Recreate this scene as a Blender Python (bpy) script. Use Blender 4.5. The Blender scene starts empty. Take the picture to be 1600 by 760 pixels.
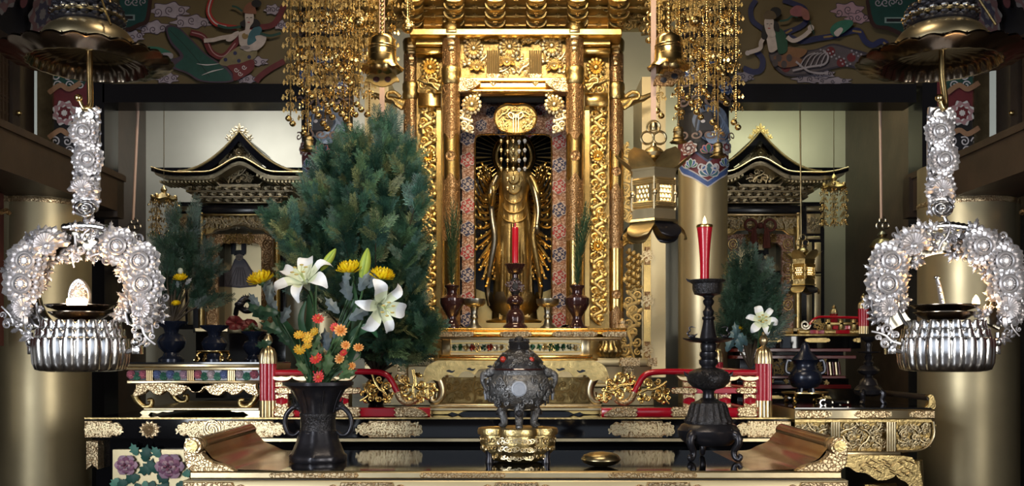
import bpy, math, random
from math import pi, sin, cos, radians
from mathutils import Vector, Matrix, Euler
V = Vector
SC = bpy.context.scene
COL = SC.collection
# ---------------------------------------------------------------- camera
F, CX, HY, EZ = 1500.0, 805.0, 555.0, 1.11      # focal length in pixels, principal point, eye height
cam = bpy.data.cameras.new('camera'); camo = bpy.data.objects.new('camera', cam); COL.objects.link(camo)
camo.location = (0, 0, EZ); camo.rotation_euler = (pi/2, 0, 0)
cam.sensor_width = 36; cam.lens = 36*F/1600
cam.shift_x = (800-CX)/1600; cam.shift_y = (HY-380)/1600
cam.clip_end = 60; SC.camera = camo
# ---------------------------------------------------------------- world, lamps, exposure
w = bpy.data.worlds.new('world'); SC.world = w; w.use_nodes = True
w.node_tree.nodes['Background'].inputs[0].default_value = (.75, .85, 1, 1)
w.node_tree.nodes['Background'].inputs[1].default_value = .7
def area(name, loc, target, size, size_y, power, color, spread=180):
    l = bpy.data.lights.new(name, 'AREA'); l.shape = 'RECTANGLE'; l.size = size; l.size_y = size_y
    l.energy = power; l.color = color; l.spread = radians(spread)
    o = bpy.data.objects.new(name, l); COL.objects.link(o); o.location = loc
    o.rotation_euler = (V(target)-V(loc)).to_track_quat('-Z', 'Y').to_euler()
    return o
area('daylight_door_left', (-2.55, .3, 1.45), (0, .9, 1.4), 2.2, 1.75, 190, (.90, .95, 1))
area('daylight_door_right', (2.55, .3, 1.45), (0, .9, 1.4), 1.9, 1.75, 115, (1, .97, .9))
area('niche_lamp_bright', (-1.75, 5.42, 2.72), (-1.55, 6.4, 1.9), 1.2, .12, 8, (.93, .95, 1))
area('niche_fill_green', (1.75, 5.42, 2.72), (1.6, 6.4, 1.9), 1.2, .12, 5.5, (.95, 1, .72))  # added fill light, brightens this niche wall and tints it green
area('ceiling_lamp_front', (0, 2.3, 3.3), (0, 5.0, 1.4), 1.3, .5, 24, (1, .83, .6), 120)
area('ceiling_lamp_shrine', (0, 4.25, 3.2), (0, 5.2, 1.3), 1.0, .3, 10, (1, .76, .42), 130)
SC.view_settings.view_transform = 'Standard'; SC.view_settings.look = 'None'
SC.view_settings.gamma = 1; SC.view_settings.exposure = 0.7; SC.view_settings.use_curve_mapping = False
SC.cycles.max_bounces = 8; SC.cycles.caustics_reflective = False; SC.cycles.caustics_refractive = False
SC.cycles.sample_clamp_indirect = 6.0
# ---------------------------------------------------------------- helpers
def P(x, y, Y): return V(((x-CX)*Y/F, Y, EZ+(HY-y)*Y/F))     # the point of the place seen at a pixel, Y metres away
def S(Y): return Y/F                                          # metres per pixel there
WM = {}
class MB:
    """collects shapes into one mesh"""
    def __init__(s): s.v = []; s.f = []; s.k = []; s.cl = []; s.m = 0; s.c = (1, 1, 1)
    def add(s, vs, fs):
        o = len(s.v); s.v += [tuple(v) for v in vs]
        for f in fs: s.f.append([i+o for i in f]); s.k.append(s.m); s.cl.append(s.c)
    def merge(s, b, M=None):
        o = len(s.v); s.v += [tuple(M @ V(v)) for v in b.v] if M is not None else b.v
        s.f += [[i+o for i in f] for f in b.f]; s.k += b.k; s.cl += b.cl
    def box(s, a, b):
        x0, y0, z0 = a; x1, y1, z1 = b
        s.add([(x0,y0,z0),(x1,y0,z0),(x1,y1,z0),(x0,y1,z0),(x0,y0,z1),(x1,y0,z1),(x1,y1,z1),(x0,y1,z1)],
              [(0,3,2,1),(4,5,6,7),(0,1,5,4),(1,2,6,5),(2,3,7,6),(3,0,4,7)])
        return s
    def bx(s, x0, y0, x1, y1, Ya, Yb):
        a = P(x0, y1, Ya); b = P(x1, y0, Ya); return s.box((a.x, Ya, a.z), (b.x, Yb, b.z))
    def bb(s, x0, y0, x1, y1, Ya, Yb, bev=2):                # bevelled box, bevel in pixels
        a = P(x0, y1, Ya); b = P(x1, y0, Ya); e = bev*S(Ya); e = min(e, (b.x-a.x)*.45, (b.z-a.z)*.45)
        vs = []
        for yy, i in ((Ya, e), (Ya+e, 0), (Yb, 0)):
            vs += [(a.x+i,yy,a.z+i),(b.x-i,yy,a.z+i),(b.x-i,yy,b.z-i),(a.x+i,yy,b.z-i)]
        fs = [(0,1,2,3),(11,10,9,8)]
        for l in (0, 4):
            for j in range(4): k = (j+1)%4; fs.append((l+j, l+4+j, l+4+k, l+k))
        s.add(vs, fs); return s
    def tube(s, pts, r, n=7, cap=True, sq=1.0, up=None):
        pts = [V(p) for p in pts]; N = len(pts)
        rr = r if isinstance(r, (list, tuple)) else [r]*N
        vs = []; t0 = None; nrm = None
        for i, p in enumerate(pts):
            t = (pts[min(i+1, N-1)]-pts[max(i-1, 0)])
            t = t.normalized() if t.length > 1e-9 else V((0, 0, 1))
            if nrm is None:
                a = V(up) if up else (V((0, 1, 0)) if abs(t.y) < .8 else V((1, 0, 0)))
                nrm = (a-t*a.dot(t)).normalized()
            else:
                nrm = nrm-t*nrm.dot(t)
                nrm = nrm.normalized() if nrm.length > 1e-6 else t.orthogonal().normalized()
            b = t.cross(nrm)
            for j in range(n):
                a = 2*pi*j/n; vs.append(p+(nrm*cos(a)*sq+b*sin(a))*rr[i])
        fs = []
        for i in range(N-1):
            for j in range(n):
                k = (j+1)%n; fs.append((i*n+j, i*n+k, (i+1)*n+k, (i+1)*n+j))
        if cap: fs.append(tuple(range(n-1, -1, -1))); fs.append(tuple(range((N-1)*n, N*n)))
        s.add(vs, fs); return s
    def lathe(s, c, prof, n=28, rf=None, sx=1, sy=1, cap=True):
        c = V(c); vs = []; N = len(prof)
        for i, (r, z) in enumerate(prof):
            for j in range(n):
                a = 2*pi*j/n; q = r; dz = 0
                if rf:
                    q = rf(a, i, r)
                    if isinstance(q, tuple): q, dz = q
                vs.append((c.x+q*cos(a)*sx, c.y+q*sin(a)*sy, c.z+z+dz))
        fs = []
        for i in range(N-1):
            for j in range(n):
                k = (j+1)%n; fs.append((i*n+j, i*n+k, (i+1)*n+k, (i+1)*n+j))
        if cap:
            if prof[0][0] > 1e-5: fs.append(tuple(range(n-1, -1, -1)))
            if prof[-1][0] > 1e-5: fs.append(tuple(range((N-1)*n, N*n)))
        s.add(vs, fs); return s
    def lp(s, x, Y, prof, n=28, **k):                         # lathe from (radius px, y px) pairs, top or bottom first
        q = S(Y); pr = [(r*q, EZ+(HY-y)*q) for r, y in prof]
        if pr[0][1] > pr[-1][1]: pr.reverse()
        return s.lathe(((x-CX)*q, Y, 0), pr, n, **k)
    def ball(s, c, r, n=12, m=8, sc=(1, 1, 1)):
        c = V(c); vs = [(c.x, c.y, c.z-r*sc[2])]; fs = []
        for i in range(1, m):
            b = -pi/2+pi*i/m
            for j in range(n):
                a = 2*pi*j/n; vs.append((c.x+r*sc[0]*cos(b)*cos(a), c.y+r*sc[1]*cos(b)*sin(a), c.z+r*sc[2]*sin(b)))
        vs.append((c.x, c.y, c.z+r*sc[2])); L = len(vs)-1
        for j in range(n):
            k = (j+1)%n; fs.append((0, 1+k, 1+j)); fs.append((L, 1+(m-2)*n+j, 1+(m-2)*n+k))
            for i in range(m-2): fs.append((1+i*n+j, 1+i*n+k, 1+(i+1)*n+k, 1+(i+1)*n+j))
        s.add(vs, fs); return s
    def prism(s, poly, Ya, Yb, dome=0):                       # polygon of pixels at depth Ya, as thick as Yb-Ya
        a = [P(x, y, Ya) for x, y in poly]; n = len(a)
        ar = sum(a[i].x*a[(i+1)%n].z-a[(i+1)%n].x*a[i].z for i in range(n))
        if ar < 0: a.reverse()
        return s.slab(a, Yb-Ya, dome)
    def slab(s, a, t, e=0):                                   # a: counter-clockwise points seen from the front; e: bevel in metres
        a = [p for i, p in enumerate(a) if (p-a[i-1]).length > 1e-5]; n = len(a); fs = []
        if e:
            cen = sum(a, V())/n; f = []
            for i in range(n):
                d1 = (a[i]-a[i-1]).normalized(); d2 = (a[(i+1)%n]-a[i]).normalized()
                nn = V((-(d1.z+d2.z), 0, d1.x+d2.x)); nn = nn.normalized() if nn.length > 1e-6 else V()
                f.append(a[i]+nn*e)
            vs = f+[p+V((0, e, 0)) for p in a]+[p+V((0, t, 0)) for p in a]; L = 3
        else: vs = a+[p+V((0, t, 0)) for p in a]; L = 2
        fs = [tuple(range(n)), tuple(range(L*n-1, (L-1)*n-1, -1))]
        for l in range(L-1):
            for i in range(n): k = (i+1)%n; fs.append((l*n+i, (l+1)*n+i, (l+1)*n+k, l*n+k))
        s.add(vs, fs); return s
    def grid(s, fn, nu, nv):
        vs = [fn(i/nu, j/nv) for i in range(nu+1) for j in range(nv+1)]
        fs = [(i*(nv+1)+j, (i+1)*(nv+1)+j, (i+1)*(nv+1)+j+1, i*(nv+1)+j+1) for i in range(nu) for j in range(nv)]
        s.add(vs, fs); return s
def mesh(mb, name, mats, smooth=45):
    me = bpy.data.meshes.new(name); me.from_pydata(mb.v, [], mb.f)
    for m in (mats if isinstance(mats, (list, tuple)) else [mats]): me.materials.append(M[m] if isinstance(m, str) else m)
    me.polygons.foreach_set('material_index', mb.k)
    if len(set(mb.cl)) > 1 or (mb.cl and mb.cl[0] != (1, 1, 1)):
        at = me.color_attributes.new('Col', 'FLOAT_COLOR', 'CORNER'); d = []
        for f, c in zip(mb.f, mb.cl): d += (list(c)+[1])*len(f)
        at.data.foreach_set('color', d)
    if smooth:
        me.polygons.foreach_set('use_smooth', [True]*len(mb.f)); me.update()
        me.set_sharp_from_angle(angle=radians(smooth))
    me.update(); return me
def link(name, data, par=None, mat=None):
    o = bpy.data.objects.new(name, data); COL.objects.link(o)
    mw = mat if mat is not None else Matrix(); o.matrix_basis = mw
    if par is not None:
        o.parent = par; o.matrix_parent_inverse = WM[par.name].inverted()
    WM[o.name] = mw.copy(); return o
def ob(name, mb, mats, par=None, smooth=45): return link(name, mesh(mb, name, mats, smooth), par)
def tag(o, label=None, cat=None, group=None, kind=None):
    if label: o['label'] = label
    if cat: o['category'] = cat
    if group: o['group'] = group
    if kind: o['kind'] = kind
    return o
def thing(name, label, cat, loc, group=None):
    return tag(link(name, None, None, Matrix.Translation(V(loc))), label, cat, group)
def struct(name, mb, mats, smooth=45, label=None):
    return tag(ob(name, mb, mats, None, smooth), label, kind='structure')
def inst(me, name, par, loc, rot=(0, 0, 0), sc=1):
    s = sc if isinstance(sc, (tuple, list)) else (sc,)*3
    return link(name, me, par, Matrix.LocRotScale(V(loc), Euler(rot), V(s)))
LIBM = {}
def lib(kind, mat):
    k = (kind, mat)
    if k not in LIBM: LIBM[k] = mesh(GEN[kind](), kind, mat, 50)
    return LIBM[k]
def put(kind, mat, name, par, x, y, Y, r, roll=0, dy=1.0, flip=False):   # a piece of a carving, r pixels in radius
    q = r*S(Y); return inst(lib(kind, mat), name, par, P(x, y, Y), (0, roll, 0), (-q if flip else q, q*dy, q))
def cr(pts, n=6, closed=False):                               # smooth curve through points
    pts = [V(p) for p in pts]; N = len(pts); out = []
    for i in range(N if closed else N-1):
        g = (lambda k: pts[k % N]) if closed else (lambda k: pts[max(0, min(N-1, k))])
        a, b, c, d = g(i-1), g(i), g(i+1), g(i+2)
        for j in range(n):
            t = j/n
            out.append(.5*((2*b)+(c-a)*t+(2*a-5*b+4*c-d)*t*t+(3*b-a-3*c+d)*t**3))
    if not closed: out.append(pts[-1])
    return out
def c2(pts, n=6, closed=True): return [(p.x, p.y) for p in cr([(x, y, 0) for x, y in pts], n, closed)]
def lerp(a, b, t): return a+(b-a)*t
# ---------------------------------------------------------------- materials
M = {}
def mat(name, col, rough=.5, metal=0.0, bump=0, bscale=40, var=0, vscale=6, kind='noise', emit=0, attr=False, coat=0, detail=3, dist=0, engr=0, spec=None, trans=0, col2=None, rvar=0, sheen=0):
    m = bpy.data.materials.new(name); M[name] = m; m.use_nodes = True; nt = m.node_tree; b = nt.nodes['Principled BSDF']; L = nt.links.new
    def nd(t, **k):
        n = nt.nodes.new(t)
        for a, v in k.items():
            if a in n.inputs: n.inputs[a].default_value = v
            else: setattr(n, a, v)
        return n
    b.inputs['Base Color'].default_value = (*col, 1); b.inputs['Roughness'].default_value = rough; b.inputs['Metallic'].default_value = metal
    if coat: b.inputs['Coat Weight'].default_value = coat; b.inputs['Coat Roughness'].default_value = .08
    if spec is not None: b.inputs['Specular IOR Level'].default_value = spec
    if trans: b.inputs['Transmission Weight'].default_value = trans
    if emit: b.inputs['Emission Color'].default_value = (*col, 1); b.inputs['Emission Strength'].default_value = emit
    tc = nd('ShaderNodeTexCoord')
    src = None
    if attr: a = nd('ShaderNodeAttribute'); a.attribute_name = 'Col'; src = a.outputs['Color']
    if var:
        n = nd('ShaderNodeTexNoise', Scale=vscale, Detail=4.0); L(tc.outputs['Object'], n.inputs['Vector'])
        r = nd('ShaderNodeMapRange'); r.inputs['From Min'].default_value = .3; r.inputs['From Max'].default_value = .7
        L(n.outputs['Fac'], r.inputs['Value'])
        mx = nd('ShaderNodeMix', data_type='RGBA'); L(r.outputs['Result'], mx.inputs[0])
        c2_ = col2 or tuple(c*(1-var) for c in col)
        if src:
            h = nd('ShaderNodeHueSaturation'); L(src, h.inputs['Color']); h.inputs['Value'].default_value = 1-var
            L(src, mx.inputs[6]); L(h.outputs['Color'], mx.inputs[7])
        else: mx.inputs[6].default_value = (*col, 1); mx.inputs[7].default_value = (*c2_, 1)
        src = mx.outputs[2]
        if rvar:
            r2 = nd('ShaderNodeMapRange'); L(n.outputs['Fac'], r2.inputs['Value']); r2.inputs['To Min'].default_value = max(.03, rough-rvar); r2.inputs['To Max'].default_value = rough+rvar
            L(r2.outputs['Result'], b.inputs['Roughness'])
    if engr:                                                  # chased arabesque: dark lines cut into the metal
        n = nd('ShaderNodeTexNoise', Scale=engr*.6, Detail=2.0); L(tc.outputs['Object'], n.inputs['Vector'])
        mxv = nd('ShaderNodeMix', data_type='RGBA'); mxv.blend_type = 'LINEAR_LIGHT'; mxv.inputs[0].default_value = .9/engr; L(tc.outputs['Object'], mxv.inputs[6]); L(n.outputs['Color'], mxv.inputs[7])
        vo = nd('ShaderNodeTexVoronoi', Scale=float(engr), feature='DISTANCE_TO_EDGE'); L(mxv.outputs[2], vo.inputs['Vector'])
        r = nd('ShaderNodeMapRange'); r.inputs['From Min'].default_value = .02; r.inputs['From Max'].default_value = .12; L(vo.outputs['Distance'], r.inputs['Value'])
        mx = nd('ShaderNodeMix', data_type='RGBA'); L(r.outputs['Result'], mx.inputs[0]); mx.inputs[6].default_value = (col[0]*.5, col[1]*.42, col[2]*.36, 1)
        if src: L(src, mx.inputs[7])
        else: mx.inputs[7].default_value = (*col, 1)
        src = mx.outputs[2]
        bp = nd('ShaderNodeBump', Strength=.8, Distance=.003); L(r.outputs['Result'], bp.inputs['Height']); L(bp.outputs['Normal'], b.inputs['Normal'])
    if src: L(src, b.inputs['Base Color'])
    if bump and not engr:
        if kind == 'vor': n = nd('ShaderNodeTexVoronoi', Scale=bscale); o = n.outputs['Distance']
        elif kind == 'wave': n = nd('ShaderNodeTexWave', Scale=bscale, Distortion=dist or 8.0, Detail=2.0); n.inputs['Detail Scale'].default_value = 1.5; o = n.outputs['Fac']; n.wave_type = 'RINGS'; n.rings_direction = 'SPHERICAL'
        else: n = nd('ShaderNodeTexNoise', Scale=bscale, Detail=float(detail)); n.inputs['Distortion'].default_value = dist; o = n.outputs['Fac']
        L(tc.outputs['Object'], n.inputs['Vector'])
        bp = nd('ShaderNodeBump', Strength=bump, Distance=.004); L(o, bp.inputs['Height']); L(bp.outputs['Normal'], b.inputs['Normal'])
    return m
mat('gold', (.82, .56, .20), .25, 1, .12, 30, .25, 9)
mat('gold_carved', (.80, .57, .22), .3, 1, .2, 70, .3, 20, dist=1.5)
mat('gold_pale', (.74, .60, .36), .34, 1, .15, 25, .2, 7)
mat('gold_flat', (.74, .62, .37), .42, .8, .06, 12, .12, 4)
mat('gold_engraved', (.78, .60, .36), .36, 1, 0, 55, .25, 40, engr=95)
mat('gold_antique', (.62, .46, .20), .34, 1, .5, 60, .4, 16, dist=1.2)
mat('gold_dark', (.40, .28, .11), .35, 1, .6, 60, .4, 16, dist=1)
mat('gold_column', (.55, .46, .28), .42, .8, .05, 8, .25, 3, rvar=.08)
mat('gold_wall', (.56, .53, .41), .45, .5, .03, 6, .2, 2, rvar=.08)
mat('copper_engraved', (.52, .33, .17), .38, 1, 0, 70, .3, 50, engr=95)
mat('brass', (.72, .53, .24), .25, 1, .08, 20, .2, 10)
mat('brass_aged', (.45, .36, .20), .3, 1, .25, 60, .4, 14)
mat('silver', (.80, .78, .77), .2, 1, .06, 40, .2, 30)
mat('silver_carved', (.72, .68, .68), .36, .8, .1, 60, .2, 45)
mat('pewter', (.40, .37, .30), .3, 1, .2, 50, .3, 14)
mat('smoke_metal', (.25, .20, .15), .2, 1, .03, 10, .4, 5)
mat('bronze_dark', (.035, .033, .04), .3, .6, .15, 60, .4, 20, spec=.6)
mat('bronze_relief', (.045, .042, .045), .33, .6, 1.0, 90, .5, 40, dist=2, spec=.6)
mat('bronze_grey', (.24, .235, .235), .38, .8, 1.0, 60, .5, 60, dist=3)
mat('bronze_red', (.055, .02, .018), .18, .3, .05, 30, .3, 9, coat=.5)
mat('lacquer', (.003, .003, .004), .06, 0, 0, 1, 0, 1, spec=.4)
mat('lacquer_matt', (.008, .008, .011), .25, 0, 0, 1, 0, 1)
mat('lacquer_red', (.42, .006, .02), .16, 0, .02, 20, .2, 6, coat=.5)
mat('lacquer_maroon', (.10, .008, .01), .25, 0, .02, 20, .3, 6)
mat('candle', (.45, .006, .02), .25, 0, 0, 1, .15, 20, coat=.2)
mat('wood_gold', (.36, .20, .07), .22, .75, .1, 14, .5, 8, rvar=.08, col2=(.2, .1, .035))
mat('wood_dark', (.03, .019, .013), .45, 0, .2, 30, .4, 8)
mat('wood_brown', (.06, .035, .02), .5, 0, .2, 30, .4, 8)
mat('curtain', (.09, .018, .012), .8, 0, .2, 60, .3, 20)
mat('white_paper', (.75, .78, .82), .7)
mat('plaster_dark', (.05, .045, .04), .8, 0, .1, 12, .3, 3)
mat('floor_wood', (.035, .024, .016), .35, 0, .1, 20, .3, 5)
mat('painted', (1, 1, 1), .55, 0, .12, 40, .25, 25, attr=True)
mat('painted_metal', (1, 1, 1), .3, .9, .4, 60, .3, 25, attr=True)
mat('petal', (1, 1, 1), .5, 0, .1, 60, .12, 30, attr=True)
mat('leaf', (1, 1, 1), .45, 0, .2, 50, .4, 30, attr=True)
mat('mural_ground', (.15, .115, .06), .55, .25, .1, 12, .25, 3)
mat('brocade', (.40, .17, .09), .55, .1, .3, 120, .55, 45, dist=2, col2=(.52, .40, .33), engr=60)
mat('lit_glass', (1, .70, .30), .4, emit=5)
mat('flame', (1, .62, .25), .4, emit=28)
mat('bulb', (1, .78, .42), .3, emit=1.2)
mat('cord_pink', (.62, .42, .32), .6, .2)
mat('bark', (.05, .035, .02), .8, 0, .5, 40, .4, 15)
mat('gem', (.35, .02, .01), .08, 0, coat=.5)
mat('stone_pale', (.33, .35, .40), .35, 0, .4, 60, .2, 30)
mat('steel_blue', (.012, .016, .032), .25, .3)
mat('gold_chased', (.90, .66, .27), .34, 1, .35, 60, .3, 45, dist=2)
mat('silver_leaf', (.50, .47, .48), .36, .85, .1, 60, .3, 45)  # darker than the flowers: shade in the gaps put into the leaf colour
mat('gilt_petal', (.50, .35, .14), .38, .55, .2, 40, .4, 18)
mat('bronze_gold', (.40, .33, .21), .32, 1, .3, 60, .4, 16, dist=1)
# ---------------------------------------------------------------- carving vocabulary, unit size, facing -Y
def petal(mb, a, r0, r1, w, h, y0=0, tip=.15):
    L = r1-r0; u = V((cos(a), 0, sin(a))); t = V((-sin(a), 0, cos(a))); y = V((0, -1, 0))
    q = lambda l, s, z: u*(r0+l*L)+t*(s*w)+y*(y0+z)
    mb.add([q(0, 0, 0), q(.35, -.42, h*.3), q(.8, -.5, h*.45), q(1, 0, h*tip), q(.8, .5, h*.45), q(.35, .42, h*.3), q(.3, 0, h*.8), q(.78, 0, h)],
           [(0, 6, 1), (1, 6, 7, 2), (2, 7, 3), (0, 5, 6), (5, 4, 7, 6), (4, 3, 7)])
def g_chrys(n=13):
    b = MB()
    for i in range(n): petal(b, 2*pi*i/n, .2, 1, .36, .2)
    for i in range(n): petal(b, 2*pi*(i+.5)/n, .15, .74, .27, .2, .14)
    b.ball((0, -.2, 0), .26, 10, 6, (1, .6, 1)); return b
def g_sunflower(n=15):
    b = MB()
    for i in range(n): petal(b, 2*pi*i/n, .38, 1.0+.06*(i % 2), .40, .26, -.02, .5)
    for i in range(n): petal(b, 2*pi*(i+.5)/n, .36, .82, .3, .22, .12, .6)
    b.tube([(.40*cos(a), -.27, .40*sin(a)) for a in [2*pi*i/20 for i in range(21)]], .085, 6, False)
    b.ball((0, -.2, 0), .33, 14, 6, (1, .7, 1))
    for i in range(12): a = 2*pi*i/12; b.ball((.2*cos(a), -.4, .2*sin(a)), .05, 5, 4)
    return b
def g_mum():                                                  # a bloom seen half from the side, petals in a fan
    b = MB()
    for i in range(15): petal(b, radians(-15+210*i/14), .1, 1-.1*(i % 2), .3, .28, .05*(i % 3))
    for i in range(11): petal(b, radians(10+160*i/10), .05, .68, .26, .26, .25)
    for i in range(7): petal(b, radians(190+160*i/6), .05, .5, .26, .3, .15)
    b.ball((0, -.25, -.02), .24, 10, 6, (1, .8, .8)); return b
def spiral(cx, cz, r0, r1, a0, turns, n=14):
    return [(cx+lerp(r0, r1, i/n)*cos(a0+turns*2*pi*i/n), 0, cz+lerp(r0, r1, i/n)*sin(a0+turns*2*pi*i/n)) for i in range(n+1)]
def curl(b, x, z, r, a0, turns, rad, lift=0):
    p = spiral(x, z, r, r*.22, a0, turns)
    p = [(q[0], -lift-.12*i/len(p), q[2]) for i, q in enumerate(p)]
    b.tube(p, [rad*(1-.6*i/len(p)) for i in range(len(p))], 6, True, .8)
    b.ball(p[-1], rad*.75, 7, 5)
def lobeleaf(b, x, z, ang, L, W, y0=0, lobes=3):
    u = V((cos(ang), 0, sin(ang))); t = V((-sin(ang), 0, cos(ang))); c = V((x, -y0, z)); mid = []; l = []; r = []
    n = lobes*2+1
    for i in range(n+1):
        k = i/n; wd = W*sin(pi*min(1, k*.9+.1))*(1 if i % 2 else .6)*(0 if i == n else 1)
        bow = -.18*L*sin(pi*k); mid.append(c+u*(k*L)+V((0, bow-.02, 0)))
        l.append(c+u*(k*L+.08*L*(i % 2))+t*wd+V((0, bow*.35, 0))); r.append(c+u*(k*L+.08*L*(i % 2))-t*wd+V((0, bow*.35, 0)))
    vs = mid+l+r; N = n+1; fs = []
    for i in range(n): fs += [(i, i+1, N+i+1, N+i), (i, 2*N+i, 2*N+i+1, i+1)]
    b.add(vs, fs)
def g_scroll():
    b = MB()
    s = cr([(-.95, 0, -.75), (-.4, -.1, -.15), (.1, -.12, .05), (.55, -.1, .45), (.9, 0, .9)], 5)
    b.tube(s, [.13-.05*i/len(s) for i in range(len(s))], 6, True, .8)
    curl(b, -.45, .35, .42, -1.2, 1.25, .13, .06); curl(b, .55, -.3, .45, 2.0, -1.3, .14, .05); curl(b, .25, .72, .26, 3.6, 1.2, .1, .1)
    curl(b, -.15, -.68, .28, .8, -1.2, .1, .1)
    lobeleaf(b, -.8, -.5, 1.9, .7, .22, .05); lobeleaf(b, .75, .5, -.9, .6, .2, .05); lobeleaf(b, .1, -.1, -1.2, .6, .18, .12); lobeleaf(b, -.1, .1, 2.4, .55, .2, .1)
    return b
def g_acanthus():                                             # tall leaf scroll for posts and brackets, grows along +Z
    b = MB()
    s = cr([(.3, 0, -1), (-.3, -.1, -.55), (.3, -.12, 0), (-.25, -.1, .5), (.2, 0, 1)], 5)
    b.tube(s, [.13]*len(s), 6, True, .8)
    for x, z, a, d in ((.22, -.62, .6, 1), (-.3, -.1, 2.6, -1), (.3, .42, .6, 1), (-.2, .85, 2.6, -1)): curl(b, x, z, .3, a+pi, -1.2*d, .12, .08)
    for x, z, a in ((-.25, -.7, 2.2), (.25, -.25, .9), (-.25, .3, 2.2), (.2, .75, .9), (0, -.95, 1.2)): lobeleaf(b, x, z, a, .55, .2, .12)
    return b
def g_leafspray():
    b = MB()
    for a, L in ((pi/2, 1), (pi/2+.8, .85), (pi/2-.8, .85), (pi/2+1.6, .6), (pi/2-1.6, .6)): lobeleaf(b, 0, 0, a, L, .24, .05, 4)
    return b
def g_bud():
    b = MB(); b.ball((0, -.2, 0), .45, 9, 7, (.8, .8, 1.1))
    for i in range(5): petal(b, pi/2+(i-2)*.5, 0, .8, .3, .5)
    return b
def g_pendant():                                              # one openwork link of a hanging ornament
    b = MB()
    for i in range(3):
        a = 2*pi*i/3+.3; M_ = Matrix.Rotation(a, 4, 'Z'); c = MB()
        p = cr([(0, 0, .55), (.35, 0, .75), (.62, 0, .45), (.38, 0, .05), (.75, 0, -.15), (.95, 0, .12)], 3)
        c.tube(p, [.085]*len(p), 4, True, 1, (0, 1, 0))
        c.tube(spiral(.36, .36, .2, .1, 0, 1, 7), .06, 4, False)
        c.add([(.95, 0, .1), (.74, -.03, -.35), (.95, -.07, -.62), (1.16, -.03, -.35), (.95, .06, -.3)], [(0, 1, 4), (0, 4, 3), (1, 2, 4), (4, 2, 3), (0, 3, 2, 1)])
        c.add([(.45, 0, .0), (.3, -.03, -.3), (.45, -.07, -.5), (.6, -.03, -.3), (.45, .05, -.25)], [(0, 1, 4), (0, 4, 3), (1, 2, 4), (4, 2, 3), (0, 3, 2, 1)])
        b.merge(c, M_)
    for z in (.8, .4, 0, -.4): b.ball((0, 0, z), .11, 6, 4)
    return b
def g_round_bell():
    b = MB(); b.ball((0, 0, 0), 1, 14, 10, (1, 1, .95)); b.lathe((0, 0, 0), [(1.0, -.12), (1.08, 0), (1.0, .12)], 14, cap=False)
    b.tube([(.3*cos(a), 0, 1.15+.3*sin(a)) for a in [2*pi*i/8 for i in range(9)]], .09, 5, False); return b
def g_bell():
    b = MB(); b.lathe((0, 0, 0), [(.9, -1), (.55, -.7), (.5, .1), (.55, .35), (.4, .6), (.1, .7), (0, .7)], 16, rf=lambda a, i, r: r*(1+(.1*cos(8*a) if i == 0 else 0)), cap=False)
    b.lathe((0, 0, 0), [(.56, .1), (.6, .15), (.56, .2)], 16, cap=False); b.lathe((0, 0, 0), [(.58, -.62), (.64, -.56), (.56, -.5)], 16, cap=False)
    b.ball((0, 0, .85), .16, 8, 6); return b
def g_block():                                                # boat-shaped bearing block of a bracket cluster
    b = MB(); b.lathe((0, 0, 0), [(.75, -.6), (1.0, -.1), (1.414, .05), (1.414, .6)], 4, sx=.75, sy=.75)
    b.v = [tuple(Matrix.Rotation(pi/4, 3, 'Z') @ V(v)) for v in b.v]; return b
def g_daisy():
    b = MB()
    for i in range(13): petal(b, 2*pi*i/13, .15, 1, .42, .12, 0, 1.2)
    for i in range(9): petal(b, 2*pi*i/9, .1, .66, .38, .12, .12, 1.2)
    return b
GEN = dict(chrys=g_chrys, sunflower=g_sunflower, mum=g_mum, scroll=g_scroll, acanthus=g_acanthus, leafspray=g_leafspray, bud=g_bud,
           pendant=g_pendant, round_bell=g_round_bell, bell=g_bell, block=g_block, daisy=g_daisy)
RC = random.Random(11)
def carve(par, x0, y0, x1, y1, Y, m='gold_carved', fl=True, size=None, seed=1, fmat=None, dy=.7):
    """fills a pixel rectangle with separate carved scrolls, leaves and flowers"""
    g = random.Random(seed); w, h = x1-x0, y1-y0; s = size or min(w, h)*.5
    nx, ny = max(1, round(w/(1.7*s))), max(1, round(h/(1.7*s)))
    for i in range(nx):
        for j in range(ny):
            x = x0+w*(i+.5)/nx; y = y0+h*(j+.5)/ny
            put('scroll', m, 'carved_scroll', par, x, y, Y, max(w/nx, 1)*.52 if w/nx < h/ny*1.4 else h/ny*.6, g.uniform(-.4, .4)+pi*(j % 2), dy, (i+j) % 2)
    if fl:
        for k in range(max(1, int(nx*ny*.9))):
            put(g.choice(['chrys', 'chrys', 'mum', 'leafspray']), fmat or m, 'carved_flower', par, g.uniform(x0+s*.5, x1-s*.5), g.uniform(y0+s*.4, y1-s*.4), Y-.006, s*g.uniform(.45, .62), g.uniform(-.5, .5), dy)
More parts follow.
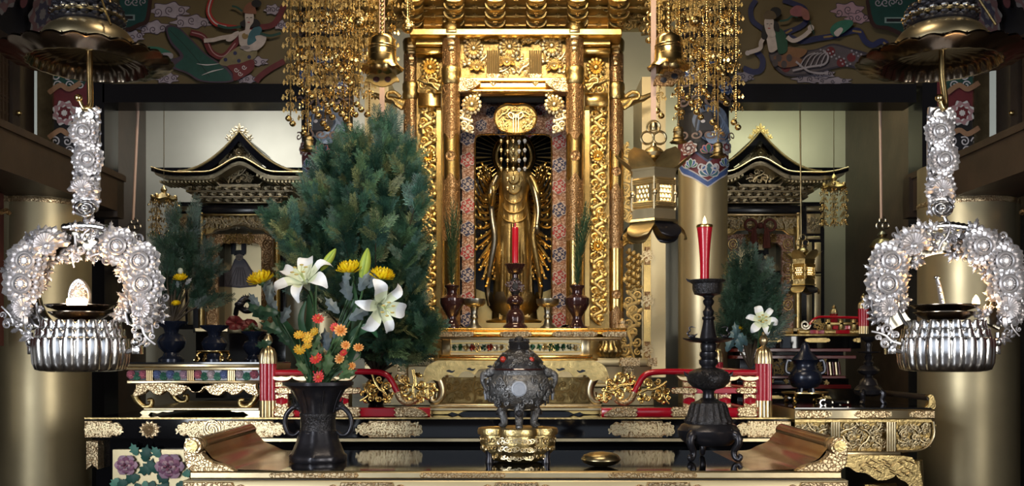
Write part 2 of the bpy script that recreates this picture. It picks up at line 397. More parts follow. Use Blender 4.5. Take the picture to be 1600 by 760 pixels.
# engraved plate with pointed lobed ends, as on the lacquer edges
def plate_poly(x0, y0, x1, y1, e=None, ends=(1, 1)):
    h = (y1-y0)/2; cy = (y0+y1)/2; e = e or h*1.5; p = []
    def end(sx, x):
        q = [(x-sx*0, cy), (x-sx*.25*e, cy-.55*h), (x-sx*.55*e, cy-.85*h), (x-sx*.85*e, cy-.72*h), (x-sx*.95*e, cy-h)]
        return c2(q, 3, False)
    if ends[1]: R_ = end(1, x1); p += list(reversed(R_)); low = [(x, 2*cy-y) for x, y in R_]
    else: p += [(x1, y0)]; low = [(x1, y1)]
    p = p+low[1:] if ends[1] else p+low
    if ends[0]: L_ = end(-1, x0); p += [(x, 2*cy-y) for x, y in reversed(L_)]; p += L_[1:]
    else: p += [(x0, y1), (x0, y0)]
    return p
def plate(par, x0, y0, x1, y1, Y, ends=(1, 1), m='gold_engraved', t=.008, name='engraved_plate'):
    b = MB(); b.prism(plate_poly(x0, y0, x1, y1, None, ends), Y-t, Y+.001, .0025); o = ob(name, b, m, par)
    h = y1-y0
    if h > 11 and y0 < 740:                                   # chased scrolls in low relief
        n = max(1, int((x1-x0)/(h*.62)))
        for i in range(n): put('scroll', 'gold_pale', 'chased_scroll', o, x0+(x1-x0)*(i+.5)/n, (y0+y1)/2, Y-t+.0005, h*.36, i*2.1, .22, i % 2)
    return o
# flat painting in thin raised layers of paint; mp maps (pixel x, pixel y, layer height) to a point
class Paint:
    def __init__(s, mp): s.b = MB(); s.mp = mp; s.h = .0015
    def poly(s, pts, col, dh=.0005):
        s.h += dh; s.b.c = col
        n = len(pts); ar = sum(pts[i][0]*pts[(i+1)%n][1]-pts[(i+1)%n][0]*pts[i][1] for i in range(n))
        if ar > 0: pts = pts[::-1]
        s.b.add([s.mp(x, y, s.h) for x, y in pts], [tuple(range(n))])
    def blob(s, pts, col, n=4): s.poly(c2(pts, n), col)
    def line(s, pts, w, col, n=5, taper=False, closed=False):
        p = c2(pts, n, closed) if n > 1 else pts
        if closed: p = p+[p[0]]
        s.h += .0005; s.b.c = col; N = len(p); vs = []
        for i in range(N):
            a = p[max(0, i-1)]; b = p[min(N-1, i+1)]; dx, dy = b[0]-a[0], b[1]-a[1]; l = math.hypot(dx, dy) or 1
            ww = w*.5*((1-.8*abs(2*i/(N-1)-1)) if taper else 1); nx, ny = -dy/l*ww, dx/l*ww
            vs += [s.mp(p[i][0]+nx, p[i][1]+ny, s.h), s.mp(p[i][0]-nx, p[i][1]-ny, s.h)]
        s.b.add(vs, [(2*i, 2*i+1, 2*i+3, 2*i+2) for i in range(N-1)])
    def disc(s, x, y, r, col, ry=None, n=14): s.poly([(x+r*cos(2*pi*i/n), y+(ry or r)*sin(2*pi*i/n)) for i in range(n)], col)
    def swirl(s, x, y, r, w, col, a0=0, t=1.2, sy=1): s.line([(x+lerp(r, r*.15, i/10)*cos(a0+t*2*pi*i/10), y+sy*lerp(r, r*.15, i/10)*sin(a0+t*2*pi*i/10)) for i in range(11)], w, col, 2)
    def cloud(s, x, y, w, h, col, line, seed=0):
        g = random.Random(seed); pts = []
        for i in range(14):
            a = 2*pi*i/14; k = 1 if i % 2 else .72; pts.append((x+w*.5*k*cos(a), y+h*.5*k*sin(a)*(1 if sin(a) < 0 else .7)))
        o = [(x+(px-x)*1.05, y+(py-y)*1.12) for px, py in pts]
        s.blob(o, line, 4); s.blob(pts, col, 4)
        for k in range(3): s.swirl(x+(k-1)*w*.26, y+g.uniform(-.12, .1)*h, h*.24, 1.2, line, g.uniform(0, 3), 1.3*(1 if k % 2 else -1))
    def flower(s, x, y, r, c1, c2_, n=7, white=(.6, .6, .62), sy=1):
        for k, (rr, c) in enumerate(((1, white), (.92, c1), (.62, white), (.54, c2_), (.25, white))):
            pts = []
            for i in range(n*2): a = pi*i/n+k*.2; q = r*rr*(1 if i % 2 else .78); pts.append((x+q*cos(a), y+sy*q*sin(a)))
            s.blob(pts, c, 3)
    def lotus(s, x, y, r, c1, c2_, white=(.6, .62, .66)):
        for k in (-2, 2, -1, 1, 0):
            a = -pi/2+k*.55; q = r*(1-.1*abs(k)); tip = (x+q*cos(a), y+q*sin(a)); nx, ny = -sin(a)*r*.28, cos(a)*r*.28; m = (x+q*.55*cos(a), y+q*.55*sin(a))
            s.blob([(x, y), (m[0]+nx, m[1]+ny), tip, (m[0]-nx, m[1]-ny)], white, 3)
            s.blob([(x, y), (m[0]+nx*.7, m[1]+ny*.7), (x+q*.85*cos(a), y+q*.85*sin(a)), (m[0]-nx*.7, m[1]-ny*.7)], c1 if k % 2 else c2_, 3)
    def done(s, name, par=None, m='painted'): return ob(name, s.b, m, par, 0)
def flatmap(Y): return lambda x, y, h: P(x, y, Y)+V((0, -h, 0))
def cylmap(cx, Y, rpx):
    q = S(Y); c = P(cx, HY, Y)
    def f(x, y, h):
        a = max(-1.55, min(1.55, (x-cx)/rpx)); r = rpx*q+h
        return V((c.x+r*sin(a), Y-r*cos(a), EZ+(HY-y)*q))
    return f
# colours of the old mineral paints
WH, GY, NV, BL, RD, DR, GN, DG, PK, SK, BK, OC, TL = (.52,.5,.55), (.30,.28,.33), (.02,.025,.09), (.04,.10,.32), (.36,.03,.03), (.13,.018,.025), (.03,.14,.10), (.012,.06,.05), (.38,.22,.25), (.50,.44,.44), (.008,.008,.012), (.25,.17,.07), (.04,.13,.18)
# ================================================================ the room
def room():
    struct('floor', MB().box((-4, -3, -.1), (4, 7.2, 0)), 'floor_wood', 0)
    struct('ceiling', MB().box((-4, -3, 3.9), (4, 7.2, 4.0)), 'wood_dark', 0)
    struct('wall_back', MB().box((-4, 6.55, 0), (4, 6.65, 3.9)), 'gold_wall', 0)
    for s, n in ((-1, 'left'), (1, 'right')):
        struct('wall_'+n, MB().box((s*2.62-.04, -3, 0), (s*2.62+.04, 5.15, 3.9)), 'wood_dark', 0)
        # niche side wall behind the black beam
        x = (228-CX)*6.55/F if s < 0 else (1321-CX)*6.55/F
        struct('wall_niche_'+n, MB().box((min(x, x-s*-.05), 5.2, 0), (max(x, x-s*-.05), 6.55, 3.0)), 'wood_brown', 0)
    struct('wall_lintel', MB().box((-2.6, 2.1, 2.24), (2.6, 2.25, 3.9)), 'wood_dark', 0)  # board added out of view to cut daylight on the upper friezes
    struct('wall_front', MB().box((-4, -2.6, 2.45), (4, -2.5, 3.9)).box((-4, -2.6, 0), (4, -2.5, .55)), 'wood_brown', 0)
room()
def big_column(x, Y, r, y0, label):
    b = MB(); b.lp(x, Y, [(r, 1100), (r, y0-55)], 48); c = ob('round_column', b, 'gold_column')
    b = MB(); b.lp(x, Y, [(r*1.25, 1115), (r*1.25, 1050), (r*1.05, 1035)], 32); ob('base_collar', b, 'brass', c)
    b = MB(); b.lp(x, Y, [(r+.4, y0+8), (r+1.4, y0+4), (r+.4, y0)], 48, cap=False); ob('top_ring', b, 'gold_engraved', c)
    tag(c, label, 'column', kind='structure'); return c
big_column(66, 4.55, 71, 318, 'tall gilded round column behind the lamp with the square flame')
big_column(1512, 4.55, 73, 318, 'tall gilded round column behind the lamp with the leaning wick spike')
def side_bay(s):
    n = 'left' if s < 0 else 'right'
    def X(x): return x if s < 0 else 2*CX-x-6
    xf = s*1.99
    # heavy dark beam running along the side, its nose capped with a gilt boss
    b = MB(); b.box((min(xf, s*2.3), 1.5, 1.83), (max(xf, s*2.3), 4.86, 2.02)); b.box((min(xf-s*.012, s*2.3), 1.5, 1.99), (max(xf-s*.012, s*2.3), 4.88, 2.02))
    t = struct('trim_1' if s < 0 else 'trim_2', b, 'wood_brown', label='dark side beam crossing the gilded column')
    q = P(X(174), 308, 4.86); bb = MB(); bb.box((q.x-.055, 4.8, q.z-.11), (q.x+.055, 4.88, q.z+.09)); ob('beam_nose', bb, 'wood_dark', t)
    bb = MB(); bb.lathe((0, 0, 0), [(.034, 0), (.03, .012), (.018, .016), (.014, .03), (0, .034)], 16)
    bb.v = [(q.x+v[0], 4.80-v[2], q.z+v[1]) for v in bb.v]; ob('beam_boss', bb, 'gold_antique', t)
    # lattice transom above the beam: frame, backing, bars
    xw = s*2.5
    b = MB()
    for z0, z1 in ((2.08, 2.13), (2.60, 2.66)): b.box((min(xw, xw-s*.05), 3.2, z0), (max(xw, xw-s*.05), 4.75, z1))
    b.box((min(xw, xw-s*.05), 4.68, 2.08), (max(xw, xw-s*.05), 4.75, 2.66))
    d = struct('window_1' if s < 0 else 'window_2', b, 'wood_dark', label='dark lattice transom above the side beam')
    ob('backing', MB().box((min(xw, xw+s*.02), 3.2, 2.1), (max(xw, xw+s*.02), 4.72, 2.62)), 'wood_brown', d)
    yb = 3.6; k = 0
    while yb < 4.66: ob('lattice_bar', MB().box((min(xw-s*.02, xw-s*.035), yb, 2.13), (max(xw-s*.02, xw-s*.035), yb+.012, 2.6)), 'wood_brown', d); yb += .034
    for z in (2.2, 2.28, 2.36, 2.44, 2.52, 2.34): ob('lattice_rail', MB().box((min(xw-s*.018, xw-s*.03), 3.6, z), (max(xw-s*.018, xw-s*.03), 4.68, z+.01)), 'wood_brown', d)
    bb = MB().ball((xw-s*.06, 4.72, 2.3), .014, 10, 6); ob('bolt', bb, 'brass', d)
    # gilded wall strip and painted post at the far corner
    struct('wall_strip_'+n, MB().bx(min(X(58), X(82)), -80, max(X(58), X(82)), 330, 5.1, 5.14), 'bronze_gold', 0)
    x0, x1 = min(X(80), X(163)), max(X(80), X(163))
    p = struct('pillar_'+n, MB().bx(x0, -200, x1, 900, 5.12, 5.3), 'lacquer_matt', 0, 'square corner pillar painted with white scrolls and flowers')
    pt = Paint(flatmap(5.12)); cx = X(103)
    pt.poly([(min(X(80), X(140)), -20), (max(X(80), X(140)), -20), (max(X(80), X(140)), 236), (cx, 244), (min(X(80), X(140)), 236)], DR)
    for (yy, c) in ((60, NV), (118, DG), (165, DR), (212, BK)):
        pt.blob([(cx-25, yy-20), (cx+25, yy-24), (cx+28, yy+18), (cx-25, yy+22)], c)
    for yy in (40, 75, 120, 222): 
        for dx in (-15, 4, 22): pt.swirl(cx+dx, yy, 8, 2.2, WH, dx, 1.4); pt.swirl(cx+dx+3, yy+14, 7, 2.0, WH, dx+2, -1.3)
    pt.flower(cx, 178, 21, PK, DR, 8); pt.flower(cx+12, 20, 20, PK, DR, 8)
    for yy in (135, 205): pt.line([(cx-24, yy+12), (cx-6, yy), (cx+8, yy+6), (cx+26, yy-4)], 8, (.30, .17, .10))
    pt.done('painted_flowers', p)
    # cloth hanging under the beam with a fringe, pale screen below
    c = MB(); c.grid(lambda u, v: (s*(2.28+.012*sin(u*90)), 2.0+u*2.3, lerp(1.84, 1.15, v)), 60, 2); cc = struct('trim_3' if s < 0 else 'trim_4', c, 'curtain', label='dark red cloth hung below the side beam')
    c = MB()
    c.tube([(s*2.255, 2.0+i*.023, 1.742+.008*sin(i*1.3)) for i in range(100)], .012, 5); ob('fringe_cord', c, 'copper_engraved', cc)
    struct('wall_screen_'+n, MB().box((min(s*2.36, s*2.37), 2.4, .7), (max(s*2.36, s*2.37), 4.25, 1.70)), 'white_paper' if s < 0 else 'wood_brown', 0)
    # painted rosettes on the sloping wall above the transom
    pt = Paint(lambda a, z, h: V((s*(2.5-h-(z-2.66)*.35), a, z)))
    pt.poly([(2.5, 2.67), (5.1, 2.67), (5.1, 3.6), (2.5, 3.6)], BK)
    for i in range(7):
        for j in range(3): pt.flower(2.8+i*.34+.17*(j % 2), 2.83+j*.25, .12, (.16, .09, .10), (.05, .05, .09), 8, (.2, .19, .2)); pt.disc(2.97+i*.34+.17*(j % 2), 2.83+j*.25, .03, (.12, .04, .05))
    tag(pt.done('wall_frieze_'+n, None), kind='structure')
side_bay(-1); side_bay(1)
# black beams over the two niches, painted friezes above
def mural(s):
    x0, x1 = (150, 520) if s < 0 else (1100, 1432)
    struct('trim_5' if s < 0 else 'trim_6', MB().bx(x0+10, 131, x1, 160, 5.12, 5.3), 'lacquer_matt', 0, 'black lintel beam over the niche')
    b = struct('wall_mural_'+('left' if s < 0 else 'right'), MB().bx(x0-40, -120, x1+40, 134, 5.22, 5.3), 'mural_ground', 0, 'frieze painted with a flying heavenly figure above the black beam')
    p = Paint(flatmap(5.22))
    if s < 0:
        cl = (.36, .32, .40); ln = (.06, .04, .07)
        for c in ((265, 18, 70, 30), (300, 36, 70, 26), (240, 45, 56, 26), (262, 124, 40, 22), (400, 98, 44, 18), (388, 126, 40, 16), (428, 18, 30, 20), (440, 42, 26, 18), (210, 60, 40, 22)): p.cloud(*c, cl, ln, int(c[0]))
        p.line([(335, -6), (328, 20), (338, 38), (356, 44), (372, 46)], 8, RD); p.line([(335, -6), (328, 20), (338, 38), (356, 44)], 2, WH)
        p.line([(300, 53), (320, 60), (333, 84), (352, 90), (372, 68), (384, 54), (400, 46), (430, 40), (446, 10)], 9, DR); p.line([(302, 53), (322, 60), (335, 84), (352, 90), (370, 70)], 1.6, PK)
        p.line([(446, 98), (424, 110), (408, 122), (402, 130)], 9, DR)
        p.blob([(262, 44), (280, 44), (300, 62), (322, 84), (345, 100), (362, 112), (366, 130), (318, 130), (296, 118), (270, 108), (260, 96), (284, 90), (268, 68)], ln); p.blob([(265, 47), (280, 47), (300, 65), (322, 87), (345, 103), (358, 114), (362, 128), (320, 128), (296, 115), (276, 106), (290, 90), (272, 68)], (.015, .07, .062))
        p.line([(268, 50), (290, 72), (312, 98), (330, 122)], 1.2, (.01, .03, .03)); p.line([(310, 102), (326, 104), (345, 102)], 2, WH, 5, True); p.line([(318, 120), (334, 114), (352, 110)], 2, WH, 5, True)
        p.blob([(228, 78), (250, 76), (272, 86), (270, 96), (250, 94)], GN); p.blob([(256, 86), (272, 86), (272, 94), (258, 94)], GY)
        p.blob([(345, 100), (362, 84), (384, 72), (402, 78), (402, 92), (380, 104), (356, 106)], (.20, .17, .10))
        for dx, dy in ((355, 96), (370, 86), (386, 80), (392, 92), (376, 98)): p.disc(dx, dy, 3, NV)
        p.blob([(358, 106), (378, 102), (398, 96), (398, 112), (378, 126), (368, 128), (366, 116)], DR)
        for dx, dy in ((372, 112), (384, 108), (378, 118)): p.swirl(dx, dy, 4, 1.2, WH)
        p.blob([(376, 58), (388, 50), (402, 52), (408, 62), (402, 80), (384, 82)], SK); p.blob([(392, 56), (404, 44), (412, 50), (404, 66), (390, 74)], TL)
        p.blob([(356, 66), (366, 56), (376, 52), (374, 60), (364, 68)], SK); p.line([(366, 60), (348, 63), (336, 66), (322, 67)], 6.5, SK); p.blob([(402, 60), (418, 60), (416, 72), (404, 82), (392, 80), (404, 70)], SK); p.blob([(376, 56), (382, 54), (384, 70), (378, 74)], SK)
        p.disc(386, 60, 5, OC); p.disc(386, 78, 8, (.25, .22, .24), 3)
        p.blob([(378, 40), (388, 34), (404, 34), (410, 42), (402, 46), (384, 46)], BK)
        p.blob([(386, 26), (392, 22), (399, 26), (399, 38), (394, 46), (392, 56), (386, 56), (387, 42)], SK); p.line([(388, 32), (391, 31.5)], 1, BK, 1); p.line([(394, 32), (397, 31.5)], 1, BK, 1); p.line([(390, 39), (394, 39)], 1.4, RD, 1); p.line([(392.5, 32), (393, 36)], .7, (.3, .2, .2), 1)
        p.blob([(384, 24), (388, 12), (398, 8), (404, 24), (400, 26)], (.2, .08, .05)); p.disc(404, 10, 8, BK, 6); p.line([(382, 22), (374, 16), (366, 14)], 3, DG); p.line([(380, 46), (360, 48), (344, 44)], 4, DG); p.line([(410, 56), (425, 60), (442, 56)], 4, DG)
        p.blob([(196, -20), (239, -20), (239, 34), (224, 46), (196, 50)], (.03, .01, .01)); p.blob([(196, -20), (234, -20), (233, 30), (222, 40), (196, 44)], (.006, .05, .05)); p.line([(190, 32), (216, 32)], 9, (.16, .22, .24), 1); p.line([(190, 32), (213, 32)], 5, BK, 1)
        for k in range(3): p.swirl(205+k*12, 8, 6, 1.6, GY, k, 1.2)
    else:
        cl = (.26, .23, .28); ln = (.035, .03, .05); cl2 = (.34, .22, .27)
        for c in ((1325, 18, 56, 30), (1340, 30, 44, 22)): p.cloud(*c, cl2, ln, int(c[0]))
        for c in ((1265, 124, 60, 20), (1300, 128, 66, 14), (1160, 122, 40, 20), (1285, 118, 40, 18)): p.cloud(*c, cl, ln, int(c[0]))
        p.line([(1180, 2), (1172, 16), (1175, 34), (1190, 46), (1206, 58), (1228, 52), (1248, 44), (1258, 34), (1256, 16), (1240, 8), (1222, 2)], 8, NV)
        p.line([(1230, 58), (1250, 66), (1275, 62), (1300, 58), (1322, 52), (1340, 50), (1350, 66), (1362, 72), (1376, 66), (1390, 76), (1405, 80)], 9, NV)
        p.line([(1178, 80), (1190, 94), (1188, 110), (1176, 114), (1160, 108)], 9, NV)
        for pts in ([(1285, 60), (1300, 58)], [(1330, 50), (1344, 52)], [(1378, 68), (1388, 76)], [(1226, 54), (1236, 48)]): p.line(pts, 3, OC, 1)
        p.blob([(1200, 84), (1225, 74), (1256, 80), (1275, 78), (1300, 70), (1330, 78), (1356, 86), (1366, 98), (1350, 112), (1320, 106), (1290, 112), (1256, 120), (1226, 120), (1208, 106)], ln)
        p.blob([(1202, 86), (1225, 76), (1256, 83), (1275, 80), (1300, 73), (1330, 81), (1354, 90), (1362, 98), (1350, 109), (1320, 103), (1290, 109), (1256, 117), (1228, 117), (1210, 104)], (.09, .075, .09))
        for dx, dy in ((1296, 82), (1328, 92), (1312, 100), (1352, 98), (1226, 108)): p.disc(dx, dy, 7, DR)
        for i in range(26): p.disc(1280+(i*17) % 78, 80+(i*11) % 26, 1.6, GY)
        p.blob([(1216, 76), (1240, 78), (1258, 82), (1246, 94), (1222, 90)], (.20, .10, .05)); p.blob([(1206, 92), (1226, 90), (1250, 96), (1242, 106), (1216, 108)], (.17, .08, .05))
        for dx, dy in ((1214, 94), (1230, 94), (1222, 104), (1208, 102)): p.disc(dx, dy, 4.5, (.06, .05, .06), 6)
        for k in range(5): p.line([(1246+k*8, 108), (1256+k*7, 92), (1270+k*5, 86)], 1.6, GY)
        p.line([(1235, 114), (1262, 108), (1284, 104), (1290, 92), (1282, 82)], 3, GY); p.line([(1240, 100), (1262, 116), (1290, 118)], 3, GY)
        p.blob([(1194, 56), (1204, 54), (1212, 66), (1212, 80), (1200, 86), (1196, 74)], SK); p.blob([(1208, 52), (1218, 50), (1226, 64), (1226, 84), (1214, 88), (1210, 72)], (.015, .07, .045))
        p.line([(1226, 62), (1236, 68), (1250, 62), (1262, 52)], 6.5, SK); p.disc(1263, 48, 5, SK); p.line([(1194, 58), (1186, 70), (1184, 80), (1168, 86)], 6.5, SK); p.disc(1165, 87, 4, SK)
        p.blob([(1186, 62), (1192, 40), (1210, 38), (1214, 54), (1200, 52), (1194, 66)], BK)
        p.blob([(1191, 36), (1198, 33), (1205, 36), (1205, 48), (1208, 60), (1198, 62), (1192, 50)], SK); p.line([(1194, 42), (1197, 42)], 1, BK, 1); p.line([(1200, 42), (1203, 42)], 1, BK, 1); p.line([(1196, 49), (1200, 49)], 1.4, RD, 1); p.line([(1198.5, 42), (1199, 46)], .7, (.3, .2, .2), 1)
        p.disc(1208, 24, 9, BK, 8); p.blob([(1190, 34), (1194, 22), (1206, 24), (1208, 34)], (.10, .07, .04)); p.line([(1214, 38), (1226, 36), (1234, 30), (1242, 32)], 3, DG)
        p.blob([(1292, 52), (1302, 40), (1322, 36), (1328, 42), (1316, 54), (1300, 62)], GN); p.blob([(1298, 56), (1308, 48), (1312, 52), (1304, 62)], SK)
        p.blob([(1230, 22), (1240, 14), (1252, 18), (1250, 30), (1234, 30)], (.25, .09, .11)); p.blob([(1248, 18), (1258, 22), (1260, 36), (1250, 34)], (.25, .10, .09)); p.line([(1260, 38), (1268, 60)], 1, DG, 1)
        p.blob([(1352, -20), (1420, -20), (1420, 60), (1380, 52), (1354, 42)], (.03, .01, .01)); p.blob([(1357, -20), (1420, -20), (1420, 54), (1382, 46), (1359, 38)], (.006, .045, .04)); p.line([(1376, 37), (1420, 37)], 9, (.2, .28, .28), 1); p.line([(1379, 37), (1420, 37)], 5, BK, 1)
        for k in range(4): p.swirl(1366+k*11, 10, 6, 1.6, GY, k, 1.2)
    p.done('painted_figure', b)
mural(-1); mural(1)
def collar_column(x, Y, r, label):
    b = MB(); b.lp(x, Y, [(r, HY+(EZ-.8502)*F/Y), (r, -120)], 40); c = tag(ob('round_pillar', b, 'gold_column'), label, 'column', kind='structure')
    mp = cylmap(x, Y, r); p = Paint(mp); W = r*1.5
    def band(yc, ye, col):                                    # ogee-edged painted cuff, lowest in the middle
        p.h += .001; p.b.c = col
        def e(k): t = abs(k); return lerp(yc, ye, t**1.6)-6*sin(pi*min(1, t*1.4))*(t < .72)
        p.b.grid(lambda u, v: mp(x+(2*u-1)*W, lerp(-60, e(2*u-1), v), p.h), 24, 10)
    for yc, ye, col in ((300, 262, WH), (298, 258, (.05, .10, .30)), (291, 248, (.45, .45, .5)), (289, 245, DR), (262, 205, (.06, .07, .15)), (258, 200, BK)): band(yc, ye, col)
    p.lotus(x+2, 282, 22, BL, TL); p.swirl(x-9, 268, 7, 2.4, WH, 0, 1.2); p.swirl(x+11, 268, 7, 2.4, WH, 3, -1.2); p.lotus(x-24, 268, 14, BL, GN); p.lotus(x+26, 266, 14, GN, BL)
    p.lotus(x, 248, 15, BL, GN, (.5, .2, .2)); p.flower(x+26, 238, 13, (.3, .3, .33), (.2, .05, .06)); p.flower(x-25, 240, 12, (.25, .12, .1), (.1, .04, .04))
    # guardian beast: grey-blue mane and dark muzzle
    p.blob([(x-14, 216), (x-20, 196), (x-8, 178), (x+8, 176), (x+24, 188), (x+28, 214), (x+16, 232), (x-4, 230)], (.12, .16, .25)); p.blob([(x-16, 214), (x-14, 192), (x+2, 186), (x+14, 200), (x+8, 214), (x-6, 220)], (.025, .025, .035))
    p.disc(x-7, 201, 2.6, WH); p.disc(x+4, 200, 2.6, WH); p.blob([(x-4, 222), (x+6, 216), (x+14, 222), (x+12, 234), (x, 234)], (.32, .42, .62))
    for k in range(7): p.line([(x+8+k*3, 184+k*4), (x+18+k*2, 200+k*4), (x+12+k*2, 216+k*3)], 2, (.2, .27, .42))
    for yy in (60, 100, 140, 170):
        for k in range(-2, 3): p.swirl(x+k*16+(yy % 40)*.2, yy, 9, 3, (.14, .10, .10), k, 1.3*(-1)**k)
    for k in range(-2, 3): p.swirl(x+k*15, 222, 7, 2.2, (.22, .15, .13), k, 1.2)
    p.flower(x-18, 128, 11, BL, NV); p.flower(x+20, 150, 11, BL, NV); p.flower(x+2, 108, 10, BL, NV)
    p.done('painted_cuff', c); return c
collar_column(1098, 5.2, 38, 'gilded pillar with painted beast cuff behind the tall red candle')
collar_column(512, 5.2, 38, 'gilded pillar with painted cuff behind the evergreen')
# ================================================================ front table and lacquer dais
TZ = EZ-(737-HY)*3.0/F            # table top height
def front_table():
    t = thing('altar_table', 'black lacquered altar table with gilt edges in front of the dais', 'table', (0, 3.3, 0))
    a = P(318, 737, 3.0); b_ = P(1296, 737, 3.0)
    ob('tabletop', MB().box((a.x, 3.015, TZ-.03), (b_.x, 3.66, TZ)), 'lacquer', t, 0)
    b = MB(); b.bb(296, 737.5, 1316, 749, 2.995, 3.03, 2); ob('gilt_edge', b, 'gold_pale', t)
    b = MB(); b.bx(300, 749, 1312, 754, 3.01, 3.66); ob('recess_strip', b, 'lacquer_matt', t, 0)
    b = MB(); b.bb(285, 752, 1326, 800, 2.985, 3.04, 2); ob('apron', b, 'gold_flat', t)
    b = MB(); b.bx(290, 800, 1320, 850, 3.02, 3.62); ob('lower_frame', b, 'lacquer_matt', t, 0)
    for x in (-.95, .95):
        for y in (3.06, 3.54): ob('leg', MB().box((x-.05, y, 0), (x+.05, y+.08, TZ-.1)), 'lacquer_matt', t, 0)
    for x0, x1, e in ((286, 395, (0, 1)), (500, 645, (1, 1)), (742, 872, (1, 1)), (980, 1110, (1, 1)), (1220, 1325, (1, 0))): plate(t, x0, 754.5, x1, 800, 2.985, e)
    for x0, x1 in ((420, 560), (655, 790), (950, 1090)): plate(t, x0, 739, x1, 748, 2.995, (1, 1), t=.004)
    # the rolled ends: a wooden board that sweeps up into a roll, gilt front edge and gilt end disc
    for s in (-1, 1):
        X = lambda x: x if s < 0 else 2*806-x
        g = c2([(368, 737), (352, 728), (330, 722), (318, 712), (316, 706), (308, 709), (299, 706)], 4, False)
        outer = c2([(288, 694), (287, 712), (291, 730), (300, 738)], 4, False)
        poly = [(X(x), y) for x, y in g]+[(X(x), y) for x, y in outer]
        b = MB(); b.prism(poly, 2.99, 3.02, .003); ob('scroll_edge', b, 'gold_engraved', t)
        # board
        sec = [P(X(x), y, 3.0) for x, y in c2([(435, 737), (400, 736), (368, 735), (350, 727), (331, 719), (321, 708), (313, 699)], 5, False)]
        b = MB(); b.grid(lambda u, v: (lambda p: (p.x, lerp(3.02, 3.63, v), p.z))(sec[round(u*(len(sec)-1))]), len(sec)-1, 2)
        b.grid(lambda u, v: (lambda p: (p.x+s*.012, lerp(3.02, 3.63, v), p.z-.012))(sec[round(u*(len(sec)-1))]), len(sec)-1, 2); ob('upturned_board', b, 'wood_gold', t)
        c = P(X(303), 697, 3.0); r = 12*S(3.0)
        b = MB(); b.tube([(c.x, 3.0, c.z), (c.x, 3.63, c.z)], r, 22); rl = ob('roll', b, 'wood_gold', t)
        b = MB(); b.tube([(c.x, 2.985, c.z), (c.x, 3.02, c.z)], r*1.1, 22); ob('end_disc', b, 'gold_engraved', rl)
        b = MB(); b.tube([(c.x, 2.978, c.z), (c.x, 2.99, c.z)], r*.75, 20); ob('end_boss', b, 'gold_antique', rl)
        b = MB(); b.tube([(c.x, 3.035, c.z), (c.x, 3.055, c.z)], r*1.06, 22); ob('roll_band', b, 'gold_pale', rl)
    return t
front_table()
AZ = EZ-(654-HY)*3.95/F           # dais top height
